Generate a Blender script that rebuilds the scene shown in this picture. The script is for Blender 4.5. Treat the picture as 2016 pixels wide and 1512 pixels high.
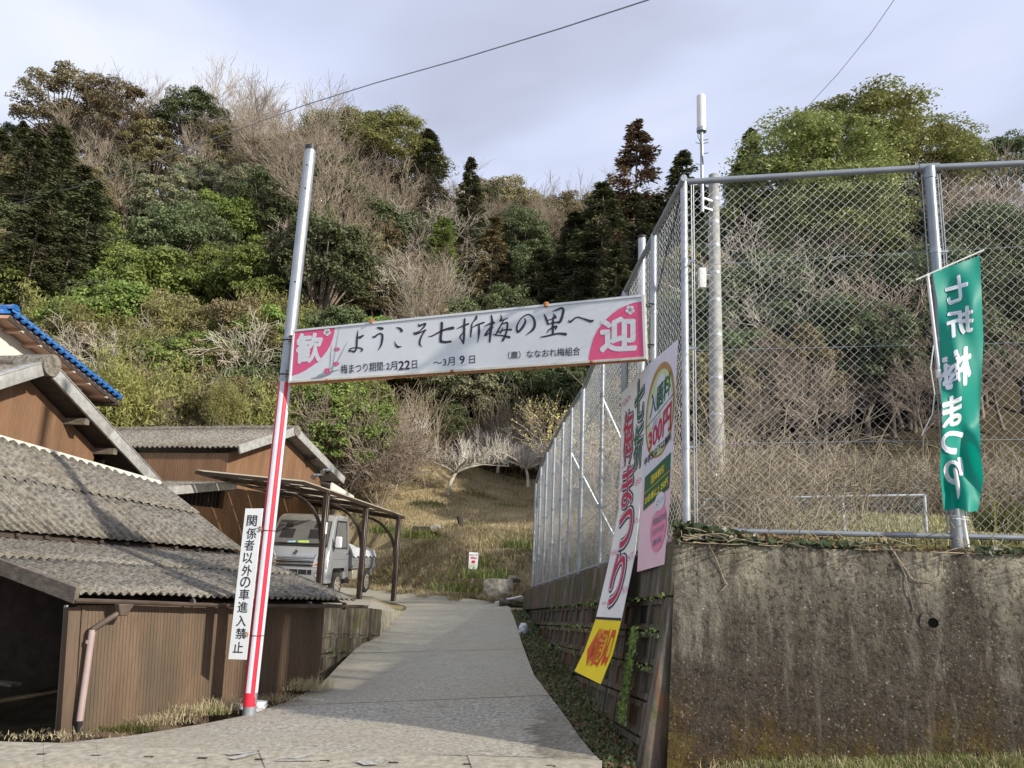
import bpy, bmesh, math, random
import numpy as np
from mathutils import Vector, Matrix
R_ = math.radians
scene = bpy.context.scene
for o in list(bpy.data.objects): bpy.data.objects.remove(o)
# ---------------------------------------------------------------- camera
FPX, PITCH, ROLL, EYE = 1515.0, R_(12.1), R_(2.4), 1.7
_f = np.array([0, math.cos(PITCH), math.sin(PITCH)])
_r0 = np.array([1.0, 0, 0]); _u0 = np.array([0, -math.sin(PITCH), math.cos(PITCH)])
_r = _r0*math.cos(ROLL) + _u0*math.sin(ROLL)
_u = _u0*math.cos(ROLL) - _r0*math.sin(ROLL)
cam_d = bpy.data.cameras.new('camera'); cam = bpy.data.objects.new('camera', cam_d)
scene.collection.objects.link(cam); scene.camera = cam
cam_d.sensor_width = 36.0; cam_d.lens = FPX/2016*36.0
cam_d.clip_start = 0.05; cam_d.clip_end = 2000
cam.matrix_world = Matrix(((_r[0], _u[0], -_f[0], 0), (_r[1], _u[1], -_f[1], 0), (_r[2], _u[2], -_f[2], EYE), (0, 0, 0, 1)))
# ---------------------------------------------------------------- sky, sun, exposure
SUN = Vector((0.75, -0.537, 0.43)).normalized()
world = bpy.data.worlds.new('World'); scene.world = world; world.use_nodes = True
wt = world.node_tree; wt.nodes.clear()
wo = wt.nodes.new('ShaderNodeOutputWorld'); bg = wt.nodes.new('ShaderNodeBackground')
sky = wt.nodes.new('ShaderNodeTexSky'); sky.sky_type = 'NISHITA'; sky.sun_disc = False
sky.sun_elevation = math.asin(SUN.z); sky.sun_rotation = math.atan2(SUN.x, SUN.y)
sky.altitude = 200; sky.air_density = 1.0; sky.dust_density = 1.0
tc = wt.nodes.new('ShaderNodeTexCoord')
mp = wt.nodes.new('ShaderNodeMapping'); mp.inputs['Scale'].default_value = (1.0, 1.0, 2.4); mp.inputs['Rotation'].default_value = (0.0, 0.3, 0.5)
n1 = wt.nodes.new('ShaderNodeTexNoise'); n1.inputs['Scale'].default_value = 1.7; n1.inputs['Detail'].default_value = 4; n1.inputs['Roughness'].default_value = 0.4; n1.inputs['Distortion'].default_value = 0.3
rp = wt.nodes.new('ShaderNodeValToRGB')
e = rp.color_ramp.elements
e[0].position = 0.38; e[0].color = (0.40, 0.42, 0.53, 1)
e[1].position = 0.64; e[1].color = (0.78, 0.79, 0.82, 1)
m1 = e.new(0.5); m1.color = (0.55, 0.60, 0.76, 1)
sc_ = wt.nodes.new('ShaderNodeVectorMath'); sc_.operation = 'SCALE'; sc_.inputs['Scale'].default_value = 7.9
mx = wt.nodes.new('ShaderNodeMix'); mx.data_type = 'RGBA'; mx.inputs['Factor'].default_value = 0.88
L = wt.links.new
L(tc.outputs['Generated'], mp.inputs['Vector']); L(mp.outputs[0], n1.inputs['Vector']); L(n1.outputs['Fac'], rp.inputs['Fac'])
L(rp.outputs['Color'], sc_.inputs[0]); L(sky.outputs['Color'], mx.inputs['A']); L(sc_.outputs[0], mx.inputs['B'])
L(mx.outputs['Result'], bg.inputs['Color']); L(bg.outputs[0], wo.inputs[0])
bg.inputs['Strength'].default_value = 0.1
sun_d = bpy.data.lights.new('sun', 'SUN'); sun_o = bpy.data.objects.new('sun', sun_d); scene.collection.objects.link(sun_o)
sun_d.energy = 3.1; sun_d.angle = R_(1.3); sun_d.color = (1.0, 0.93, 0.82)
sun_o.rotation_euler = SUN.to_track_quat('Z', 'Y').to_euler(); sun_o.location = SUN*40
scene.view_settings.view_transform = 'Standard'; scene.view_settings.look = 'None'
scene.view_settings.gamma = 1.0; scene.view_settings.use_curve_mapping = False
scene.view_settings.exposure = 0.8
scene.cycles.max_bounces = 6; scene.cycles.diffuse_bounces = 3; scene.cycles.transparent_max_bounces = 8

# ---------------------------------------------------------------- helpers
C = scene.collection
def ray(x, y): return _f + _r*(x-1008)/FPX + _u*(756-y)/FPX
def P(x, y, Y):
    """the world point that lies Y metres in front of the photographer at that spot of the photograph"""
    d = ray(x, y); k = Y/d[1]; return Vector((d[0]*k, d[1]*k, EYE+d[2]*k))
def proj(q):
    q = np.array([q[0], q[1], q[2]-EYE]); d = q@_f; return 1008+FPX*(q@_r)/d, 756-FPX*(q@_u)/d
def lerp(a, b, t): return a+(b-a)*t
def bil(A, B, Cc, D, u, v):   # A(0,0) B(1,0) C(0,1) D(1,1)
    return A*((1-u)*(1-v)) + B*(u*(1-v)) + Cc*((1-u)*v) + D*(u*v)
def tag(o, label=None, cat=None, group=None, kind=None):
    if label: o['label'] = label
    if cat: o['category'] = cat
    if group: o['group'] = group
    if kind: o['kind'] = kind
    return o
def empty(name, loc=(0, 0, 0), label=None, cat=None, group=None):
    o = bpy.data.objects.new(name, None); C.objects.link(o); o.location = loc; o.empty_display_size = 0.2
    return tag(o, label, cat, group)
def link(name, me, mat=None, parent=None):
    o = bpy.data.objects.new(name, me); C.objects.link(o)
    if mat and not me.materials:
        for m in (mat if isinstance(mat, (list, tuple)) else [mat]): me.materials.append(m)
    if parent:
        o.parent = parent
        o.matrix_parent_inverse = Matrix.Translation(-parent.location)
        if parent.rotation_euler.z or parent.parent:
            pass
    return o
class MB:
    def __init__(s): s.v = []; s.f = []; s.m = []
    def face(s, pts, m=0):
        i = len(s.v); s.v += [tuple(p) for p in pts]; s.f.append(tuple(range(i, i+len(pts)))); s.m.append(m)
    def hexa(s, p, m=0):   # p: 4 bottom pts then 4 top pts, same order
        i = len(s.v); s.v += [tuple(q) for q in p]
        for f in ((3, 2, 1, 0), (4, 5, 6, 7), (0, 1, 5, 4), (1, 2, 6, 5), (2, 3, 7, 6), (3, 0, 4, 7)):
            s.f.append(tuple(i+k for k in f)); s.m.append(m)
    def box(s, c, d, rz=0, m=0):
        cx, cy, cz = c; a, b, h = d[0]/2, d[1]/2, d[2]/2; co, si = math.cos(rz), math.sin(rz)
        q = [(-a, -b), (a, -b), (a, b), (-a, b)]
        s.hexa([(cx+x*co-y*si, cy+x*si+y*co, cz-h) for x, y in q]+[(cx+x*co-y*si, cy+x*si+y*co, cz+h) for x, y in q], m)
    def beam(s, a, b, w, h, up=(0, 0, 1), m=0):
        a = Vector(a); b = Vector(b); d = (b-a).normalized(); up = Vector(up)
        x = d.cross(up).normalized()*w/2; y = x.cross(d).normalized()*h/2
        s.hexa([a-x-y, a+x-y, a+x+y, a-x+y, b-x-y, b+x-y, b+x+y, b-x+y], m)
    def slab(s, quad, t, m=0):   # quad of 4 pts, thickness along the inward side
        q = [Vector(p) for p in quad]; n = (q[1]-q[0]).cross(q[3]-q[0]).normalized()*t
        s.hexa([p-n for p in q]+q, m)
    def tube(s, pts, r, n=8, m=0, cap=True):
        pts = [Vector(p) for p in pts]; rs = r if isinstance(r, (list, tuple)) else [r]*len(pts)
        base = len(s.v); prev = None
        for i, p in enumerate(pts):
            d = (pts[min(i+1, len(pts)-1)]-pts[max(i-1, 0)]).normalized()
            if prev is None:
                prev = d.cross(Vector((0, 0, 1)) if abs(d.z) < .9 else Vector((1, 0, 0))).normalized()
            x = (prev-d*prev.dot(d)).normalized(); y = d.cross(x); prev = x
            for k in range(n):
                a = 2*math.pi*k/n; s.v.append(tuple(p+(x*math.cos(a)+y*math.sin(a))*rs[i]))
        for i in range(len(pts)-1):
            for k in range(n):
                a = base+i*n+k; b = base+i*n+(k+1) % n
                s.f.append((a, b, b+n, a+n)); s.m.append(m)
        if cap:
            s.f.append(tuple(base+k for k in reversed(range(n)))); s.m.append(m)
            s.f.append(tuple(base+(len(pts)-1)*n+k for k in range(n))); s.m.append(m)
    def mesh(s, name, mats, smooth=False):
        me = bpy.data.meshes.new(name); me.from_pydata(s.v, [], s.f)
        for m in (mats if isinstance(mats, (list, tuple)) else [mats]): me.materials.append(m)
        me.polygons.foreach_set('material_index', s.m)
        if smooth: me.polygons.foreach_set('use_smooth', [True]*len(s.f))
        me.update(); return me
    def build(s, name, mats, parent=None, smooth=False):
        return link(name, s.mesh(name, mats, smooth), None, parent)
def smooth_angle(o, deg=35):
    me = o.data; bm = bmesh.new(); bm.from_mesh(me); bmesh.ops.remove_doubles(bm, verts=bm.verts, dist=1e-5)
    for f in bm.faces: f.smooth = True
    for ed in bm.edges:
        if len(ed.link_faces) == 2 and ed.calc_face_angle(0) > R_(deg): ed.smooth = False
    bm.to_mesh(me); bm.free(); return o
def bevel(o, w, seg=2, deg=30):
    bm = bmesh.new(); bm.from_mesh(o.data); bmesh.ops.remove_doubles(bm, verts=bm.verts, dist=1e-5)
    es = [ed for ed in bm.edges if len(ed.link_faces) == 2 and ed.calc_face_angle(0) > R_(deg)]
    bmesh.ops.bevel(bm, geom=es, offset=w, segments=seg, profile=0.5, affect='EDGES', clamp_overlap=True)
    bm.to_mesh(o.data); bm.free(); return smooth_angle(o, 40)
def mesh_np(name, v, f, mats, smooth=False, mi=None):
    v = np.asarray(v, np.float32); f = np.asarray(f, np.int32); me = bpy.data.meshes.new(name)
    k = f.shape[1]; me.vertices.add(len(v)); me.vertices.foreach_set('co', v.ravel())
    me.loops.add(f.size); me.loops.foreach_set('vertex_index', f.ravel())
    me.polygons.add(len(f)); me.polygons.foreach_set('loop_start', np.arange(0, f.size, k, dtype=np.int32))
    for m in (mats if isinstance(mats, (list, tuple)) else [mats]): me.materials.append(m)
    if mi is not None: me.polygons.foreach_set('material_index', np.asarray(mi, np.int32))
    if smooth: me.polygons.foreach_set('use_smooth', np.ones(len(f), bool))
    me.update(calc_edges=True); me.validate(); return me
def grid_mesh(name, pts, mats, smooth=True):   # pts (n,m,3)
    pts = np.asarray(pts, float); n, m = pts.shape[:2]
    i = np.arange(n-1)[:, None]*m+np.arange(m-1)[None, :]
    f = np.stack([i, i+1, i+m+1, i+m], -1).reshape(-1, 4)
    return mesh_np(name, pts.reshape(-1, 3), f, mats, smooth)
def dup(o, parent=None):
    c = o.copy(); C.objects.link(c)
    if parent: c.parent = parent
    for ch in list(o.children): dup(ch, c)
    return c

# ---------------------------------------------------------------- materials
class NT:
    def __init__(s, name):
        s.m = bpy.data.materials.new(name); s.m.use_nodes = True; s.t = s.m.node_tree; s.t.nodes.clear()
        s.out = s.n('ShaderNodeOutputMaterial'); s.b = s.n('ShaderNodeBsdfPrincipled'); s.l(s.b.outputs[0], s.out.inputs[0])
        s.tc = s.n('ShaderNodeTexCoord')
    def n(s, t, **k):
        x = s.t.nodes.new(t)
        for a, b in k.items(): setattr(x, a, b)
        return x
    def l(s, a, b): s.t.links.new(a, b)
    def mapping(s, scale=(1, 1, 1), rot=(0, 0, 0), src='Object'):
        m = s.n('ShaderNodeMapping'); m.inputs['Scale'].default_value = scale; m.inputs['Rotation'].default_value = rot
        s.l(s.tc.outputs[src], m.inputs[0]); return m.outputs[0]
    def noise(s, scale, detail=5, rough=0.55, vec=None, dist=0):
        x = s.n('ShaderNodeTexNoise'); x.inputs['Scale'].default_value = scale; x.inputs['Detail'].default_value = detail
        x.inputs['Roughness'].default_value = rough; x.inputs['Distortion'].default_value = dist
        s.l(vec if vec is not None else s.tc.outputs['Object'], x.inputs['Vector']); return x.outputs['Fac']
    def vor(s, scale, vec=None, feat='F1', out='Distance', rnd=1.0):
        x = s.n('ShaderNodeTexVoronoi'); x.feature = feat; x.inputs['Scale'].default_value = scale; x.inputs['Randomness'].default_value = rnd
        s.l(vec if vec is not None else s.tc.outputs['Object'], x.inputs['Vector']); return x.outputs[out]
    def ramp(s, fac, stops, interp='LINEAR'):
        r = s.n('ShaderNodeValToRGB'); r.color_ramp.interpolation = interp; el = r.color_ramp.elements
        while len(el) < len(stops): el.new(0.5)
        for i, (p, c) in enumerate(stops):
            el[i].position = p; el[i].color = (c, c, c, 1) if not isinstance(c, tuple) else (*c[:3], 1)
        s.l(fac, r.inputs[0]); return r.outputs[0]
    def mix(s, fac, a, b, mode='MIX'):
        x = s.n('ShaderNodeMix'); x.data_type = 'RGBA'; x.blend_type = mode
        if isinstance(fac, (int, float)): x.inputs['Factor'].default_value = fac
        else: s.l(fac, x.inputs['Factor'])
        for k, v in (('A', a), ('B', b)):
            if isinstance(v, tuple): x.inputs[k].default_value = (*v[:3], 1)
            else: s.l(v, x.inputs[k])
        return x.outputs['Result']
    def math(s, op, a, b=0.0, clamp=False):
        x = s.n('ShaderNodeMath', operation=op); x.use_clamp = clamp
        for i, v in enumerate((a, b)):
            if isinstance(v, (int, float)): x.inputs[i].default_value = v
            else: s.l(v, x.inputs[i])
        return x.outputs[0]
    def sep(s, src='Object'):
        x = s.n('ShaderNodeSeparateXYZ'); s.l(s.tc.outputs[src], x.inputs[0]); return x.outputs
    def rnd(s): return s.n('ShaderNodeObjectInfo').outputs['Random']
    def geo(s): return s.n('ShaderNodeNewGeometry').outputs
    def col(s, c):
        if isinstance(c, tuple): s.b.inputs['Base Color'].default_value = (*c[:3], 1)
        else: s.l(c, s.b.inputs['Base Color'])
    def set(s, rough=0.6, metal=0.0, spec=0.5, **k):
        s.b.inputs['Roughness'].default_value = rough; s.b.inputs['Metallic'].default_value = metal
        s.b.inputs['Specular IOR Level'].default_value = spec
        for a, v in k.items(): s.b.inputs[a.replace('_', ' ')].default_value = v
    def bump(s, h, strength=0.3, dist=0.02):
        x = s.n('ShaderNodeBump'); x.inputs['Strength'].default_value = strength; x.inputs['Distance'].default_value = dist
        s.l(h, x.inputs['Height']); s.l(x.outputs[0], s.b.inputs['Normal'])
def mul(c, k): return tuple(x*k for x in c)
def M_plain(name, c, rough=0.6, metal=0.0, var=0.25, scale=6.0, spec=0.5, bump=0.0, vec=(1, 1, 1), **k):
    t = NT(name); v = t.mapping(vec)
    f = t.noise(scale, 6, 0.6, v)
    f = t.ramp(f, [(0.3, 0.0), (0.7, 1.0)])
    t.col(t.mix(f, mul(c, 1-var), mul(c, 1+var*0.6))); t.set(rough, metal, spec, **k)
    if bump: t.bump(t.noise(scale*4, 4, 0.6, v), bump, 0.01)
    return t.m
def M_leaf(name, c1, c2, rough=0.5, trans=0.25, spec=0.35):
    t = NT(name); t.t.nodes.remove(t.b)
    n = t.noise(0.9, 3, 0.6); n2 = t.noise(14, 1, 0.5)
    f = t.math('ADD', t.math('MULTIPLY', n, 0.7), t.math('MULTIPLY', n2, 0.6)); f = t.math('SUBTRACT', f, 0.15, True)
    f = t.ramp(f, [(0.25, 0.0), (0.75, 1.0)])
    c = t.mix(f, c1, c2)
    h = t.n('ShaderNodeHueSaturation'); t.l(c, h.inputs['Color'])
    r = t.rnd(); t.l(t.math('ADD', t.math('MULTIPLY', r, 0.04), 0.48), h.inputs['Hue']); t.l(t.math('ADD', t.math('MULTIPLY', r, 0.5), 0.75), h.inputs['Value'])
    p = t.n('ShaderNodeBsdfPrincipled'); t.l(h.outputs[0], p.inputs['Base Color']); p.inputs['Roughness'].default_value = rough; p.inputs['Specular IOR Level'].default_value = spec
    tr = t.n('ShaderNodeBsdfTranslucent'); t.l(h.outputs[0], tr.inputs[0])
    mxs = t.n('ShaderNodeMixShader'); mxs.inputs[0].default_value = trans; t.l(p.outputs[0], mxs.inputs[1]); t.l(tr.outputs[0], mxs.inputs[2])
    t.l(mxs.outputs[0], t.out.inputs[0]); return t.m
def M_bark(name, c, var=0.35):
    t = NT(name); f = t.noise(5, 4, 0.6, t.mapping((1, 1, .4))); r = t.rnd()
    cc = t.mix(t.ramp(f, [(.35, 0.), (.7, 1.)]), mul(c, 1-var), mul(c, 1+var))
    h = t.n('ShaderNodeHueSaturation'); t.l(cc, h.inputs['Color']); t.l(t.math('ADD', t.math('MULTIPLY', r, 0.45), 0.78), h.inputs['Value'])
    t.col(h.outputs[0]); t.set(0.85, 0, 0.2); return t.m

M = {}
M['galv'] = M_plain('galvanised_steel', (0.36, 0.39, 0.42), 0.45, 0.55, 0.22, 9, vec=(1, 1, .5))
M['galv_l'] = M_plain('galvanised_wire', (0.42, 0.45, 0.47), 0.4, 0.35, 0.25, 9)
M['galv_d'] = M_plain('painted_grey_pipe', (0.26, 0.29, 0.32), 0.4, 0.3, 0.15, 7)
M['rust'] = M_plain('rusty_bracket', (0.38, 0.15, 0.05), 0.8, 0.2, 0.5, 40)
M['white'] = M_plain('white_sign_sheet', (0.66, 0.69, 0.70), 0.35, 0, 0.07, 3)
M['cream'] = M_plain('cream_frame', (0.62, 0.60, 0.50), 0.5, 0, 0.2, 8)
M['pink'] = M_plain('pink_print', (0.72, 0.085, 0.21), 0.4, 0, 0.06, 3)
M['ink'] = M_plain('dark_ink', (0.022, 0.022, 0.035), 0.5, 0, 0.1, 3)
M['greyink'] = M_plain('grey_ink', (0.24, 0.26, 0.30), 0.5, 0, 0.1, 3)
M['red'] = M_plain('red_tape', (0.66, 0.028, 0.055), 0.35, 0, 0.1, 4)
M['whitetape'] = M_plain('white_tape', (0.68, 0.68, 0.74), 0.4, 0, 0.08, 6)
M['crimson'] = M_plain('crimson_print', (0.48, 0.02, 0.08), 0.45, 0, 0.08, 3)
M['dgreen'] = M_plain('green_print', (0.01, 0.11, 0.05), 0.45, 0, 0.08, 3)
M['sheet'] = M_plain('pale_banner_sheet', (0.82, 0.81, 0.78), 0.4, 0, 0.08, 3)
M['sheetpink'] = M_plain('pale_pink_sheet', (0.80, 0.55, 0.62), 0.4, 0, 0.08, 2)
M['palegreen'] = M_plain('pale_green_print', (0.52, 0.62, 0.36), 0.4, 0, 0.05, 3)
M['gold'] = M_plain('brown_gold_print', (0.42, 0.24, 0.08), 0.4, 0, 0.3, 3)
M['yellow'] = M_plain('yellow_sheet', (0.86, 0.66, 0.02), 0.35, 0, 0.06, 3)
M['yelink'] = M_plain('yellow_ink', (0.75, 0.62, 0.06), 0.4, 0, 0.05, 3)
M['orange'] = M_plain('red_orange_ink', (0.62, 0.07, 0.02), 0.4, 0, 0.05, 3)
M['midpink'] = M_plain('mid_pink_print', (0.74, 0.26, 0.40), 0.45, 0, 0.05, 3)
def flag_mat():
    t = NT('teal_flag_cloth'); t.t.nodes.remove(t.b); c = (0.0, 0.29, 0.22)
    p = t.n('ShaderNodeBsdfPrincipled'); p.inputs['Base Color'].default_value = (*c, 1); p.inputs['Roughness'].default_value = 0.55
    tr = t.n('ShaderNodeBsdfTranslucent'); tr.inputs[0].default_value = (0.0, 0.42, 0.30, 1)
    m = t.n('ShaderNodeMixShader'); m.inputs[0].default_value = 0.3; t.l(p.outputs[0], m.inputs[1]); t.l(tr.outputs[0], m.inputs[2]); t.l(m.outputs[0], t.out.inputs[0]); return t.m
M['flag'] = flag_mat()
M['flagwhite'] = M_plain('white_dye', (0.72, 0.74, 0.80), 0.6, 0, 0.05, 3)
M['plastic'] = M_plain('white_plastic', (0.7, 0.7, 0.68), 0.4, 0, 0.1, 4)
M['brownmetal'] = M_plain('dark_brown_metal', (0.045, 0.030, 0.025), 0.35, 0.2, 0.25, 6)
def poly_mat():
    t = NT('smoky_roof_panel'); t.t.nodes.remove(t.b); p = t.n('ShaderNodeBsdfPrincipled'); p.inputs['Base Color'].default_value = (.3, .28, .25, 1); p.inputs['Roughness'].default_value = .3
    tr = t.n('ShaderNodeBsdfTranslucent'); tr.inputs[0].default_value = (.85, .80, .68, 1); m = t.n('ShaderNodeMixShader'); m.inputs[0].default_value = .8; t.l(p.outputs[0], m.inputs[1]); t.l(tr.outputs[0], m.inputs[2]); t.l(m.outputs[0], t.out.inputs[0]); return t.m
M['poly'] = poly_mat()
M['truck'] = M_plain('silver_paint', (0.42, 0.44, 0.47), 0.28, 0.45, 0.05, 2, Coat_Weight=0.4)
M['chrome'] = M_plain('chrome', (0.7, 0.7, 0.72), 0.15, 1.0, 0.03, 3)
M['blackplastic'] = M_plain('black_plastic', (0.02, 0.02, 0.022), 0.5, 0, 0.2, 10)
M['tyre'] = M_plain('tyre_rubber', (0.03, 0.03, 0.03), 0.8, 0, 0.3, 10)
M['rim'] = M_plain('dusty_wheel', (0.42, 0.38, 0.32), 0.5, 0.3, 0.2, 8)
M['tarp'] = M_plain('grey_tarpaulin', (0.50, 0.53, 0.56), 0.5, 0, 0.12, 6, bump=0.2)
M['lens'] = M_plain('lamp_lens', (0.75, 0.77, 0.8), 0.08, 0.3, 0.1, 12)
M['amber'] = M_plain('amber_lens', (0.6, 0.2, 0.06), 0.2, 0, 0.2, 10)
M['paper1'] = M_plain('lime_paper', (0.45, 0.6, 0.15), 0.7, 0, 0.2, 10)
M['paper2'] = M_plain('pale_blue_paper', (0.3, 0.5, 0.6), 0.7, 0, 0.2, 10)
def glass_mat(name, c, rough=0.04):
    t = NT(name); t.t.nodes.remove(t.b); g = t.n('ShaderNodeBsdfGlossy'); g.inputs['Roughness'].default_value = rough; g.inputs[0].default_value = (.9, .95, 1, 1)
    tr = t.n('ShaderNodeBsdfTransparent'); tr.inputs[0].default_value = (*c, 1); fr = t.n('ShaderNodeFresnel'); fr.inputs[0].default_value = 1.6
    m = t.n('ShaderNodeMixShader'); t.l(t.math('ADD', fr.outputs[0], 0.05, True), m.inputs[0]); t.l(tr.outputs[0], m.inputs[1]); t.l(g.outputs[0], m.inputs[2]); t.l(m.outputs[0], t.out.inputs[0]); return t.m
M['glass'] = glass_mat('tinted_glass', (0.5, 0.55, 0.53))
M['interior'] = M_plain('grey_cab_interior', (0.12, 0.12, 0.12), 0.8, 0, 0.2, 5)

def siding_mat(name, c, dark=0.5):
    t = NT(name); z = t.mapping((4, 4, 0.4)); g = t.mapping((60, 60, 2.2))
    a = t.ramp(t.noise(1.2, 4, 0.6, z), [(.3, 0.), (.7, 1.)]); b = t.ramp(t.noise(1.0, 5, 0.65, g, 1.5), [(.35, 0.), (.62, 1.)])
    cc = t.mix(a, mul(c, 1-dark*1.1), mul(c, 1.25)); cc = t.mix(t.math('MULTIPLY', b, .5), cc, mul(c, .55))
    m = t.ramp(t.noise(1.6, 5, 0.6, t.mapping((1.4, 1.4, .45))), [(.46, 0.), (.68, dark*1.3)]); cc = t.mix(m, cc, (0.06, 0.055, 0.035))
    t.col(cc); t.set(0.5, 0, 0.35); t.bump(b, 0.15, 0.005); return t.m
M['siding'] = siding_mat('brown_woodgrain_siding', (0.150, 0.098, 0.062), .42)
M['siding2'] = siding_mat('orange_brown_siding', (0.25, 0.142, 0.080), 0.22)
def slate_mat():
    t = NT('weathered_corrugated_slate'); n = t.noise(14, 6, 0.7); b = t.noise(1.3, 5, 0.6); s = t.noise(45, 3, 0.6)
    c = t.mix(t.ramp(n, [(.38, 0.), (.60, 1.)]), (0.088, 0.08, 0.068), (0.275, 0.255, 0.215))
    c = t.mix(t.ramp(b, [(.45, 0.), (.75, .6)]), c, (0.13, 0.105, 0.075))
    c = t.mix(t.ramp(s, [(.60, 0.), (.68, .75)]), c, (0.40, 0.38, 0.33))
    v = t.vor(7, t.mapping((1, 1, 1))); c = t.mix(t.ramp(v, [(.0, .8), (.16, 0.)]), c, (0.44, 0.42, 0.36))
    c = t.mix(t.ramp(t.noise(4, 5, .7), [(.62, 0.), (.72, .5)]), c, (0.14, 0.12, 0.04))
    t.col(c); t.set(0.9, 0, 0.15); t.bump(n, 0.5, 0.01); return t.m
M['slate'] = slate_mat()
M['galvcap'] = M_plain('pale_weathered_fascia', (0.34, 0.34, 0.32), 0.75, 0, 0.35, 9, bump=.2)
M['oldwood'] = M_plain('weathered_grey_timber', (0.17, 0.14, 0.11), 0.9, 0, 0.5, 8, bump=.4, vec=(1, 1, 3))
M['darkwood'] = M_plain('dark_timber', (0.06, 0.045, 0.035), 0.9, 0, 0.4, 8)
M['plaster'] = M_plain('white_plaster', (0.66, 0.64, 0.58), 0.85, 0, 0.06, 3)
M['soffit'] = M_plain('peach_soffit', (0.44, 0.27, 0.19), 0.7, 0, 0.08, 3)
M['bluetile'] = M_plain('glazed_blue_tile', (0.03, 0.14, 0.40), 0.15, 0, 0.35, 5, Coat_Weight=0.5)
M['gutter'] = M_plain('brown_gutter', (0.10, 0.075, 0.06), 0.35, 0, 0.3, 5)
M['pipe'] = M_plain('pinkish_downpipe', (0.38, 0.29, 0.27), 0.4, 0, 0.12, 5)
M['bore_shade'] = M_plain('black_bore_shade', (0.004, 0.004, 0.003), 0.95, 0, 0.1, 5, spec=0.1)
M['dark'] = M_plain('near_black', (0.02, 0.018, 0.016), 0.9, 0, 0.4, 5)

def path_mat():
    t = NT('coarse_concrete_path'); s = t.sep(); fine = t.noise(26, 5, 0.8); big = t.noise(0.55, 4, 0.55); med = t.noise(6, 5, 0.6)
    c = t.mix(t.ramp(fine, [(.36, 0.), (.64, 1.)]), (0.145, 0.135, 0.112), (0.66, 0.62, 0.52))
    c = t.mix(t.ramp(big, [(.38, 0.), (.62, .55)]), c, (0.38, 0.335, 0.24))
    c = t.mix(t.ramp(med, [(.55, 0.), (.75, .35)]), c, (0.12, 0.115, 0.10))
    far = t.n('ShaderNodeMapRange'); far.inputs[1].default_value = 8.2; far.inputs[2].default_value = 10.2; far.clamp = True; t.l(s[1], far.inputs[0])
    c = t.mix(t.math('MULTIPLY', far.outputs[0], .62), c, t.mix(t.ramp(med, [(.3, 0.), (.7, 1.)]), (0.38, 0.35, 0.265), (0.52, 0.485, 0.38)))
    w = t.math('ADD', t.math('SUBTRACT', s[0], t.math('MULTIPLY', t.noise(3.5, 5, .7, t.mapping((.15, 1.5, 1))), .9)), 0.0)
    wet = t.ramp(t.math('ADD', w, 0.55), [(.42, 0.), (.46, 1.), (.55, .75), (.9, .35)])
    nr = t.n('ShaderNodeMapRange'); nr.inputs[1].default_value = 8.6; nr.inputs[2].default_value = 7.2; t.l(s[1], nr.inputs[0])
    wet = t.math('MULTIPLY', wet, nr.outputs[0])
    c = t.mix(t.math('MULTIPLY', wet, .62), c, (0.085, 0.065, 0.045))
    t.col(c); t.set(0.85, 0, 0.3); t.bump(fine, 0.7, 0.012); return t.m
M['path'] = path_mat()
M['asphalt'] = M_plain('old_asphalt', (0.19, 0.185, 0.18), 0.85, 0, 0.55, 60, bump=0.6)
M['gutcover'] = M_plain('concrete_gutter_cover', (0.42, 0.385, 0.30), 0.85, 0, 0.4, 16, bump=0.4)
M['roadpaint'] = M_plain('worn_white_paint', (0.46, 0.44, 0.40), 0.8, 0, 0.4, 25)
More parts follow.
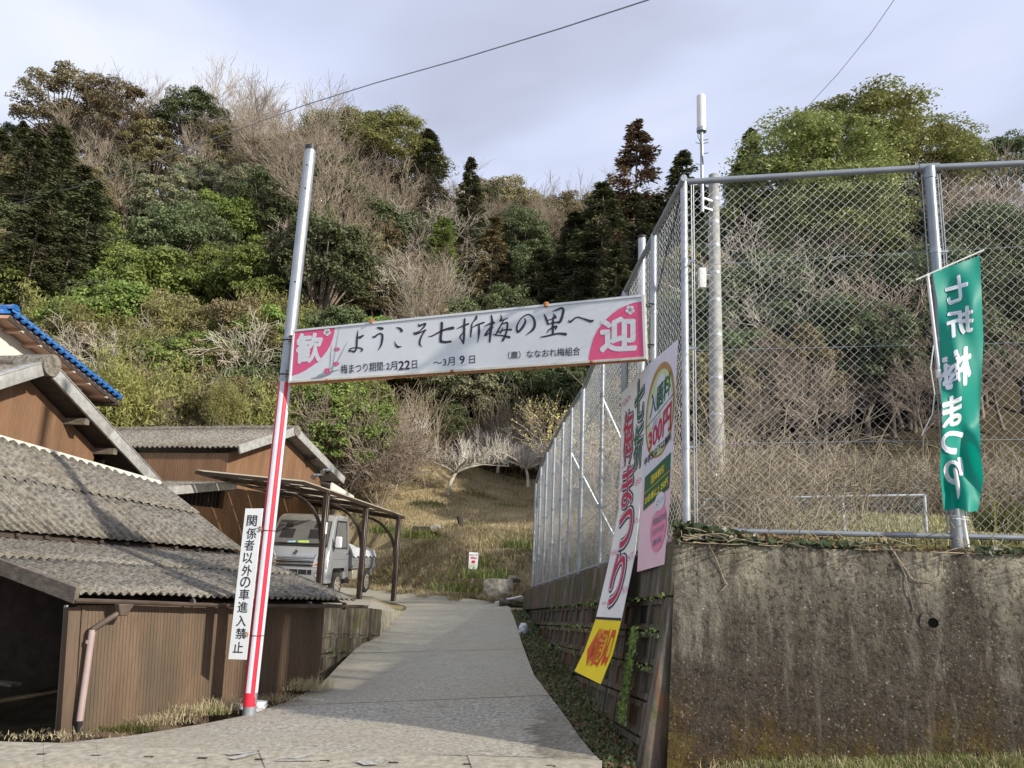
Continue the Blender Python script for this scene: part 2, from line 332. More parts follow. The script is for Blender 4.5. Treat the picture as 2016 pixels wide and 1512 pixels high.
def retaining_mat():
    t = NT('stained_cast_concrete'); s = t.sep(); st = t.mapping((4.5, 4.5, .5)); b = t.noise(1.0, 5, .6, st, .4); f = t.noise(26, 5, .7); m = t.noise(3.2, 6, .65)
    z = s[2]
    h = t.n('ShaderNodeMapRange'); h.inputs[1].default_value = 0.2; h.inputs[2].default_value = 1.9; t.l(z, h.inputs[0])
    hh = t.math('ADD', h.outputs[0], t.math('MULTIPLY', t.math('SUBTRACT', b, .5), 1.1)); hh = t.math('ADD', hh, t.math('MULTIPLY', t.math('SUBTRACT', m, .5), .5))
    c = t.ramp(hh, [(.0, (0.085, 0.058, 0.016)), (.16, (0.070, 0.046, 0.020)), (.30, (0.060, 0.047, 0.034)), (.62, (0.085, 0.073, 0.056)), (.86, (0.18, 0.163, 0.122)), (1., (0.34, 0.31, 0.225))])
    g = t.noise(60, 3, .7)
    c = t.mix(t.ramp(f, [(.38, .75), (.52, 0.)]), c, (0.022, 0.017, 0.012), 'MIX')
    c = t.mix(t.ramp(g, [(.58, 0.), (.70, .6)]), c, (0.36, 0.33, 0.27))
    lp = t.math('MULTIPLY', t.ramp(t.noise(1.4, 6, .7, t.mapping((3.2, 3.2, .7)), .3), [(.50, 0.), (.66, .5)]), t.ramp(z, [(.9, 0.), (1., 1.)])); c = t.mix(lp, c, (0.36, 0.34, 0.27))
    v = t.vor(20); gate = t.ramp(t.noise(1.7, 4, .7), [(.50, 0.), (.62, 1.)]); dr = t.noise(1.2, 5, .65, t.mapping((11, 11, .45)), .2)
    c = t.mix(t.ramp(dr, [(.52, 0.), (.66, .55)]), c, (0.045, 0.036, 0.026)); c = t.mix(t.ramp(dr, [(.30, .35), (.42, 0.)]), c, (0.22, 0.20, 0.165))
    c = t.mix(t.math('MULTIPLY', t.ramp(v, [(.09, 1.), (.16, 0.)]), t.math('MULTIPLY', gate, .7)), c, (0.60, 0.58, 0.52))
    v2 = t.vor(6.5); c = t.mix(t.math('MULTIPLY', t.ramp(v2, [(.07, .9), (.11, 0.)]), t.ramp(t.noise(2.3, 3, .6), [(.5, 0.), (.58, 1.)])), c, (0.02, 0.016, 0.012))
    mo = t.math('MULTIPLY', t.ramp(t.noise(11, 5, .75), [(.50, 0.), (.60, 1.)]), t.ramp(hh, [(.08, .7), (.28, .0)]))
    c = t.mix(mo, c, (0.105, 0.085, 0.018))
    mo2 = t.math('MULTIPLY', t.ramp(t.noise(1.6, 4, .6, t.mapping((1.5, 1, .8))), [(.58, 0.), (.70, .35)]), t.ramp(z, [(1.2, 0.), (1.6, 1.)]))
    c = t.mix(mo2, c, (0.15, 0.15, 0.06))
    t.col(c); t.set(0.9, 0, 0.25); t.bump(t.math('ADD', t.math('MULTIPLY', f, .7), t.math('MULTIPLY', m, .6)), 1.0, 0.035); return t.m
M['cast'] = retaining_mat()
def block_mat(name='dark_streaked_block', rust=.95):
    t = NT(name); st = t.mapping((7, 7, .8)); b = t.noise(1.3, 6, .7, st); f = t.noise(18, 5, .7); r = t.noise(.6, 3, .6)
    c = t.ramp(b, [(.30, (0.026, 0.021, 0.015)), (.46, (0.075, 0.063, 0.048)), (.60, (0.15, 0.135, 0.11)), (.75, (0.25, 0.23, 0.19))])
    ru = t.math('MULTIPLY', t.ramp(t.noise(1.6, 5, .65, t.mapping((6, 6, .6))), [(.52, 0.), (.62, .8)]), t.ramp(r, [(.42, 0.), (.56, rust)]))
    c = t.mix(ru, c, (0.22, 0.085, 0.028))
    mo = t.ramp(t.noise(3.4, 5, .7), [(.52, 0.), (.62, .75)]); c = t.mix(mo, c, (0.075, 0.08, 0.025))
    c = t.mix(t.ramp(t.vor(26), [(.03, .5), (.1, 0.)]), c, (0.4, 0.38, 0.33))
    t.col(c); t.set(0.85, 0, 0.25); t.bump(f, 0.6, 0.015); return t.m
M['block'] = block_mat(); M['block2'] = block_mat('brown_mossy_block', .25)
def ground_mat(name, cols, sc=3.0, bump=.7):
    t = NT(name); a = t.noise(sc, 6, .7); b = t.noise(sc*9, 4, .7); f = t.math('ADD', t.math('MULTIPLY', a, .6), t.math('MULTIPLY', b, .4))
    n = len(cols); c = t.ramp(f, [(.3+.4*i/(n-1), cols[i]) for i in range(n)]); t.col(c); t.set(.95, 0, .1); t.bump(f, bump, .06); return t.m
M['soil'] = ground_mat('leaf_litter', [(0.03, 0.024, 0.014), (0.07, 0.055, 0.03), (0.12, 0.09, 0.05)], 1.2)
M['straw_ground'] = ground_mat('mown_dry_grass', [(0.20, 0.165, 0.08), (0.36, 0.29, 0.16), (0.52, 0.43, 0.26)], 2.2)
M['dirt'] = ground_mat('damp_dirt', [(0.03, 0.025, 0.015), (0.06, 0.05, 0.032), (0.11, 0.09, 0.06)], 3)
M['fieldgrass'] = ground_mat('short_field_grass', [(0.09, 0.10, 0.025), (0.17, 0.16, 0.05), (0.27, 0.22, 0.11)], 2.5)
# ---------------------------------------------------------------- terrain
# height profiles along directions seen from the street: a = X/Y, list of (Y, z)
PROF = [
 (-1.6, [(0, .05), (6.4, -.12), (9, -.35), (14, .2), (22, 1.2), (30, 5), (62, 31), (80, 34), (140, 30)]),
 (-.64, [(0, .1), (6.4, -.10), (7.2, -.30), (9, -.40), (12, 0), (16, .4), (22, 1.2), (28, 4.2), (62, 30.5), (78, 33.5), (140, 29)]),
 (-.45, [(0, .1), (6.4, -.06), (7.6, -.25), (12, -.1), (16, .4), (22, 1.0), (28, 3.6), (62, 31.5), (78, 33.5), (140, 29)]),
 (-.27, [(0, .12), (6.2, -.03), (8.5, -.13), (10, -.1), (13, .05), (16, .42), (21, .45), (24, .9), (30, 4.0), (62, 30), (78, 32), (140, 28)]),
 (-.17, [(0, .13), (6.2, .03), (9.5, .0), (13, .2), (16, .45), (19, .47), (21.5, .55), (24.2, 2.0), (25.4, 2.3), (31, 4.4), (38, 9), (64, 29), (80, 32), (140, 28)]),
 (-.08, [(0, .14), (6, .08), (9.5, .16), (13, .32), (16, .5), (18.5, .55), (24, 2.1), (25.4, 2.3), (33, 4.9), (40, 8), (70, 28), (82, 33), (140, 28)]),
 (.02, [(0, .15), (6, .14), (9, .22), (13, .42), (16, .55), (17.5, .75), (23.5, 2.2), (25, 2.4), (33, 4.8), (40, 7.5), (72, 28), (85, 33), (140, 28)]),
 (.10, [(0, .15), (6, .14), (13, .3), (16, .5), (18.5, 1.5), (24, 2.6), (33, 5), (40, 8), (70, 27), (85, 32.5), (140, 28)]),
 (.17, [(0, .16), (6, .15), (14, .3), (17, 1.2), (20, 2.3), (26, 3.8), (34, 7), (62, 25), (80, 30), (140, 28)]),
 (.34, [(0, .16), (6, .15), (14, .3), (17, 2.3), (18.6, 2.8), (20, 3.2), (26, 5.2), (46, 17), (60, 22), (80, 27), (140, 26)]),
 (.60, [(0, .2), (6, .2), (13, .3), (16, 2.3), (18.6, 2.9), (20, 3.3), (26, 6.5), (46, 19.5), (60, 25), (80, 29), (140, 26)]),
 (1.6, [(0, .25), (6, .25), (12, .4), (15, 2.4), (20, 3.3), (26, 7), (46, 20), (60, 26), (80, 29), (140, 26)]),
]
_pa = np.array([p[0] for p in PROF])
def terr(x, y):
    x = np.asarray(x, float); y = np.maximum(np.asarray(y, float), .01)
    a = np.clip(x/y, -1.6, 1.6); zs = np.stack([np.interp(y, [q[0] for q in p[1]], [q[1] for q in p[1]]) for p in PROF])
    i = np.clip(np.searchsorted(_pa, a)-1, 0, len(_pa)-2); t = (a-_pa[i])/(_pa[i+1]-_pa[i]); t = np.clip(t, 0, 1)
    z0 = np.take_along_axis(zs, i[None], 0)[0]; z1 = np.take_along_axis(zs, (i+1)[None], 0)[0]
    z = z0*(1-t)+z1*t
    near = .15+.045*np.clip(x, -14, 14)-.02
    w = np.clip((y-5.2)/1.0, 0, 1); z = near*(1-w)+z*w
    hill = np.clip((y-26)/10, 0, 1)
    return z + hill*(1.1*np.sin(x*.31+y*.13)+.7*np.sin(x*.17-y*.29+1))
def terr1(x, y): return float(terr(np.array([x]), np.array([y]))[0])
# centre grid of the concrete path (also used to carve the terrain below it)
PR = [((130, 1462, 6.75), (1185, 1500, 6.02)), ((250, 1449, 7.1), (1165, 1480, 6.35)), ((330, 1437, 7.6), (1140, 1450, 6.8)), ((405, 1424, 8.0), (1120, 1420, 7.3)), ((490, 1407, 8.5), (1098, 1390, 7.9)),
      ((560, 1383, 9.1), (1075, 1360, 8.5)), ((628, 1352, 9.9), (1052, 1330, 9.3)), ((665, 1312, 11.0), (1040, 1300, 10.2)), ((702, 1275, 12.2), (1028, 1268, 11.5)), ((745, 1238, 13.6), (1020, 1240, 12.8)), ((775, 1213, 15.6), (1012, 1216, 14.2)),
      ((800, 1199, 17.3), (1003, 1195, 15.8)), ((798, 1193, 18.2), (985, 1188, 16.9)), ((775, 1187, 19.2), (945, 1181, 18.0)), ((745, 1183, 19.9), (895, 1175, 19.4)), ((700, 1182, 20.4), (820, 1169, 20.8)), ((640, 1180, 21), (735, 1161, 23)), ((560, 1175, 20.6), (640, 1154, 24.5)), ((470, 1170, 21), (540, 1147, 26))]
prow = []
for (l, r) in PR:
    A = P(*l); B = P(*r); prow.append([A.lerp(B, t) for t in np.linspace(0, 1, 25)])
rr = []
for i in range(len(prow)-1):
    for s in range(3): rr.append([a.lerp(c, s/3) for a, c in zip(prow[i], prow[i+1])])
rr.append(prow[-1])
_pp = np.array([tuple(p) for r in rr for p in r])
ys = np.concatenate([np.linspace(-40, 4, 8), np.linspace(5, 26, 80), np.linspace(26.5, 90, 100), np.linspace(95, 420, 20)])
g = []
for y in ys:
    half = 1.9*max(y, 20)+6; tt = np.linspace(-1, 1, 130); x = half*np.sign(tt)*np.abs(tt)**1.25
    z = terr(x, np.full_like(x, y)) if y > 0 else .13+.045*np.clip(x, -14, 14)
    if y > 140: z = z-(y-140)*.05
    if 5.5 < y < 27:
        q = np.stack([x, np.full_like(x, y)], 1); dd_ = ((q[:, None, :]-_pp[None, :, :2])**2).sum(-1); ii = dd_.argmin(1); ds_ = np.sqrt(dd_.min(1))
        z = np.where(ds_ < 2.0, np.minimum(z, _pp[ii, 2]-.05+np.maximum(0, ds_-.5)*1.0), z)
    rng_ = np.sin(x*3.1+y*1.7)*np.sin(x*1.3-y*2.3)*.03
    g.append(np.stack([x, np.full_like(x, y), z+rng_-.05*(y < 18)], -1))
me = grid_mesh('hillside_ground', g, [M['soil'], M['straw_ground'], M['dirt']])
cen = np.zeros(len(me.polygons)*3, np.float32); me.polygons.foreach_get('center', cen); cen = cen.reshape(-1, 3)
aa = cen[:, 0]/np.maximum(cen[:, 1], .1)
mi = np.where(cen[:, 1] < 15, 2, 0); mi = np.where((aa > -.30) & (aa < .16) & (cen[:, 1] > 16) & (cen[:, 1] < 36), 1, mi)
me.polygons.foreach_set('material_index', mi.astype(np.int32))
tag(link('terrain', me), kind='structure')

# street: asphalt sheet, 3 cm below the gutter covers
gA, gB = P(0, 1479, 6.1), P(1180, 1513, 5.75)   # street-side edge of the gutter
gC, gD = P(0, 1452, 6.75), P(1180, 1497, 6.05)  # path-side edge
sd = (gB-gA).normalized()
def street_z(x, y): return .15+.045*max(-14, min(14, x))
b = MB()
xs = np.linspace(-40, 40, 60); rows = []
for y0 in np.linspace(-14, 0, 26):
    rows.append([(x, (gA.y+(x-gA.x)*(gB.y-gA.y)/(gB.x-gA.x))*(1 if y0 == 0 else 1)+y0, street_z(x, 0)-.005) for x in xs])
me = grid_mesh('street', rows, M['asphalt'])
tag(link('street', me), kind='structure')
# gutter cover slabs
joints = [-260, -130, -10, 95, 208, 316, 425, 540, 667, 800, 942, 1095, 1185]
strip = empty('gutter_strip', (0, 6, 0)); strip['kind'] = 'structure'
random.seed(3)
def gpt(px, side):
    t = px/1180.0
    p = gA.lerp(gB, t) if side == 0 else gC.lerp(gD, t)
    return Vector((p.x, p.y, street_z(p.x, 0)+.035+(0.0 if side == 0 else .004)))
for i in range(len(joints)-1):
    a0, a1 = joints[i]+.25, joints[i+1]-.25; dz = random.uniform(-.004, .004)
    q = [gpt(a0, 0), gpt(a1, 0), gpt(a1, 1), gpt(a0, 1)]; q = [p+Vector((0, 0, dz)) for p in q]
    b = MB(); b.hexa([p-Vector((0, 0, .1)) for p in q]+q)
    o = b.build('gutter_cover', M['gutcover'], strip)
    if i < len(joints)-2:   # hand hole at the joint
        c = gpt(joints[i+1], 0).lerp(gpt(joints[i+1], 1), .42); d = (gpt(joints[i+1], 1)-gpt(joints[i+1], 0)).normalized()
        b = MB(); b.beam(c-sd*.05+Vector((0, 0, .001)), c+sd*.02+Vector((0, 0, .001)), .022, .006); b.build('hand_hole', M['dirt'], strip)
# worn road marking strokes on the gutter
def gp2(px, py):   # on the gutter-top plane
    d = ray(px, py); k = (EYE-.192)/(.045*d[0]-d[2]); return Vector((d[0]*k, d[1]*k, 0))
for poly_ in ([(449, 1493), (496, 1481), (513, 1482), (478, 1492), (460, 1496)], [(440, 1484), (498, 1480), (512, 1482), (452, 1487)],
             [(538, 1497), (566, 1493), (600, 1485), (617, 1487), (580, 1496)], [(556, 1492), (616, 1497), (617, 1499), (540, 1499)],
             [(700, 1500), (722, 1497), (744, 1503), (760, 1493), (762, 1496), (744, 1506), (716, 1507)], [(735, 1499), (758, 1492), (763, 1494), (742, 1502)]):
    b = MB(); b.face([Vector((p.x, p.y, street_z(p.x, 0)+.046)) for p in (gp2(*q) for q in poly_)]); tag(b.build('road_marking', M['roadpaint']), kind='structure')

# concrete path
# join the first row to the gutter
r0 = [Vector((p.x, (gC.y+(p.x-gC.x)*(gD.y-gC.y)/(gD.x-gC.x))+.002, street_z(p.x, 0)+.034)) for p in prow[0]]
rr = [r0]+rr
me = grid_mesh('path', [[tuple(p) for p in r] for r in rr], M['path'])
o = tag(link('path', me), kind='structure')
for r_i in (15, 24, 33):    # transverse joints in the concrete
    L0, L1 = rr[r_i], rr[r_i+1]; b = MB()
    for k in range(24):
        p, q = L0[k], L0[k+1]; dp, dq = (L1[k]-p).normalized()*.009, (L1[k+1]-q).normalized()*.009; up_ = Vector((0, 0, .003)); b.face([p+up_, q+up_, q+dq+up_, p+dp+up_])
    tag(b.build('path_joint', M['dirt']), kind='structure')
# visible edge of the path slab on the right (drop into the gap beside the wall) and left
b = MB()
for side in (0, -1):
    for i in range(len(rr)-1):
        p, q = rr[i][side], rr[i+1][side]; dz = Vector((0, 0, .16))
        b.face([p-dz, q-dz, q, p] if side else [q-dz, p-dz, p, q])
tag(b.build('path_edge', M['gutcover']), kind='structure')

# ---------------------------------------------------------------- right: retaining walls
WL = dict(cap_t=P(1330, 1070, 6.0), cap_far=P(1042, 1160, 15.4), fr=P(2016, 1080, 5.5))
frd = (WL['fr']-WL['cap_t']); frd.z = 0; frd.normalize()        # direction of the street-side wall
A0 = WL['cap_t'].copy(); Bx = A0+frd*6.0; Bx.z = A0.z+.02
# street-side wall, cast concrete with a slight batter, subdivided and roughened
nrm = Vector((-frd.y, frd.x, 0))*-1
rows = []
random.seed(5)
for j in range(41):
    v = j/40; row = []
    for i in range(121):
        u = i/120; top = A0.lerp(Bx, u); z0 = .14+.05*u*1.0
        z = lerp(top.z, z0-.1, v); off = .13*v
        p = Vector((top.x, top.y, 0))+nrm*off; p.x -= .075*v*(1-u); p.z = z
        k = .006*math.sin(i*1.7+j*.9)+.004*math.sin(i*.37-j*1.3)
        p += nrm*(k if 0 < i < 120 and j > 0 else 0)
        row.append(tuple(p))
    rows.append(row)
rw = empty('retaining_wall', (A0.x, A0.y, .15), 'tall moss-stained cast concrete wall holding up the fenced field beside the street', 'wall')
me = grid_mesh('face', rows, M['cast']); link('face', me, None, rw)
b = MB()  # top ledge
tI = [Vector((p.x, p.y, p.z)) for p in (A0, Bx)]; back = -nrm*.34
b.hexa([tI[0]-Vector((0, 0, .3))+back, tI[1]-Vector((0, 0, .3))+back, tI[1]-Vector((0, 0, .3)), tI[0]-Vector((0, 0, .3)), tI[0]+back+Vector((0, 0, .0)), tI[1]+back, tI[1]+Vector((0, 0, .0)), tI[0]])
o = b.build('ledge', M['cast'], rw)
# weep hole: pipe ring, with the shade of the bore painted black
c0 = P(1835, 1225, 5.62); hz = None
c0 = c0+nrm*.0
def wallp(px, py):   # where that line of sight meets the battered face
    d = Vector(ray(px, py)); lo, hi = 4.0, 8.0
    for _ in range(50):
        Y = (lo+hi)/2; p = Vector((0, 0, EYE))+d*(Y/d.y); v = (A0.z-p.z)/(A0.z-.04)
        s = (Vector((p.x, p.y, 0))-Vector((A0.x, A0.y, 0))).dot(nrm)
        if s > .13*v: lo = Y
        else: hi = Y
    return p
c0 = wallp(1836, 1226)
b = MB(); ring = []
X = frd; Z = Vector((0, 0, 1)); N = nrm
for k in range(20):
    a = 2*math.pi*k/20; a2 = 2*math.pi*(k+1)/20
    def cp(r, aa, d): return c0+N*d+(X*math.cos(aa)+Z*math.sin(aa))*r
    b.face([cp(.085, a, .008), cp(.085, a2, .008), cp(.047, a2, .016), cp(.047, a, .016)])
    b.face([cp(.047, a, .016), cp(.047, a2, .016), cp(.034, a2, .016), cp(.034, a, .016)])
    b.face([cp(.034, a, .016), cp(.034, a2, .016), cp(.034, a2, -.0), cp(.034, a, -.0)], 1)
    b.face([cp(.034, a, .012), cp(.034, a2, .012), c0+N*.012], 1)
b.build('drain_hole', [M['cast'], M['bore_shade'], M['gutcover']], rw)

# path-side wall: cap beam and framed blocks
sA, sB = A0.copy(), WL['cap_far'].copy()
sB = sB+(sB-sA)*.06
sdir = Vector((sB.x-sA.x, sB.y-sA.y, 0)); slen = sdir.length; sdir.normalize(); sn = Vector((-sdir.y, sdir.x, 0))  # towards the path
if sn.x > 0: sn = -sn
sw = empty('block_wall', (sA.x, sA.y, .2), 'dark streaked and rust-stained block wall along the right edge of the path under the tall fence', 'wall')
capd = P(1334, 1174, 6.0).z-A0.z   # cap bottom is this much below the top
CAPH_ = abs(capd)
def side_pt(s, drop, out=0):        # s metres along, drop below the cap top
    t = s/slen; z = lerp(sA.z, sB.z, t)-drop
    return Vector((sA.x, sA.y, 0))+sdir*s+sn*(out+.04*min(CAPH_, max(0, drop))+.15*max(0, drop-CAPH_))+Vector((0, 0, z))
CAPH = abs(capd)
nseg = 7
for i in range(nseg):
    s0, s1 = slen*i/nseg+.004, slen*(i+1)/nseg-.004
    q = [side_pt(s0, CAPH, .045), side_pt(s1, CAPH, .045), side_pt(s1, CAPH, -.25), side_pt(s0, CAPH, -.25), side_pt(s0, 0, .02), side_pt(s1, 0, .02), side_pt(s1, 0, -.25), side_pt(s0, 0, -.25)]
    b = MB(); b.hexa(q); o = b.build('cap_beam', M['block'], sw); bevel(o, .012, 1)
b = MB()   # solid core behind the blocks
b.hexa([side_pt(0, 2.0, -.06), side_pt(slen, 2.0, -.06), side_pt(slen, 2.0, -.3), side_pt(0, 2.0, -.3), side_pt(0, CAPH, -.03), side_pt(slen, CAPH, -.03), side_pt(slen, CAPH, -.3), side_pt(0, CAPH, -.3)])
b.build('core', M['dark'], sw)
BH, BW = .262, .43
def block_mesh(w, h, d=.055, fr=.055):
    b = MB(); W, H = w/2, h/2
    o = [(-W, -H), (W, -H), (W, H), (-W, H)]; i = [(-W+fr, -H+fr*.8), (W-fr, -H+fr*.8), (W-fr, H-fr*.8), (-W+fr, H-fr*.8)]
    j = [(x*.94, y*.9) for x, y in i]
    for k in range(4):
        k2 = (k+1) % 4
        b.face([(o[k][0], -d, o[k][1]), (o[k2][0], -d, o[k2][1]), (o[k2][0], 0, o[k2][1]), (o[k][0], 0, o[k][1])])
        b.face([(o[k][0], 0, o[k][1]), (o[k2][0], 0, o[k2][1]), (i[k2][0], 0, i[k2][1]), (i[k][0], 0, i[k][1])])
        b.face([(i[k][0], 0, i[k][1]), (i[k2][0], 0, i[k2][1]), (j[k2][0], -.03, j[k2][1]), (j[k][0], -.03, j[k][1])])
    b.face([(x, -.03, y) for x, y in j]); b.face([(x, -d, y) for x, y in reversed(o)])
    return b
random.seed(8)
def put_block(parent, c, xdir, ndir, w, h, mat, name='block'):
    b = block_mesh(w-.012, h-.014); m = Matrix((xdir, ndir, Vector((0, 0, 1)))).transposed()
    b.v = [tuple(c+m@Vector(p)) for p in b.v]
    # keep outward winding
    return b.build(name, mat, parent)
slope = math.atan2(sB.z-sA.z, slen)
for r in range(6):
    drop = CAPH+BH*(r+.5); s = (BW/2 if r % 2 else 0)-BW/2
    while s < slen:
        s0 = max(s, .0); s1 = min(s+BW, slen)
        if s1-s0 > .12:
            sm = (s0+s1)/2; c = side_pt(sm, drop, .0+random.uniform(-.006, .006))
            zg = .5*(sm/slen)+.12
            if c.z+BH/2 > zg:
                xd = (sdir*math.cos(slope)+Vector((0, 0, math.sin(slope)))).normalized()
                bb = block_mesh(s1-s0-.014, BH-.016); zd = (Vector((0, 0, 1))-sn*.14).normalized()
                mm = Matrix((xd, sn, zd)).transposed(); bb.v = [tuple(c+mm@Vector(p)) for p in bb.v]; bb.build('block', M['block'], sw)
        s += BW
# corner post of the side wall (the end face seen from the street)
b = MB()
for z0, z1, o1, o0 in ((A0.z-CAPH, A0.z, .05, .03), (-.1, A0.z-CAPH-.004, .085, .035)):
    pt = lambda z, o, bk: Vector((A0.x, A0.y, z))+sn*(o+((.04*min(CAPH, A0.z-z)+.15*max(0, A0.z-z-CAPH)) if o > 0 else 0))-sdir*bk
    b.hexa([pt(z0, o1, .012), pt(z0, -.05, .03), pt(z0, -.05, -.12), pt(z0, o1, -.12), pt(z1, o0, .012), pt(z1, -.03, .03), pt(z1, -.03, -.12), pt(z1, o0, -.12)])
o = b.build('corner_pier', M['block'], sw); bevel(o, .02, 2)

# field behind the fences
def field_z(x, y):
    t = (Vector((x-sA.x, y-sA.y, 0))).dot(sdir); tt = max(-.1, min(1.2, t/slen)); zl = lerp(sA.z, sB.z, tt)
    d = -(Vector((x-sA.x, y-sA.y, 0))).dot(sn); zr = 1.93+.048*(y-6.5)+.052*max(0, y-9.5)
    w = max(0, min(1, (d-.25)/2.6)); w = w*w*(3-2*w)
    return lerp(zl-.03, zr, w)+.02*math.sin(x*5+y*3)*math.sin(x*2.3-y*4.1)
rows = []
for j in range(60):
    v = j/59; row = []
    for i in range(90):
        u = (i/89)**1.6
        base = Vector((sA.x, sA.y, 0))-nrm*.12+sdir*(v*12.5)
        p = base+(frd.lerp(Vector((1, 0, 0)), v))*(u*22)-sn*.1
        z = field_z(p.x, p.y)
        if v < .02: z = min(z, A0.z-.01)
        row.append((p.x, p.y, z))
    rows.append(row)
me = grid_mesh('field_grass', rows, M['fieldgrass']); tag(link('field', me), kind='structure')

# ---------------------------------------------------------------- chain-link fences
def clip_tubes(rects, r, nodes=False):
    pass
def mesh_panel(A, B, Ct, D, pitch, rad, skip=None):
    """woven wire between bottom A-B and top D-C (A left, B right); zigzag wires with interlocks, triangular section"""
    w = ((B-A).length+(Ct-D).length)/2; h = ((D-A).length+(Ct-B).length)/2
    nx = max(2, int(round(w/pitch*2))); nz = max(2, int(round(h/pitch*2)))
    ax = (B-A).normalized(); up = (D-A).normalized(); n = ax.cross(up).normalized()
    V = []; F = []
    for i in range(nx):
        pts = []
        for k in range(nz+1):
            u = (i+((k+i) % 2))/nx; v = k/nz; s = 1 if (k+i) % 2 else -1
            p = bil(A, B, D, Ct, u, v)+n*(.0022*(1 if k % 2 else -1))
            pts.append(p)
        if i % 2 == 1 or True:
            pa = np.array(pts); m = len(pa); base = len(V)
            ex = np.array(ax)*rad; en = np.array(n)*rad
            for q in pa:
                V.append(q+ex*1.15); V.append(q-ex*.6+en); V.append(q-ex*.6-en)
            for k in range(m-1):
                for c in range(3):
                    a = base+k*3+c; b2 = base+k*3+(c+1) % 3; F.append((a, b2, b2+3, a+3))
    return np.array(V), np.array(F)
def chain_mesh(name, panels, pitch, rad, mat, parent):
    Vs = []; Fs = []; o = 0
    for pn in panels:
        v, f = mesh_panel(*pn, pitch, rad); Vs.append(v); Fs.append(f+o); o += len(v)
    me = mesh_np(name, np.concatenate(Vs), np.concatenate(Fs), mat); return link(name, me, None, parent)
# street-side fence
fr = empty('chain_link_fence', (1.38, 6, 1.8), 'tall grey chain-link fence on top of the mossy concrete wall facing the street', 'fence')
cT, cB = P(1346, 352, 6.1), P(1352, 1035, 6.1); cB.z = 1.80
pT, pB = P(1829, 330, 5.76), P(1884, 1062, 5.76); 
ext = (pT-cT); eT = pT+ext*1.05; eB = pB+(pB-cB)*1.05
cT2 = cT
MB_ = MB(); MB_.tube([cB-Vector((0, 0, .12)), cT], .031, 14); smooth_angle(MB_.build('corner_post', M['galv_l'], fr))
b = MB(); b.tube([cT-Vector((0, 0, .0)), cT+Vector((0, 0, .03))], [.035, .02], 14); b.build('post_cap', M['galv'], fr)
b = MB(); b.tube([pB-Vector((0, 0, .1)), pT], .041, 14); smooth_angle(b.build('post', M['galv_d'], fr))
b = MB(); b.tube([eB-Vector((0, 0, .1)), eT], .041, 14); smooth_angle(b.build('post', M['galv_d'], fr))
b = MB(); b.tube([cT-Vector((0, 0, .03)), pT+Vector((0, 0, .0)), eT+Vector((0, 0, .0))], .026, 12); smooth_angle(b.build('top_rail', M['galv_d'], fr))
b = MB(); b.tube([pT-frd*.075, pT+frd*.075], .034, 12); b.tube([pT+Vector((0, 0, -.1)), pT], .047, 12); smooth_angle(b.build('rail_joint', M['galv_d'], fr))
rbL, rbM = P(1366, 1044, 6.1), P(1884, 1056, 5.76); rbR = rbM+(rbM-rbL)*1.0
b = MB(); b.tube([rbL, rbM, rbR], .021, 10); smooth_angle(b.build('bottom_rail', M['galv_d'], fr))
off = Vector((0, 0, .04)); bk = -nrm*.035
panA = (rbL-Vector((0, 0, .02))+bk, rbM-Vector((0, 0, .02))+bk, pT+bk, cT+bk)
panB = (rbM-Vector((0, 0, .02))+bk, eB+bk, eT+bk, pT+bk)
chain_mesh('wire_mesh', [panA, panB], .0715, .0018, M['galv_l'], fr)
b = MB()
for (y1, y2) in ((520, 491), (688, 676), (873, 866)):
    b = MB(); a, c = P(1362, y1, 6.1), P(1862, y2, 5.76); b.tube([a+bk, c+bk, c+bk+(c-a)], .0028, 5); b.build('tension_wire', M['galv'], fr)
b = MB()    # rods tied beside the posts
for base, top, dx in ((cB, cT, .062), (cB, cT, .080), (pB, pT, -.06), (pB, pT, .058), (pB, pT, .075)):
    b = MB(); b.tube([base+frd*dx, top+frd*dx-Vector((0, 0, .06))], .0045, 6); b.build('tension_rod', M['galv'], fr)
b = MB()
for t_ in (.245, .51, .755):
    for base, top, r in ((cB, cT, .034), (pB, pT, .045)):
        b = MB(); p = base.lerp(top, t_); b.tube([p-Vector((0, 0, .018)), p+Vector((0, 0, .018))], r, 14); b.beam(p+nrm*0+frd*r, p+frd*(r+.05), .012, .02); smooth_angle(b.build('band_clamp', M['galv'], fr))

# path-side fence: posts at each (px, py) of the rail, standing on the wall cap
sf = empty('chain_link_fence', (sA.x, sA.y, 1.8), 'long receding chain-link fence on the block wall right of the path', 'fence')
top = [(1346, 352, 6.0), (1286, 462, 6.85), (1228, 574, 8.0), (1188, 664, 9.1), (1146, 764, 10.4), (1124, 800, 11.3), (1107, 829, 12.1), (1090, 860, 13.0), (1074, 888, 13.9), (1062, 917, 14.7), (1052, 950, 15.4)]
tops = []; bots = []
for i, (x, y, Y) in enumerate(top):
    p = P(x, y, Y); s = (Vector((p.x, p.y, 0))-Vector((sA.x, sA.y, 0))).dot(sdir); q = side_pt(max(0, s), 0, -.06); q.z += .0
    pt = Vector((q.x, q.y, p.z)) if i else p
    # keep the rail on its line of sight by solving Y for this x/y line
    tops.append(pt); bots.append(q if i else cB)
for i in range(1, len(tops)):
    b = MB(); r = .030 if i in (1, 2, 4) else .022
    b.tube([bots[i]-Vector((0, 0, .1)), tops[i]], r, 12); smooth_angle(b.build('post', M['galv'], sf))
b = MB(); b.tube([t for t in tops], .024, 10); smooth_angle(b.build('top_rail', M['galv_d'], sf))
pan = []
for i in range(len(tops)-1):
    pan.append((bots[i]-sn*.03, bots[i+1]-sn*.03, tops[i+1]-sn*.03, tops[i]-sn*.03))
chain_mesh('wire_mesh', pan, .0715, .0019, M['galv_l'], sf)
b = MB()
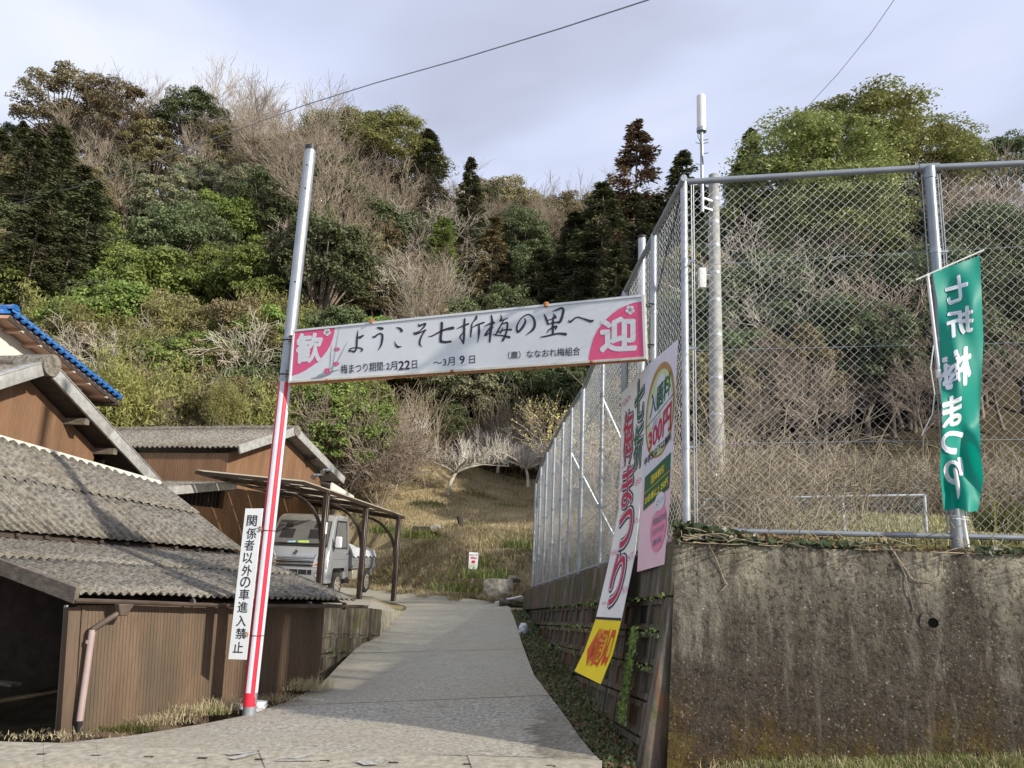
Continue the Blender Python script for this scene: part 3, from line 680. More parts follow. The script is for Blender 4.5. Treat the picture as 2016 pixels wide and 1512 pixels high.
for t_ in (.25, .5, .75):
    b = MB(); b.tube([bo.lerp(to, t_)-sn*.03 for bo, to in zip(bots, tops)], .003, 5); b.build('tension_wire', M['galv'], sf)
b = MB(); b.tube([bo+Vector((0, 0, .05)) for bo in bots], .02, 8); b.build('bottom_rail', M['galv'], sf)
b = MB()
for i in range(1, len(tops)):
    for t_ in (.26, .5, .74):
        b = MB(); p = bots[i].lerp(tops[i], t_); b.tube([p-Vector((0, 0, .02)), p+Vector((0, 0, .02))], .034, 10); smooth_angle(b.build('band_clamp', M['galv_d'], sf))
for i in (3, 5):   # slanting braces behind the fence
    b = MB(); e = bots[i]-sn*.95+Vector((0, 0, .0)); e.z = field_z(e.x, e.y)-.05
    b.tube([e+sdir*-.0, bots[i].lerp(tops[i], .72)], .02, 8); smooth_angle(b.build('brace', M['galv'], sf))
# ---------------------------------------------------------------- buildings on the left
def corrug(name, eL, eR, tL, tR, u0, u1, waves, amp, mat, parent, thick=.012, rows=5, lift=0.0, over=0.0):
    """one corrugated sheet: waves counted over the full roof width, u0..u1 this sheet"""
    n = (eR-eL).cross(tL-eL).normalized()
    if n.z < 0: n = -n
    k = int((u1-u0)*waves*8)+1; V = []; F = []
    for side in (0, 1):
        for j in range(rows+1):
            v = (-over+(1+over)*j/rows)
            for i in range(k+1):
                u = lerp(u0, u1, i/k); p = bil(eL, eR, tL, tR, u, v)
                V.append(p+n*(amp*math.cos(u*waves*2*math.pi)+lift+.004*math.sin(u*9+v*5)-(thick if side else 0)))
    m = k+1; o = (rows+1)*m
    for j in range(rows):
        for i in range(k):
            a = j*m+i; F.append((a, a+1, a+m+1, a+m)); F.append((o+a+m, o+a+m+1, o+a+1, o+a))
    for i in range(k): F.append((i+1, i, o+i, o+i+1)); a = rows*m+i; F.append((a, a+1, o+a+1, o+a))
    for j in range(rows): a = j*m; F.append((a, a+m, o+a+m, o+a)); a = j*m+k; F.append((a+m, a, o+a, o+a+m))
    me = mesh_np(name, [tuple(p) for p in V], F, mat, True); return link(name, me, None, parent)
def ribwall(name, BL, BR, TR, TL, pitch, depth, mat, parent, n=None, holes=()):
    w = (BR-BL).length; k = max(2, int(w/pitch)); N = n or (BR-BL).cross(TL-BL).normalized(); b = MB()
    for i in range(k):
        us = [i/k, (i+.10)/k, (i+.18)/k, (i+1)/k]; ds = [-depth, -depth, 0, 0]
        for a in range(3):
            q = [BL.lerp(BR, us[a])+N*ds[a], BL.lerp(BR, us[a+1])+N*ds[a+1], TL.lerp(TR, us[a+1])+N*ds[a+1], TL.lerp(TR, us[a])+N*ds[a]]
            b.face(q)
        b.face([BL.lerp(BR, (i+1)/k), BL.lerp(BR, (i+1)/k)-N*depth, TL.lerp(TR, (i+1)/k)-N*depth, TL.lerp(TR, (i+1)/k)])
    return b.build(name, mat, parent)
def solid(name, pts_bottom, pts_top, mat, parent):
    b = MB(); b.hexa(list(pts_bottom)+list(pts_top)); return b.build(name, mat, parent)
Zv = Vector((0, 0, 1))
# ---- low shed with two stepped corrugated roofs
EL, ER = P(152, 1166, 7.5), P(702, 1180, 10.2)
TL, TR = P(-172, 1040, 9.4), P(480, 1092, 11.6)
UEL, UER = P(-24, 1043, 9.5), P(478, 1085, 11.45)
UTL, UTR = P(-330, 776, 9.0), P(314, 956, 13.4)
shed = empty('shed', (EL.x, EL.y, -.1), 'low brown shed with two stepped corrugated roofs and an open dark side', 'shed')
random.seed(11)
cuts = [0, .17, .335, .5, .66, .83, 1.0]
for i in range(6):
    for (v0, v1, lf) in ((0, .56, 0.0), (.5, 1.0, .016)):
        e0, e1 = EL.lerp(TL, v0), ER.lerp(TR, v0); t0, t1 = EL.lerp(TL, v1), ER.lerp(TR, v1)
        corrug('roof_sheet', e0, e1, t0, t1, cuts[i], cuts[i+1]+.004*(i < 5), 42, .017, M['slate'], shed, rows=4, lift=lf+random.uniform(-.004, .008)+(.004 if i % 2 else 0))
cuts = [0, .2, .4, .6, .8, 1.0]
for i in range(5):
    for (v0, v1, lf) in ((0, .54, 0.0), (.5, 1.0, .018)):
        e0, e1 = UEL.lerp(UTL, v0), UER.lerp(UTR, v0); t0, t1 = UEL.lerp(UTL, v1), UER.lerp(UTR, v1)
        corrug('roof_sheet', e0, e1, t0, t1, cuts[i], cuts[i+1]+.004*(i < 4), 31, .021, M['slate'], shed, rows=4, lift=.035+lf+random.uniform(-.004, .008)+(.004 if i % 2 else 0))
# ridge flashing where the upper roof meets the wall of the barn
b = MB(); up1, up2 = UTL+Vector((0, 0, .05)), UTR+Vector((0, 0, .05)); k = 62
dn = (UEL-UTL).normalized()*.10; dn2 = (UER-UTR).normalized()*.10
for i in range(k):
    a, c = i/k, (i+1)/k; h0, h1 = .012*math.cos(i*math.pi), .012*math.cos((i+1)*math.pi)
    p0, p1 = up1.lerp(up2, a), up1.lerp(up2, c)
    b.face([p0+dn.lerp(dn2, a)+Zv*(.0+h0), p1+dn.lerp(dn2, c)+Zv*(.0+h1), p1+Zv*.035, p0+Zv*.035])
b.build('flashing', M['cream'], shed)
# front wall
wBL, wBR = P(140, 1446, 7.62), P(629, 1336, 9.95); wBL.z -= .25; wBR.z -= .25
inn = ((TL-EL)+(TR-ER)); inn.z = 0; inn.normalize()
eTL, eTR = EL+inn*.16, ER.lerp(EL, .12)+inn*.14
fTL = P(152, 1192, 7.64); fTR = P(640, 1190, 9.98)
fn = (wBR-wBL).cross(fTL-wBL).normalized()
ribwall('siding', wBL, wBR, fTR, fTL, .034, .004, M['siding'], shed)
b = MB(); b.beam(fTL+inn*.05-Zv*.02+(fTL-fTR).normalized()*.02, wBL+inn*.05+(fTL-fTR).normalized()*.02, .10, .10, up=fn); b.build('corner_post', M['siding'], shed)
b = MB(); b.beam(fTL-fn*-.012+(fTR-fTL).normalized()*.055, wBL+fn*.012+(wBR-wBL).normalized()*.055, .03, .012, up=fn); b.build('corner_strip', M['siding'], shed)
b = MB(); b.beam(wBL+inn*.10+(wBL-wBR).normalized()*.05-Zv*0, fTL+inn*.10+(wBL-wBR).normalized()*.05, .018, .05, up=fn); b.build('pale_edge_board', M['galvcap'], shed)
# far end wall + back wall + left dark boards
iBR = wBR+inn*2.6; iTR = fTR+inn*2.4+Zv*.45; b = MB(); b.face([wBR, iBR, iTR, fTR]); b.face([wBR-fn*.02, fTR-fn*.02, iTR-fn*.02, iBR-fn*.02]); b.build('end_wall', M['siding'], shed)
bA, bB = TL.copy(), TR.copy(); b = MB()
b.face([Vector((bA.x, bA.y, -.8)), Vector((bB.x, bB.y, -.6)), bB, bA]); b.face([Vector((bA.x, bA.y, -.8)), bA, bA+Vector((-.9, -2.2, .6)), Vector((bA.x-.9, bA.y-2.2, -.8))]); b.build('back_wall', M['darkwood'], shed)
b = MB()
b.face([UEL, UEL+(UTL-UEL)*1.0, UTR, UER][::-1]);
for (e0, e1, t0, t1, dz) in ((UEL, UER, UTL, UTR, .07), (EL+inn*.22, ER+inn*.2, TL, TR, .06)):
    rows = [[tuple(bil(e0, e1, t0, t1, u/10, v/10)-Zv*dz) for u in range(11)] for v in range(11)]
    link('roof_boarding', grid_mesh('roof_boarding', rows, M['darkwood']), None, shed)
# riser between the two roofs, right part of upper volume
b = MB(); b.face([TL-Zv*.02, TR-Zv*.02, UER-Zv*.06+inn*.02, UEL-Zv*.06+inn*.3]); b.build('riser_board', M['darkwood'], shed)
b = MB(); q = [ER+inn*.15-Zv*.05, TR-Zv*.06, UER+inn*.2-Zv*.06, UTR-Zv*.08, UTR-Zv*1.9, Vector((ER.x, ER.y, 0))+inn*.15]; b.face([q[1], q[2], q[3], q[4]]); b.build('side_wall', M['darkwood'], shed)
# rake board on the left end of the lower roof
r0, r1 = P(152, 1172, 7.46), P(-20, 1108, 8.35); dd = (r0-r1).normalized(); b = MB(); b.beam(r1-dd*.8, r0, .045, .155, up=Zv); o = b.build('rake_board', M['oldwood'], shed); bevel(o, .006, 1)
for k in range(9):   # exposed purlin stubs under the upper eave
    p = UEL.lerp(UER, .1+k*.1)-Zv*.03; b = MB(); b.beam(p-inn*.03, p+inn*.25, .045, .04); b.build('batten', M['darkwood'], shed)
# gutter and downpipe
gt = []
for i in range(25):
    t = i/24; p = EL.lerp(ER, -.01+1.05*t)-Zv*(.055+.018*math.sin(t*3.3)**2+.012*t)-inn*.035; gt.append(p)
b = MB(); 
for i in range(24):
    for k in range(6):
        a0, a1 = math.pi*k/6, math.pi*(k+1)/6
        f_ = lambda p, a, r: p-inn*(math.cos(a)*r)-Zv*(math.sin(a)*r)
        b.face([f_(gt[i], a0, .042), f_(gt[i+1], a0, .042), f_(gt[i+1], a1, .042), f_(gt[i], a1, .042)])
        b.face([f_(gt[i], a1, .037), f_(gt[i+1], a1, .037), f_(gt[i+1], a0, .037), f_(gt[i], a0, .037)])
b.build('gutter', M['gutter'], shed)
gd = (gt[-1]-gt[0]).normalized()
for t in (.33, .55, .75, .9):
    p = gt[0].lerp(gt[-1], t)-Zv*.012; b = MB(); b.tube([p-gd*.012-Zv*.004, p+gd*.012-Zv*.004], .045, 12); b.build('gutter_joint', M['gutter'], shed)
hc = P(243, 1196, 7.78); b = MB()
b.hexa([hc-gd*.045-inn*.04-Zv*.075, hc+gd*.03-inn*.04-Zv*.075, hc+gd*.03+inn*.03-Zv*.075, hc-gd*.045+inn*.03-Zv*.075, hc-gd*.075-inn*.055+Zv*.035, hc+gd*.075-inn*.055+Zv*.035, hc+gd*.075+inn*.04+Zv*.035, hc-gd*.075+inn*.04+Zv*.035]); o = b.build('rain_head', M['gutter'], shed); bevel(o, .008, 1)
b = MB(); b.tube([P(235, 1206, 7.76), P(222, 1214, 7.72), P(186, 1236, 7.66), P(182, 1244, 7.65)], .028, 12); smooth_angle(b.build('pipe_elbow', M['gutter'], shed), 60)
b = MB(); b.tube([P(182, 1240, 7.65), P(157, 1419, 7.62)], .030, 14); smooth_angle(b.build('downpipe', M['pipe'], shed))
b = MB(); b.tube([P(157, 1419, 7.62), P(156, 1440, 7.62)], .024, 12); smooth_angle(b.build('drain_stub', M['dark'], shed))
b = MB(); pc = P(176, 1260, 7.65); b.tube([pc, pc-Zv*.03], .033, 14); b.build('pipe_band', M['pipe'], shed)
# lumber stacked in the dark interior
for k in range(9):
    a = Vector((-4.75-random.random()*1.2, 7.9+random.random()*1.0, -.25+.06*k)); d = Vector((random.uniform(-1, -.4), random.uniform(.2, 1), random.uniform(-.05, .12)))
    b = MB(); b.beam(a, a+d*1.5, .12, .03); o = b.build('plank', M['oldwood'], None)
    tag(o, 'old plank on the heap inside the dark open shed', 'plank', 'planks heaped inside the open shed')
b = MB(); p0 = Vector((-5.6, 8.1, -.3)); b.beam(p0, p0+Zv*1.5, .09, .09, up=(0, 1, 0)); b.build('inner_post', M['darkwood'], shed)
b = MB(); p0 = Vector((-6.5, 7.6, -.3)); b.beam(p0, p0+Zv*1.9, .09, .09, up=(0, 1, 0)); b.build('inner_post', M['darkwood'], shed)

# ---- barn 1: gable above the shed
rg = P(97, 722, 11.2); re = P(308, 950, 14.0); run = re-rg; le = rg+Vector((-run.x, -run.y, run.z))
bk1 = Vector((-run.y, run.x, 0)).normalized()   # away from the viewer, along the ridge
barn = empty('barn', (rg.x, rg.y, 0), 'nearer brown gabled barn with thick pale rake boards behind the low shed', 'barn')
ov = .42
for (s0, s1, nm) in ((rg, re, 0), (rg, le, 1)):
    for k in range(4):
        a, c = s0+bk1*(k*1.6), s0+bk1*((k+1)*1.6+.03); a2, c2 = s1+bk1*(k*1.6), s1+bk1*((k+1)*1.6+.03)
        corrug('roof_sheet', a2+Zv*.03, c2+Zv*.03, a+Zv*.03, c+Zv*.03, 0, 1, 13, .022, M['slate'], barn, rows=3, lift=.03+.004*(k % 2))
for s1 in (re, le):    # fascia along the rake, in two lengths, folded over the roof edge
    d = (s1-rg).normalized()
    for (t0, t1) in ((.045, .52), (.525, 1.03)):
        p, q = rg.lerp(s1, t0), rg.lerp(s1, t1); out = -bk1
        wv = d.cross(out).normalized()
        if wv.z < 0: wv = -wv
        b = MB(); b.hexa([p-wv*.10+out*.02, q-wv*.10+out*.02, q-wv*.10-out*.03, p-wv*.10-out*.03, p+wv*.085+out*.02, q+wv*.085+out*.02, q+wv*.085-out*.03, p+wv*.085-out*.03])
        b.hexa([p+wv*.088+out*.03, q+wv*.088+out*.03, q+wv*.088-out*.16, p+wv*.088-out*.16, p+wv*.105+out*.03, q+wv*.105+out*.03, q+wv*.105-out*.16, p+wv*.105-out*.16]); o = b.build('rake_fascia', M['galvcap'], barn)
        bevel(o, .012, 2)
b = MB(); pts = [rg-bk1*.06+Zv*.02, rg+bk1*.5+Zv*.02]; b.tube(pts, .165, 20); b.tube([rg+bk1*.45+Zv*.045, rg+bk1*6.4+Zv*.045], .13, 16); smooth_angle(b.build('ridge_cap', M['slate'], barn))
# gable wall, set back under the overhang
wa = rg+bk1*ov-Zv*.12; wl = le+bk1*ov-Zv*.12; wr_t = rg.lerp(re, .60)+bk1*ov-Zv*.12; base_z = .2
n1_ = -bk1
ribwall('siding', Vector((wl.x, wl.y, base_z)), Vector((wa.x, wa.y, base_z)), wa, wl, .05, .005, M['siding2'], barn, n=n1_)
ribwall('siding', Vector((wa.x, wa.y, base_z)), Vector((wr_t.x, wr_t.y, base_z)), wr_t, wa, .05, .005, M['siding2'], barn, n=n1_)
b = MB(); x0 = Vector((wr_t.x, wr_t.y, base_z)); b.face([x0, x0+bk1*5, wr_t+bk1*5, wr_t]); b.build('side_wall', M['darkwood'], barn)
for s1 in (re, le):
    b = MB(); q = [rg-bk1*0-Zv*.07, s1-Zv*.07, s1+bk1*6-Zv*.07, rg+bk1*6-Zv*.07]; b.face(q[::-1]); b.face([p-Zv*-.02 for p in q]); b.build('soffit_board', M['darkwood'], barn)
for t_ in (.34, .60, .9):
    p = rg.lerp(re, t_)-Zv*.17; b = MB(); b.beam(p+bk1*.03, p+bk1*(ov+.6), .10, .10); b.build('purlin', M['oldwood'], barn)
for t_ in (.72, .8, .88):
    p = rg.lerp(re, t_)+bk1*.5-Zv*.14; b = MB(); b.beam(p, p+bk1*2.5, .07, .07); b.build('eave_batten', M['oldwood'], barn)

# ---- house with the blue tiled roof
hr = P(20, 618, 17.0); he = P(232, 786, 21.0); hrun = he-hr; hl = hr+Vector((-hrun.x, -hrun.y, hrun.z))
hb = Vector((-hrun.y, hrun.x, 0)).normalized()
house = empty('house', (hr.x, hr.y, 1), 'white plastered house with a shiny blue tiled gable roof at the left edge', 'house')
for s1 in (he, hl):
    b = MB(); q = [hr, s1, s1+hb*7, hr+hb*7]
    if s1 is hl: q = q[::-1]
    b.hexa([p-Zv*.10 for p in q]+[p-Zv*.03 for p in q]); b.build('roof_slab', M['soffit'], house)
tile = None
def half_tile(r, L_, t=.012, seg=6):
    b = MB()
    for k in range(seg):
        a0, a1 = math.pi*k/seg, math.pi*(k+1)/seg
        P0 = lambda a, x, rr: (x, math.cos(a)*rr, math.sin(a)*rr)
        b.face([P0(a0, 0, r), P0(a0, L_, r*.9), P0(a1, L_, r*.9), P0(a1, 0, r)])
        b.face([P0(a1, 0, r-t), P0(a0, 0, r-t), P0(a0, 0, r), P0(a1, 0, r)])
    b.face([(0, math.cos(math.pi*k/seg)*(r-t), math.sin(math.pi*k/seg)*(r-t)) for k in range(seg+1)])
    return b.mesh('tile', M['bluetile'], True)
tm = half_tile(.115, .27, .02)
def place(me, name, parent, loc, xd, yd, zd, sc=1.0):
    o = bpy.data.objects.new(name, me); C.objects.link(o)
    o.parent = parent; o.matrix_parent_inverse = Matrix.Translation(-parent.location)
    m = Matrix((xd*sc, yd*sc, zd*sc)).transposed().to_4x4(); m.translation = loc; o.matrix_basis = m; return o
hd = (he-hr).normalized(); hn = hb.cross(hd).normalized(); 
if hn.z < 0: hn = -hn
b = MB(); b.tube([(-.06, 0, 0), (.0, 0, 0), (.05, 0, 0)], [.05, .085, .085], 12); vc = b.mesh('verge_cap', M['bluetile'], True)
nt = int((he-hr).length/.225)
for col in range(5):
    for k in range(nt+1):
        p = he-hd*(.225*k)+hb*(-.02+.27*col)+hn*(.012+.004*(k % 2))
        ti = .10; xd = (-hd*math.cos(ti)-hn*math.sin(ti)); place(tm, 'tile', house, p+hn*.03, xd, hb, (hn*math.cos(ti)-hd*math.sin(ti)))
        if col == 0: place(vc, 'verge_cap', house, p+hn*.035-hb*.05-hd*.05, hb, hd, hn)
hd2 = (hl-hr).normalized(); hn2 = hb.cross(hd2).normalized()
if hn2.z < 0: hn2 = -hn2
for k in range(nt+1):
    place(tm, 'tile', house, hl-hd2*(.225*k)+hb*.06+hn2*.01, -hd2, hb, hn2)
rt = half_tile(.13, .36, .02, 8)
for k in range(9): place(rt, 'ridge_tile', house, hr-hb*.12+hb*(.33*k)+Zv*.09, hb, Vector((-hb.y, hb.x, 0)), Zv)
for k in range(3):
    b = MB(); b.hexa([p for p in []] or [hr+hd*x+hb*y+Zv*z for (x, y, z) in ((-.16+.02*k, -.02, .0+.05*k), (.16-.02*k, -.02, .0+.05*k), (.16-.02*k, 3, .0+.05*k), (-.16+.02*k, 3, .0+.05*k), (-.16+.02*k, -.02, .042+.05*k), (.16-.02*k, -.02, .042+.05*k), (.16-.02*k, 3, .042+.05*k), (-.16+.02*k, 3, .042+.05*k))]); o = b.build('ridge_course', M['bluetile'], house); bevel(o, .012, 2)
# gable wall (plaster) set well back, brackets, fascia
hov = .50; ga = hr+hb*hov-Zv*.12; gr_ = hr.lerp(he, .80)+hb*hov-Zv*.12; gl_ = hl+hb*hov-Zv*.12
b = MB(); b.face([Vector((gl_.x, gl_.y, .6)), Vector((gr_.x, gr_.y, .6)), gr_, ga, gl_]); b.build('wall', M['plaster'], house)
b = MB(); b.face([Vector((gr_.x, gr_.y, .6)), Vector((gr_.x, gr_.y, .6))+hb*6, gr_+hb*6, gr_]); b.build('wall', M['plaster'], house)
for t_ in (.12, .27, .42, .57, .72, .9):
    p = hr.lerp(he, t_)-hn*.14; b = MB(); b.beam(p+hb*.04, p+hb*(hov+.0), .10, .09, up=hn); o = b.build('bracket', M['darkwood'] if False else M['soffit'], house)
    b = MB(); b.beam(p-hb*.01, p+hb*.038, .07, .07, up=hn); b.build('bracket_cap', M['plaster'], house)
b = MB(); b.beam(hr-hn*.10+hb*.0, he-hn*.10, .03, .10, up=hn); b.build('verge_board', M['darkwood'], house)
b = MB(); b.beam(he-hn*.16-hb*.1, he-hn*.16+hb*5, .1, .08, up=hn); b.build('gutter', M['gutter'], house)
b = MB(); pv = P(8, 652, 18.6); b.beam(pv-Vector((.25, 0, 0)), pv+Vector((.18, .1, 0)), .05, .05); b.beam(pv, pv-Zv*.25, .05, .05, up=(0, 1, 0)); b.build('gable_vent_ornament', M['soffit'], house)

# ---- barn 2 behind the carport
ap = P(583, 848, 18.8); l2 = P(471, 884, 16.7); r2 = P(676, 944, 21.0)
g2 = (r2-l2); g2.z = 0; g2.normalize(); b2k = Vector((-g2.y, g2.x, 0))
barn2 = empty('barn', (ap.x, ap.y, .4), 'farther orange-brown barn with a slatted opening, behind the carport and the red-striped pole', 'barn')
for (s1, n_) in ((l2, 0), (r2, 1)):
    for k in range(4):
        a, c = ap+b2k*(k*1.5), ap+b2k*((k+1)*1.5+.02); a2, c2 = s1+b2k*(k*1.5), s1+b2k*((k+1)*1.5+.02)
        corrug('roof_sheet', a2+Zv*.02, c2+Zv*.02, a+Zv*.02, c+Zv*.02, 0, 1, 11, .024, M['slate'], barn2, rows=3, lift=.03+.004*(k % 2))
for s1, tt in ((l2, (0.03, 1.0)), (r2, (.03, 1.02))):
    d = (s1-ap).normalized(); out = -b2k; wv = d.cross(out).normalized()
    if wv.z < 0: wv = -wv
    p, q = ap.lerp(s1, tt[0]), ap.lerp(s1, tt[1]); b = MB()
    b.hexa([p-wv*.11+out*.02, q-wv*.11+out*.02, q-wv*.11-out*.03, p-wv*.11-out*.03, p+wv*.09+out*.02, q+wv*.09+out*.02, q+wv*.09-out*.03, p+wv*.09-out*.03])
    o = b.build('rake_fascia', M['galvcap'], barn2); bevel(o, .012, 1)
b = MB(); b.tube([ap-b2k*.05+Zv*.0, ap+b2k*.45+Zv*.0], .13, 16); b.tube([ap+b2k*.4+Zv*.05, ap+b2k*6+Zv*.05], .09, 12); smooth_angle(b.build('ridge_cap', M['slate'], barn2))
o2 = .38
fw = lambda p: Vector((p.x, p.y, .3))
A2 = ap+b2k*o2-Zv*.12; L2 = ap.lerp(l2, .93)+b2k*o2-Zv*.12; R2w = ap.lerp(r2, .80)+b2k*o2-Zv*.12
ribwall('siding', fw(L2), fw(A2), A2, L2, .065, .007, M['siding2'], barn2, n=-b2k)
ribwall('siding', fw(A2), fw(R2w), R2w, A2, .065, .007, M['siding2'], barn2, n=-b2k)
ribwall('siding', fw(L2)+b2k*5, fw(L2), L2, L2+b2k*5, .065, .007, M['siding2'], barn2)
b = MB(); b.face([fw(R2w), fw(R2w)+b2k*5, R2w+b2k*5, R2w]); b.build('side_wall', M['siding2'], barn2)
b = MB(); q = [ap-Zv*.05, r2-Zv*.05, r2+b2k*5.5-Zv*.05, ap+b2k*5.5-Zv*.05]; b.face(q[::-1]); b.build('soffit', M['galvcap'], barn2)
for t_ in (.45, .75):
    p = ap.lerp(r2, t_)-Zv*.13; b = MB(); b.beam(p+b2k*.02, p+b2k*(o2+.02), .08, .08); b.build('purlin', M['darkwood'], barn2)
# lean-to in front
lf = L2+b2k*0.02; gfront = Vector((L2.x, L2.y, 0))-g2*1.85
w3t0 = Vector((gfront.x, gfront.y, P(363, 972, gfront.y).z)); w3t1 = Vector((L2.x, L2.y, P(456, 962, L2.y).z))
w3t0 = w3t0; n3 = -b2k
zo0, zo1 = P(372, 990, gfront.y+.2).z, P(455, 1002, L2.y-.1).z
low0 = Vector((gfront.x, gfront.y, zo0)); low1 = Vector((L2.x, L2.y, zo1))
ribwall('siding', fw(gfront), fw(L2), low1, low0, .065, .007, M['siding2'], barn2, n=n3)
b = MB(); q = [low0+b2k*.12, low1+b2k*.12, w3t1+b2k*.12, w3t0+b2k*.12]; b.face(q); b.build('louver_shade', M['dark'], barn2)  # near-black sheet paints the shade inside the slatted opening
for k in range(15):
    t_ = .03+k*.067; b = MB(); b.beam(low0.lerp(low1, t_)+b2k*.05, w3t0.lerp(w3t1, t_)+b2k*.05, .022, .04, up=b2k); b.build('slat', M['darkwood'], barn2)
b = MB(); b.beam(low0-g2*.03, w3t0-g2*.03, .08, .08, up=b2k); b.build('post', M['siding2'], barn2)
b = MB(); b.beam(low1+n3*.03, w3t1+n3*.03, .05, .03, up=b2k); b.build('post', M['siding2'], barn2)
b = MB(); x0 = fw(gfront); b.face([x0+b2k*4, x0, w3t0, w3t0+b2k*4]); b.build('side_wall', M['darkwood'], barn2)
e0, e1 = w3t0+n3*.3-g2*.35+Zv*.03, w3t0+b2k*3-g2*.35+Zv*.03; f0, f1 = w3t1+n3*.3+Zv*.10, w3t1+b2k*3+Zv*.10
corrug('roof_sheet', e0, e1, f0, f1, 0, 1, 24, .024, M['slate'], barn2, rows=3, lift=.03)
b = MB(); b.beam(e0-Zv*.03, f0-Zv*.03, .03, .16, up=Zv); o = b.build('rake_fascia', M['galvcap'], barn2)
# small awning with pale fascia right of the gable and twin spot lamps
q = [P(630, 958, 19.2), P(649, 953, 19.2), P(697, 980, 20.8), P(672, 985, 20.8)]
b = MB(); b.beam(P(652, 958, 19.0), P(695, 984, 20.9), .04, .20, up=Zv); b.build('awning_fascia', M['plaster'], barn2)
corrug('awning_sheet', P(652, 955, 19.0), P(694, 981, 20.9), P(628, 948, 19.6), P(672, 972, 21.3), 0, 1, 9, .02, M['galvcap'], barn2, rows=2)
for (x, y) in ((621, 935), (639, 925)):
    lp = P(x, y, 18.9); b = MB(); b.tube([lp+Vector((.12, .2, .03)), lp], [.03, .03], 8); b.tube([lp, lp+Vector((-.02, -.1, -.07))], [.035, .07], 12); smooth_angle(b.build('spot_lamp', M['chrome'], barn2))

# ---- platform with block wall under the carport
pc_ = P(752, 1200, 13.0); pl_ = P(636, 1186, 11.0); pr_ = P(800, 1203, 17.0)
cd = (pc_-pl_); cd.z = 0; cd.normalize(); pn = Vector((cd.y, -cd.x, 0))
plat = empty('block_wall', (pc_.x, pc_.y, 0), 'short brown wall of framed blocks holding up the carport floor at the left path edge', 'wall')
gz = -.25
b = MB(); b.hexa([Vector((pl_.x, pl_.y, pl_.z-.42))-pn*.3, Vector((pl_.x, pl_.y, pl_.z-.42)), Vector((pc_.x, pc_.y, pc_.z-.40)), Vector((pc_.x, pc_.y, pc_.z-.40))-pn*.3, pl_-pn*.3, pl_, pc_, pc_-pn*.3][::1])
o = b.build('cap_beam', M['block2'], plat)
b = MB(); b.hexa([Vector((pl_.x, pl_.y, gz))-pn*.3, Vector((pl_.x, pl_.y, gz))-pn*.04, Vector((pc_.x, pc_.y, gz))-pn*.04, Vector((pc_.x, pc_.y, gz))-pn*.3, pl_-pn*.3-Zv*.42, pl_-pn*.04-Zv*.42, pc_-pn*.04-Zv*.4, pc_-pn*.3-Zv*.4]); b.build('core', M['dark'], plat)
for r in range(4):
    s = -(BW/2 if r % 2 else 0); Lw = Vector((pc_.x-pl_.x, pc_.y-pl_.y, 0)).length
    while s < Lw:
        s0, s1 = max(s, 0), min(s+BW, Lw)
        if s1-s0 > .1:
            c = pl_+cd*((s0+s1)/2); c.z = lerp(pl_.z, pc_.z, s0/Lw)-.42-.27*(r+.5)
            bb = block_mesh(s1-s0-.014, .27-.016); mm = Matrix((cd, pn, Zv)).transposed(); bb.v = [tuple(c+mm@Vector(p)) for p in bb.v]; bb.build('block', M['block2'], plat)
        s += BW
# kerb wall that runs on beside the path
kd = (pr_-pc_); kd.z = 0; kd.normalize(); kn = Vector((kd.y, -kd.x, 0))
b = MB(); q0, q1 = pc_+kd*.02, pr_; b.hexa([Vector((q0.x, q0.y, -.1)), Vector((q1.x, q1.y, -.1)), Vector((q1.x, q1.y, -.1))-kn*.2, Vector((q0.x, q0.y, -.1))-kn*.2, q0, q1, q1-kn*.2, q0-kn*.2]); o = b.build('kerb', M['gutcover'], plat); bevel(o, .01, 1)
# parking floor
fl = [pl_-pn*.25-Zv*.03, pc_-pn*.25-Zv*.03, pr_-kn*.15-Zv*.03, P(735, 1174, 20.6), P(560, 1158, 21.5), Vector((-7.5, 17, .62)), Vector((-6.0, 12, .75))]
b = MB(); b.face(fl); tag(b.build('parking_floor', M['gutcover']), kind='structure')

# ---- carport
posts = [(P(649, 968, 15.9), P(622, 1165, 15.9)), (P(723, 992, 17.9), P(705, 1181, 17.9)), (P(788, 1016, 19.6), P(771, 1196, 19.6))]
car = empty('carport', tuple(posts[0][1]), 'dark brown metal carport with a flat panel roof over the small truck', 'carport')
pd = (posts[2][0]-posts[0][0]).normalized(); side = Vector((-pd.y, pd.x, 0)).normalized()
if side.x > 0: side = -side
for i, (t_, bt) in enumerate(posts):
    base = Vector((bt.x, bt.y, bt.z)); ttop = Vector((bt.x*.5+t_.x*.5, bt.y, t_.z)); base.x = ttop.x
    hx = pd*.085; hy = side*.045
    ax = Vector((pd.x, pd.y, 0)).normalized()
    b = MB(); b.beam(base, ttop, .15, .09, up=side); o = b.build('post', M['brownmetal'], car); bevel(o, .01, 1)
    b = MB(); b.beam(base-ax*.0-side*.046, ttop-side*.046, .012, .004, up=side); b.build('post_trim', M['galvcap'], car)
    # arched brace
    h = .95; pts = []
    for k in range(10):
        a = k/9*math.pi/2; pts.append(ttop+side*(.05+.95*(1-math.cos(a)))+Zv*(-1.0+.95*math.sin(a)))
    for k in range(9):
        b = MB() if k == 0 else b; b.beam(pts[k], pts[k+1]+(pts[k+1]-pts[k]).normalized()*.01, .05, .075, up=ax)
    b.build('arched_brace', M['brownmetal'], car)
    b = MB(); b.beam(ttop-Zv*.06-side*.05, ttop-Zv*.05+side*2.55+Zv*.30, .05, .09, up=Zv); b.build('beam', M['brownmetal'], car)
    posts[i] = (ttop, base)
c0_, c1_ = posts[0][0]-pd*1.0, posts[2][0]+pd*.35
wv2 = side*2.7+Zv*.32
fr_ = [c0_, c1_, c1_+wv2, c0_+wv2]
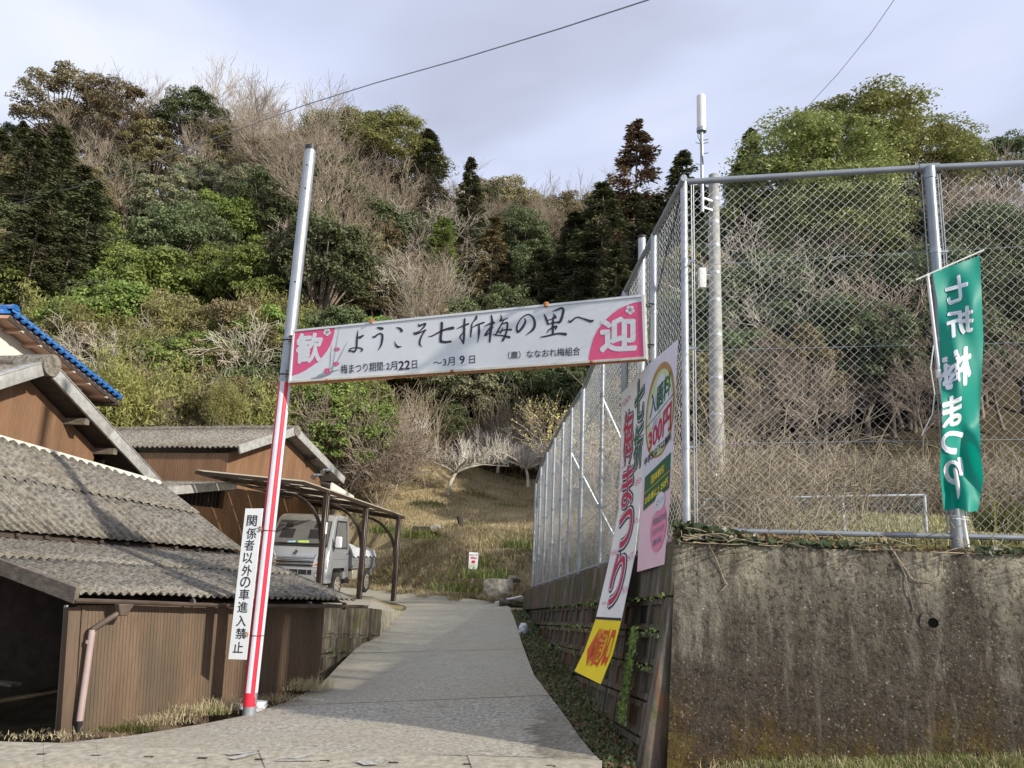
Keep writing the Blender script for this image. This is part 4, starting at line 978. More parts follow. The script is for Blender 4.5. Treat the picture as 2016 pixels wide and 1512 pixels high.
fr_[3] = P(386, 930, c0_.y+wv2.y-.3); 
for (a, c) in ((0, 1), (1, 2), (2, 3), (3, 0)):
    b = MB(); b.beam(fr_[a], fr_[c], .04, .065, up=Zv); b.build('edge_rail', M['brownmetal'], car)
for k in range(1, 7):
    t_ = k/7; b = MB(); b.beam(fr_[0].lerp(fr_[1], t_)+Zv*.02, fr_[3].lerp(fr_[2], t_)+Zv*.02, .03, .03); b.build('rafter', M['brownmetal'], car)
for k in range(1, 4):
    t_ = k/4; b = MB(); b.beam(fr_[0].lerp(fr_[3], t_)-Zv*.0, fr_[1].lerp(fr_[2], t_)-Zv*.0, .03, .035); b.build('purlin', M['brownmetal'], car)
for k in range(7):
    a, c = k/7+.004, (k+1)/7-.004; q = [fr_[0].lerp(fr_[1], a), fr_[0].lerp(fr_[1], c), fr_[3].lerp(fr_[2], c), fr_[3].lerp(fr_[2], a)]
    b = MB(); b.hexa([p+Zv*.057 for p in q]+[p+Zv*.063 for p in q]); b.build('roof_panel', M['poly'], car)
b = MB(); t0_ = posts[0][0]; b.beam(t0_-Zv*.62-side*.05, t0_-Zv*.85-side*.05, .07, .006, up=side); tag(b.build('notice_plate', M['plastic'], car), 'small white plate on the nearest post')
# ---------------------------------------------------------------- truck (local: x forward, y left, z up)
tk = empty('small_truck', (0, 0, 0), 'silver-grey light flatbed truck with a tarpaulin over its bed, parked under the carport', 'truck')
def tpart(b, name, mat, parent=None, bev=0, seg=2):
    o = bpy.data.objects.new(name, b.mesh(name, mat)); C.objects.link(o); o.parent = parent or tk
    if bev: bevel(o, bev, seg)
    return o
prof = [(0.0, .30), (.0, .52), (.015, .60), (.03, .92), (.10, 1.03), (.46, 1.66), (.58, 1.735), (.75, 1.765), (1.22, 1.755), (1.33, 1.70), (1.36, 1.5), (1.36, .42), (1.08, .36), (1.03, .55), (.90, .70), (.68, .75), (.46, .70), (.34, .55), (.30, .30)]
prof = [(-x, z) for x, z in prof]
def hw(z): return .735 if z < 1.0 else .735-.085*(z-1.0)/.75
b = MB()
Lp = [(x, hw(z), z) for x, z in prof]; Rp = [(x, -hw(z), z) for x, z in prof]; n_ = len(prof)
def fan(side, flip):
    tri = [(0, 1, 2, 3, 17, 18), (3, 4, 11, 12, 13, 14, 15, 16, 17), (4, 5, 6, 7, 8, 9, 10, 11)]
    for t in tri:
        f = [side[i] for i in t]; b.face(f[::-1] if flip else f)
fan(Lp, False); fan(Rp, True)
for i in range(n_):
    j = (i+1) % n_; b.face([Rp[i], Rp[j], Lp[j], Lp[i]])
bm = bmesh.new()
cab = tpart(b, 'cab', M['truck']); bm.from_mesh(cab.data); bmesh.ops.remove_doubles(bm, verts=bm.verts, dist=1e-4); bmesh.ops.recalc_face_normals(bm, faces=bm.faces); bm.to_mesh(cab.data); bm.free(); bevel(cab, .035, 3, 40)
# windscreen (on the slanted face), proud by 4 mm
def ws(t, y, o=.006):   # t 0 bottom..1 top
    x = lerp(-.10, -.46, t); z = lerp(1.03, 1.66, t); nx, nz = .87, .49; return (x+nx*o, y, z+nz*o)
def quadpanel(pts, name, mat, parent=None):
    b = MB(); b.face(pts); return tpart(b, name, mat, parent)
g_ = [ws(.03, -.66), ws(.03, .66), ws(.93, .60), ws(.93, -.60)]
quadpanel([(p[0]-.012, p[1]*1.03, p[2]) for p in g_], 'windscreen_seal', M['blackplastic'])
wsn = quadpanel(g_, 'windscreen', M['glass'])
quadpanel([ws(.03, -.64, .009), ws(.03, .64, .009), ws(.12, .635, .009), ws(.12, -.635, .009)], 'cowl', M['blackplastic'])
for y0, y1 in ((-.4, -.02), (.1, .5)):
    b = MB(); b.beam(ws(.10, y0, .02), ws(.14, y1, .02), .018, .018); tpart(b, 'wiper', M['blackplastic'])
for (a, c) in ((.36, .33), (-.30, -.33)):
    b = MB(); b.beam(ws(.14, a, .008), ws(.9, c+(.0 if a > 0 else .13), .008), .035, .004, up=(1, 0, 0)); tpart(b, 'dark_reflection_strip', M['blackplastic']) if False else None
b = MB(); b.face([ws(.16, -.05, .008), ws(.16, .22, .008), ws(.24, .20, .008), ws(.23, -.02, .008)]); tpart(b, 'paper', M['paper1'])
b = MB(); b.face([ws(.15, -.28, .008), ws(.15, -.08, .008), ws(.22, -.10, .008), ws(.20, -.25, .008)]); tpart(b, 'paper', M['paper2'])
# opaque grey panel over the glass stands in for its reflection and cab interior
quadpanel([ws(.15, -.62, .0075), ws(.15, .62, .0075), ws(.90, .57, .0075), ws(.90, -.57, .0075)], 'windscreen_reflection', M['interior']).data.materials[0] = M['interior']
bpy.data.objects.remove(tk.children[-1]) if False else None
for (y0, y1, z0, z1) in ((-.50, -.18, .30, .62), (.16, .48, .30, .62)):
    quadpanel([ws(z0, y0, .0085), ws(z0, y1, .0085), ws(z1, y1*.95, .0085), ws(z1, y0*.95, .0085)], 'seat_back', M['blackplastic'])
    ym = (y0+y1)/2; quadpanel([ws(z1+.03, ym-.09, .0085), ws(z1+.03, ym+.09, .0085), ws(z1+.19, ym+.08, .0085), ws(z1+.19, ym-.08, .0085)], 'headrest', M['blackplastic'])
# side windows both sides
for s in (1, -1):
    W = lambda x, z, o=.006: (x, s*(hw(z)+o), z)
    q = [W(-.33, 1.06), W(-1.10, 1.06), W(-1.12, 1.60), W(-.58, 1.60)]
    q2 = [W(-.28, 1.03, .004), W(-1.15, 1.03, .004), W(-1.17, 1.64, .004), W(-.56, 1.64, .004)]
    if s > 0: q = q[::-1]; q2 = q2[::-1]
    dr = quadpanel([W(-.30, .62, .002), W(-1.18, .62, .002), W(-1.18, 1.03, .002), W(-.26, 1.03, .002)][::-s], 'door', M['truck'])
    quadpanel(q2, 'window_seal', M['blackplastic'], dr); quadpanel(q, 'side_window', M['interior'], dr)
    b = MB(); b.beam(W(-1.06, .93, .02), W(-1.16, .93, .02), .03, .03); tpart(b, 'door_handle', M['chrome'], dr, .006)
    for (x0, x1, z0, z1) in ((-.28, -1.19, 1.02, 1.035), (-1.185, -1.195, .45, 1.6), (-.30, -1.19, .80, .806)):
        quadpanel([W(x0, z0, .005), W(x1, z0, .005), W(x1, z1, .005), W(x0, z1, .005)][::-s], 'panel_gap', M['interior'], dr)
    b = MB(); b.box((-.20, s*.86, 1.17), (.07, .15, .24)); mi_ = tpart(b, 'side_mirror', M['lens'] if False else M['whitetape'], None, .03, 3)
    b = MB(); b.beam((-.22, s*.72, 1.08), (-.20, s*.82, 1.12), .03, .03); tpart(b, 'mirror_arm', M['blackplastic'], mi_)
    # headlight
    Fp = lambda y, z, o=.0: (-.028+.06*(z-.92)+o+(0.012 if z < .6 else 0), s*y, z)
    hp = [(.40, .64), (.69, .66), (.715, .98), (.66, 1.0), (.50, .93), (.43, .80)]
    b = MB(); f_ = [Fp(y, z, .035) for y, z in hp]; bb_ = [Fp(y, z, -.02) for y, z in hp]
    b.face(f_ if s < 0 else f_[::-1])
    for i in range(6):
        j = (i+1) % 6; b.face([f_[i], f_[j], bb_[j], bb_[i]])
    hl_ = tpart(b, 'headlight', M['lens'])
    b = MB(); b.face([Fp(y*.98+.01, z*.985+.012, .038) for y, z in hp][::(1 if s < 0 else -1)]); 
    b = MB(); b.tube([Fp(.585, .83, .036), Fp(.585, .83, .05)], [.075, .062], 16); tpart(b, 'lamp_ring', M['chrome'], hl_)
    b = MB(); b.tube([Fp(.585, .83, .046), Fp(.585, .83, .053)], .042, 16); tpart(b, 'lamp_core', M['blackplastic'], hl_)
    b = MB(); b.face([Fp(.44, .665, .038), Fp(.68, .675, .038), Fp(.68, .72, .038), Fp(.45, .71, .038)][::(1 if s < 0 else -1)]); tpart(b, 'indicator', M['amber'], hl_)
    # fog lamp
    b = MB(); b.tube([(.005, s*.52, .47), (.02, s*.52, .47)], [.075, .06], 16); fl_ = tpart(b, 'fog_lamp', M['chrome'])
    b = MB(); b.tube([(.018, s*.52, .47), (.026, s*.52, .47)], .04, 14); tpart(b, 'lamp_core', M['lens'], fl_)
    # wheels
    for wx in (-.68, -2.72):
        b = MB(); b.tube([(wx, s*.62, .265), (wx, s*.735, .265)], .265, 24); w_ = tpart(b, 'wheel', M['tyre'], None, .02, 2)
        b = MB(); b.tube([(wx, s*.736, .265), (wx, s*.741, .265)], [.175, .165], 20); tpart(b, 'rim', M['rim'], w_)
        for k in range(8):
            a = k*math.pi/4; b = MB(); b.tube([(wx+.12*math.cos(a), s*.742, .265+.12*math.sin(a)), (wx+.12*math.cos(a), s*.746, .265+.12*math.sin(a))], .018, 8); tpart(b, 'rim_hole', M['blackplastic'], w_)
        b = MB(); b.tube([(wx, s*.742, .265), (wx, s*.755, .265)], .045, 12); tpart(b, 'hub', M['rim'], w_)
b = MB(); b.box((-1.0, 0, .32), (1.9, 1.1, .14)); tpart(b, 'underframe', M['blackplastic'])
# bumper, grille
b = MB(); b.box((-.03, 0, .46), (.10, 1.46, .30)); tpart(b, 'bumper', M['truck'], None, .035, 3)
b = MB(); b.box((.021, 0, .53), (.01, .80, .10)); gr = tpart(b, 'air_intake', M['blackplastic'])
for k in (-.3, -.1, .1, .3): b = MB(); b.box((.027, k, .53), (.008, .012, .10)); tpart(b, 'intake_bar', M['truck'], gr)
for z in (.70, .77): b = MB(); b.box((.018, 0, z), (.02, .84, .032)); tpart(b, 'grille_bar', M['chrome'], None, .006, 2)
for z in (.735, .665): b = MB(); b.box((.003, 0, z), (.012, .82, .022)); tpart(b, 'grille_gap', M['blackplastic'])
b = MB(); b.box((.01, 0, .84), (.02, .9, .012)); tpart(b, 'bonnet_crease', M['truck'])
# emblem: two hooked strokes of a slanted S
b = MB()
def emb(pts):
    b.face([(-.028+.045+ (z*.0), y, z) for y, z in pts]); b.face([(-.028+.052, y, z) for y, z in pts])
X_ = .012; Ez = .93; ex = lambda y, z: (.004, -y, Ez+z)
b.face([ex(-.055, .01), ex(.0, .055), ex(.02, .04), ex(-.022, .008), ex(.045, -.04), ex(.03, -.052)])
b.face([ex(.055, -.01), ex(.0, -.055), ex(-.02, -.04), ex(.022, -.008), ex(-.045, .04), ex(-.03, .052)])
em = tpart(b, 'emblem', M['chrome'])
for v in em.data.vertices: v.co.x += .0
em.location.x = -.005+.0; 
# flatbed
b = MB(); b.box((-2.40, 0, .62), (1.96, 1.43, .06)); tpart(b, 'bed_floor', M['truck'])
for s in (1, -1):
    b = MB(); b.box((-2.40, s*.715, .78), (1.96, .035, .29)); sdp = tpart(b, 'side_gate', M['truck'], None, .01, 1)
    for z in (.70, .78, .86): b = MB(); b.box((-2.40, s*.737, z), (1.9, .01, .02)); tpart(b, 'gate_rib', M['truck'], sdp)
    for x in (-1.5, -2.4, -3.3): b = MB(); b.box((x, s*.745, .64), (.05, .03, .07)); tpart(b, 'hinge', M['chrome'], sdp)
b = MB(); b.box((-3.375, 0, .78), (.035, 1.43, .29)); tpart(b, 'tail_gate', M['truck'], None, .01, 1)
b = MB(); b.box((-1.43, 0, .82), (.04, 1.40, .38)); tpart(b, 'head_board', M['truck'])
for s in (1, -1):
    b = MB(); b.box((-2.05, s*.5, .45), (.35, .3, .22)); tpart(b, 'tool_box', M['rim'], None, .01, 1)
    b = MB(); b.box((-3.25, s*.62, .50), (.16, .08, .16)); tpart(b, 'rear_lamp_bracket', M['truck'])
b = MB(); b.box((-2.4, 0, .5), (1.9, .5, .14)); tpart(b, 'chassis', M['blackplastic'])
rows = []
random.seed(4)
for j in range(25):
    v = j/24; row = []
    for i in range(41):
        u = i/40; x = lerp(-1.42, -3.40, u); y = lerp(-.77, .77, v)
        e = min(v, 1-v); z = .955+.10*math.sin(min(1, e*5)*math.pi/2)+.15*math.exp(-((u-.05)/.35)**2)*min(1, e*4)+.022*math.sin(u*23+v*7)+.015*math.sin(v*31-u*11)
        if e < .02: z = .86+.02*math.sin(u*40)
        if u > .98: z -= .05
        row.append((x, y, z))
    rows.append(row)
me = grid_mesh('tarpaulin', rows, M['tarp']); o = bpy.data.objects.new('tarpaulin', me); C.objects.link(o); o.parent = tk
fc = P(640, 1168, 16.7); rc = P(735, 1170, 20.0)
hd_ = Vector((fc.x-rc.x, fc.y-rc.y, 0)).normalized(); lft = Vector((-hd_.y, hd_.x, 0))
tk.location = Vector((fc.x, fc.y, .52))-lft*.735*(1 if lft.x > 0 else -1)
tk.rotation_euler = (0, R_(.0), math.atan2(hd_.y, hd_.x))

# ---------------------------------------------------------------- lettering
_fc = bpy.data.curves.new('lettering', 'FONT'); _fo = bpy.data.objects.new('lettering', _fc); C.objects.link(_fo)
_gc = {}
def glyphs(txt, off=0.0, shear=0.0):
    k = (txt, off, shear)
    if k in _gc: return _gc[k]
    _fc.body = txt; _fc.offset = off; _fc.shear = shear; _fc.resolution_u = 4
    bpy.context.view_layer.update()
    dg = bpy.context.evaluated_depsgraph_get(); me = _fo.evaluated_get(dg).to_mesh()
    v = np.array([x.co[:] for x in me.vertices]); f = [tuple(p.vertices) for p in me.polygons]
    _fo.evaluated_get(dg).to_mesh_clear()
    _gc[k] = (v, f); return _gc[k]
_ft = {}
def fatten(txt, w, shear=0.0):
    k = (txt, w)
    if k in _ft: return _ft[k]
    v, f = glyphs(txt, 0.0, shear); cnt_ = {}
    for ff in f:
        for a, c in zip(ff, ff[1:]+ff[:1]):
            e_ = (min(a, c), max(a, c)); cnt_[e_] = cnt_.get(e_, 0)+1
    V = [tuple(p[:2]) for p in v]; F = list(f)
    for (a, c), n_ in cnt_.items():
        if n_ > 1: continue
        p, q = np.array(v[a][:2]), np.array(v[c][:2]); d = q-p; L_ = np.linalg.norm(d)
        if L_ < 1e-5: continue
        d = d/L_; n = np.array([-d[1], d[0]])*w; e_ = d*w*.6; i = len(V)
        V += [tuple(x) for x in (p-e_-n*.5, p-n-e_*0, q-n, q+e_-n*.5, q+e_+n*.5, q+n, p+n, p-e_+n*.5)]; F.append(tuple(range(i, i+8)))
    _ft[k] = (np.array([(x, y, 0) for x, y in V]), F); return _ft[k]
def bbox(v): return v[:, 0].min(), v[:, 1].min(), v[:, 0].max(), v[:, 1].max()
class Plane:
    """a flat sheet through four photograph corners; print is laid on it"""
    def __init__(s, o, n): s.o = Vector(o); s.n = n.normalized() if n.dot(Vector((0, 0, EYE))-Vector(o)) > 0 else -n.normalized()
    def at(s, px, py, off=.004):
        d = Vector(ray(px, py)); o = Vector((0, 0, EYE)); k = (s.o+s.n*off-o).dot(s.n)/d.dot(s.n); return o+d*k
def bilq(q, u, v):   # q TL TR BR BL in photo px
    return (q[0][0]*(1-u)*(1-v)+q[1][0]*u*(1-v)+q[2][0]*u*v+q[3][0]*(1-u)*v, q[0][1]*(1-u)*(1-v)+q[1][1]*u*(1-v)+q[2][1]*u*v+q[3][1]*(1-u)*v)
def put(b, txt, quad, at, off=.004, w=0.0, m=0, ref=None, mirror=False, shear=0.0):
    v, f = glyphs(txt, 0.0, shear); x0, y0, x1, y1 = bbox(v)
    if w > 0:
        v, f = fatten(txt, w, shear)
    pts = []
    for p in v:
        u = (p[0]-x0)/(x1-x0); t = 1-(p[1]-y0)/(y1-y0)
        if mirror: u = 1-u
        pts.append(at(*bilq(quad, u, t), off+(hash(round(p[0]*977)) % 7)*.00004))
    i = len(b.v); b.v += [tuple(p) for p in pts]
    for ff in f: b.f.append(tuple(i+k for k in ff)); b.m.append(m)
def poly(b, pts, at, off=.003, m=0): b.face([at(x, y, off) for x, y in pts], m)
def stroke(b, pts, ws_, at, off=.004, m=0, sub=4):
    """brush stroke: catmull-rom through pts with widths"""
    P_ = [np.array(p, float) for p in pts]; P_ = [2*P_[0]-P_[1]]+P_+[2*P_[-1]-P_[-2]]; W_ = [ws_[0]]+list(ws_)+[ws_[-1]]
    c = []; w = []
    for i in range(1, len(P_)-2):
        for s in range(sub):
            t = s/sub; a = [P_[i-1], P_[i], P_[i+1], P_[i+2]]
            c.append(.5*((2*a[1])+(-a[0]+a[2])*t+(2*a[0]-5*a[1]+4*a[2]-a[3])*t*t+(-a[0]+3*a[1]-3*a[2]+a[3])*t**3)); w.append(lerp(W_[i], W_[i+1], t))
    c.append(P_[-2]); w.append(W_[-2]); c = np.array(c); d = np.gradient(c, axis=0); d /= np.linalg.norm(d, axis=1)[:, None]+1e-9
    n = np.stack([-d[:, 1], d[:, 0]], 1); l = c+n*np.array(w)[:, None]/2; r = c-n*np.array(w)[:, None]/2
    for i in range(len(c)-1): b.face([at(*l[i], off), at(*l[i+1], off), at(*r[i+1], off), at(*r[i], off)], m)
    for i in (0, len(c)-1):
        if w[i] > 2.2*0+1.0: b.face([at(c[i][0]+w[i]/2*math.cos(a), c[i][1]+w[i]/2*math.sin(a), off+.0004) for a in np.linspace(0, 2*math.pi, 9)[:-1]], m)
def disc(b, cx, cy, rx, ry, at, off, m, rot=0, n=20):
    b.face([at(cx+rx*math.cos(a)*math.cos(rot)-ry*math.sin(a)*math.sin(rot), cy+rx*math.cos(a)*math.sin(rot)+ry*math.sin(a)*math.cos(rot), off) for a in np.linspace(0, 2*math.pi, n+1)[:-1]], m)
def blossom(b, cx, cy, r, at, off, m, mc, sq=1.0, rot=0.3):
    for k in range(5):
        a = rot+k*2*math.pi/5; disc(b, cx+r*.55*math.cos(a), cy+r*.55*math.sin(a)*sq, r*.46, r*.46*sq, at, off, m, n=12)
    disc(b, cx, cy, r*.4, r*.4*sq, at, off, m, n=10)
    for k in range(5):
        a = rot+.3+k*2*math.pi/5; stroke(b, [(cx, cy), (cx+r*.32*math.cos(a), cy+r*.32*math.sin(a)*sq)], [r*.09, r*.06], at, off+.0012, mc, 2)

# ---- the welcome sign across the path, its left pole
pole = empty('sign_pole', tuple(P(489, 1408, 8.5)), 'tall galvanised pole wrapped with red and white stripes below, left of the path', 'pole')
pb_, pt_ = P(489, 1410, 8.5), P(611, 297, 8.5)
pm = P(561, 753, 8.5)
tpar = (pm.z-pb_.z)/(pt_.z-pb_.z); pm = pb_.lerp(pt_, tpar)
b = MB(); b.tube([pb_-Zv*.4, pt_], .0665, 28); smooth_angle(b.build('tube', M['galv'], pole))
b = MB(); b.tube([pt_-Zv*.0, pt_+Zv*.055], .070, 28); b.build('cap', M['blackplastic'], pole)
# stripes: vertical red/white tape wedges round the pole
ps = pb_+Zv*.10; pp = pb_+Zv*.235
b = MB(); b.tube([pb_+Zv*.10, pp], .0685, 28); smooth_angle(b.build('red_band', M['red'], pole))
view = math.atan2(-pb_.y, -pb_.x)   # direction towards the camera
for (a0, a1, mat, nm) in ((-1.75, -.80, 'red', 'red_stripe'), (-.80, -.05, 'whitetape', 'white_stripe'), (-.05, .64, 'red', 'red_stripe'), (.64, 1.55, 'whitetape', 'white_stripe'), (1.55, 4.53, 'red', 'red_stripe')):
    b = MB(); k = max(3, int((a1-a0)/.15)); mm_ = pm
    for i in range(k):
        q = []
        for (a, zz) in ((lerp(a0, a1, i/k), pp), (lerp(a0, a1, (i+1)/k), pp), (lerp(a0, a1, (i+1)/k), mm_), (lerp(a0, a1, i/k), mm_)):
            q.append(zz+Vector((math.cos(view+a), math.sin(view+a), 0))*.0695)
        b.face(q)
    b.build(nm, M[mat], pole, True)
for k, (x, y) in enumerate(((604, 325), (601, 371), (581, 555))):
    p = P(x, y, 8.36); b = MB(); b.tube([p, p+Vector((0.002, -.01, 0))], .010, 10); b.build('bolt_hole', M['dark'], pole)
# strip notice on the pole
nq = [(483, 1001), (518, 1001), (485, 1299), (449, 1298)]
n0, n1_b, n2_ = P(483, 1001, 8.42), P(518, 1001, 8.40), P(449, 1298, 8.42)
NP = Plane(n0, (n1_b-n0).cross(n2_-n0))
ns = empty('notice_board', tuple(NP.at(466, 1150)), 'narrow white vertical notice board with black characters strapped to the striped pole', 'notice')
b = MB(); c4 = [NP.at(*p, 0) for p in nq]; b.hexa([p-NP.n*.012 for p in (c4[3], c4[2], c4[1], c4[0])]+[c4[3], c4[2], c4[1], c4[0]]); bevel(b.build('board', M['white'], ns), .002, 1)
b = MB(); cz = [(496, 1025), (495, 1050), (491, 1073), (488, 1098), (486, 1123), (483, 1146), (481, 1170), (478, 1195), (475, 1222), (474, 1247), (469, 1274)]
for ch, (cx, cy) in zip('関係者以外の車進入禁止', cz):
    w_, h_ = 9.6, 10.6; sl = -.12
    put(b, ch, [(cx-w_-sl*h_*-1*0+1.2, cy-h_), (cx+w_+1.2, cy-h_+.6), (cx+w_-1.2, cy+h_+.6), (cx-w_-1.2, cy+h_)], NP.at, .003, .012)
b.build('lettering', M['ink'], ns)
for (x, y) in ((516, 1044), (488, 1252)):
    p = P(x, y, 8.40); b = MB(); b.tube([p+Vector((-.03, -.012, .0)), p+Vector((.0, -.02, .0)), p+Vector((.0, -.02, .03)), p+Vector((-.03, -.012, .035))], .008, 6); b.build('clip', M['rust'], ns)
    c_ = pb_.lerp(pt_, (p.z-pb_.z)/(pt_.z-pb_.z)); b = MB(); b.tube([c_+Vector((math.cos(a)*.073, math.sin(a)*.073, 0)) for a in np.linspace(0, 2*math.pi, 25)], .004, 5, cap=False); b.build('wire_tie', M['dark'], ns)

# ---- long sign
sq = [(578, 650), (1268, 580), (1273, 707), (569, 754)]
s0, s1, s2, s3 = P(578, 650, 8.36), P(1268, 580, 6.78), P(1273, 707, 6.78), P(569, 754, 8.36)
SP = Plane(s0, (s1-s0).cross(s3-s0))
sg = empty('welcome_sign', tuple(SP.at(920, 665)), 'long white welcome sign with pink corners and black brush lettering spanning high above the path', 'sign')
b = MB(); c4 = [SP.at(*p, 0) for p in sq]; dpt = .075
lo = [p-SP.n*dpt for p in (c4[3], c4[2], c4[1], c4[0])]; hi = [c4[3], c4[2], c4[1], c4[0]]
b.hexa(lo+hi); b.build('box', M['cream'], sg)
at = SP.at
b = MB(); poly(b, [(579.5, 652), (1266.5, 582), (1271, 705), (571, 752)], at, .002); b.build('face', M['white'], sg)
ed = (c4[1]-c4[0]).normalized()
for (p, q) in ((0, 1), (1, 2), (2, 3), (3, 0)):
    a, c = c4[p]+SP.n*.006, c4[q]+SP.n*.006; cen_ = (c4[0]+c4[1]+c4[2]+c4[3])/4; d = (c-a).normalized(); inw = (cen_-(a+c)/2); inw -= d*inw.dot(d); inw.normalize()
    b = MB(); b.beam(a+inw*.011-d*.0, c+inw*.011+d*.0, .022, .014, up=SP.n); b.build('frame_edge', M['white'] if p != 2 else M['cream'], sg)
# underside and right edge rust
b = MB(); poly(b, [(569, 754.5), (1273, 707.5), (1273, 711.5), (569, 759.5)], at, .001); b.build('lower_lip', M['rust'], sg)
# pink corners
arcL = [(580, 652.5)]; arcL += [(659, 642.6)]+[(658.5, 650), (656, 662), (652.5, 674), (648, 686), (642, 696), (634, 706), (624.5, 714.5), (613, 722.5), (600, 730), (588, 735.5), (575, 739)]
arcL = [(580, 652.5), (659, 642.6), (658, 655), (655, 667), (651, 678), (645, 689), (636, 701), (627, 711), (615, 720), (602, 728.5), (589, 735), (575, 739.5)]
arcR = [(1266, 593), (1267.5, 660), (1269.5, 703.5), (1158, 710.5), (1160, 696), (1164, 680), (1169, 664), (1176, 650), (1184, 639), (1194, 628), (1205, 618), (1218, 608.5), (1232, 601.5), (1248, 596)]
b = MB(); poly(b, arcL, at, .004); b.build('pink_corner', M['pink'], sg); b = MB(); poly(b, arcR, at, .004); b.build('pink_corner', M['pink'], sg)
b = MB()
put(b, '歓', [(585.5, 658.5), (636.5, 656), (630, 711), (583, 715)], at, .007, .035); b.build('white_character', M['white'], sg); b = MB()
put(b, '迎', [(1183.5, 627), (1251.5, 624.5), (1252, 689), (1183, 692)], at, .007, .035); b.build('white_character', M['white'], sg); b = MB()
blossom(b, 644, 654, 7.6, at, .007, 0, 1); blossom(b, 1240.5, 610, 9.2, at, .007, 0, 1)
b.build('white_blossom', [M['white'], M['pink']], sg)
# plum branch art
Z3 = lambda x, y: (560+x/11.63, 630+y/11.63)
b = MB()
stroke(b, [Z3(620, 1350), Z3(760, 1320), Z3(900, 1270), Z3(1040, 1210), Z3(1120, 1170), Z3(1270, 1130)], [3.5, 5, 6.5, 6.0, 2.0, .6], at, .005)
stroke(b, [Z3(760, 1280), Z3(900, 1200), Z3(1060, 1110), Z3(1160, 1050), Z3(1300, 960)], [1.4, 1.2, 1.0, .8, .4], at, .005)
stroke(b, [Z3(1090, 1180), Z3(1130, 900), Z3(1170, 660), Z3(1200, 480), Z3(1255, 160)], [1.8, 1.2, 1.0, .9, .5], at, .005)
stroke(b, [Z3(1040, 1110), Z3(1060, 800), Z3(1078, 570)], [1.2, 1.3, .5], at, .005)
stroke(b, [Z3(1210, 950), Z3(1320, 730), Z3(1440, 490)], [1.1, .9, .4], at, .005)
b.build('branch_print', M['greyink'], sg)
b = MB()
for (x, y, r, q_) in ((1200, 668, 6.2, .62), (1185, 1003, 5.6, .8), (978, 1165, 6.3, .95)): blossom(b, *Z3(x, y), r, at, .0062, 0, 1, q_)
b.build('blossom_print', [M['pink'], M['white']], sg)
# brush lettering, traced stroke by stroke
A_ = lambda x, y: (670+x/7.754, 610+y/7.754)
B_ = lambda x, y: (920+x/7.754, 600+y/7.754)
b = MB()
def br(T, pts, ws_): stroke(b, [T(*p) for p in pts], [w*1.22/7.754 for w in ws_], at, .0055)
br(A_, [(271, 300), (258, 400), (250, 500), (248, 570), (235, 610), (208, 640), (170, 625), (130, 632)], [3, 22, 26, 24, 20, 26, 20, 14])
br(A_, [(130, 630), (150, 595), (200, 580), (262, 578), (310, 585), (335, 605), (318, 632)], [14, 14, 12, 14, 18, 24, 16])
br(A_, [(262, 425), (300, 420), (350, 390)], [16, 34, 18])
b.build('brush_character', M['ink'], sg); b = MB()
br(A_, [(560, 268), (600, 280), (642, 285)], [10, 34, 34])
br(A_, [(492, 408), (520, 415), (570, 375), (610, 362), (640, 385), (640, 450), (620, 540), (570, 630)], [12, 26, 18, 20, 28, 28, 22, 2])
b.build('brush_character', M['ink'], sg); b = MB()
br(A_, [(848, 264), (905, 285), (938, 320), (915, 340)], [4, 30, 34, 6])
br(A_, [(823, 475), (850, 540), (880, 565), (932, 560)], [3, 26, 28, 8])
b.build('brush_character', M['ink'], sg); b = MB()
br(A_, [(1195, 215), (1205, 245), (1250, 225), (1300, 210), (1275, 260), (1215, 320), (1150, 350)], [12, 28, 20, 22, 20, 12, 16])
br(A_, [(1125, 340), (1140, 368), (1220, 345), (1305, 305)], [12, 26, 16, 16])
br(A_, [(1305, 305), (1245, 390), (1212, 480), (1215, 530), (1250, 570)], [14, 18, 24, 24, 3])
b.build('brush_character', M['ink'], sg); b = MB()
br(A_, [(1342, 405), (1400, 398), (1500, 345), (1600, 300), (1720, 275)], [6, 16, 20, 24, 38])
br(A_, [(1548, 200), (1545, 300), (1530, 440), (1545, 485)], [34, 32, 34, 34])
br(A_, [(1530, 480), (1600, 492), (1685, 482)], [34, 30, 26])
b.build('brush_character', M['ink'], sg); b = MB()
br(A_, [(1898, 140), (1890, 260), (1888, 400), (1876, 510)], [24, 28, 30, 22])
br(A_, [(1772, 292), (1850, 255), (1955, 212)], [3, 18, 22])
br(A_, [(1876, 510), (1850, 460), (1828, 415), (1870, 350), (1922, 285)], [20, 16, 20, 12, 4])
br(B_, [(140, 178), (130, 215), (90, 260), (70, 300), (58, 400), (48, 490)], [26, 26, 10, 16, 24, 16])
br(B_, [(72, 350), (150, 305), (255, 270)], [8, 18, 20])
br(B_, [(178, 300), (178, 420), (155, 590)], [18, 32, 3])
b.build('brush_character', M['ink'], sg); b = MB()
br(B_, [(368, 165), (378, 260), (355, 400), (340, 565)], [20, 32, 34, 24])
br(B_, [(250, 335), (320, 300), (405, 272)], [5, 18, 30])
br(B_, [(362, 320), (310, 400), (268, 468), (320, 440), (372, 370), (405, 330)], [8, 22, 24, 14, 12, 4])
br(B_, [(512, 150), (520, 210), (495, 250), (560, 225), (615, 200)], [8, 24, 16, 14, 12])
br(B_, [(560, 230), (520, 300), (470, 390), (430, 455), (390, 452)], [10, 16, 20, 20, 8])
br(B_, [(430, 465), (530, 470), (640, 495)], [14, 18, 34])
br(B_, [(520, 300), (600, 270), (612, 300), (600, 400), (570, 490), (540, 545)], [12, 22, 24, 22, 26, 30])
br(B_, [(450, 430), (560, 385), (670, 378)], [10, 16, 24])
br(B_, [(540, 350), (520, 400), (500, 440)], [10, 18, 12])
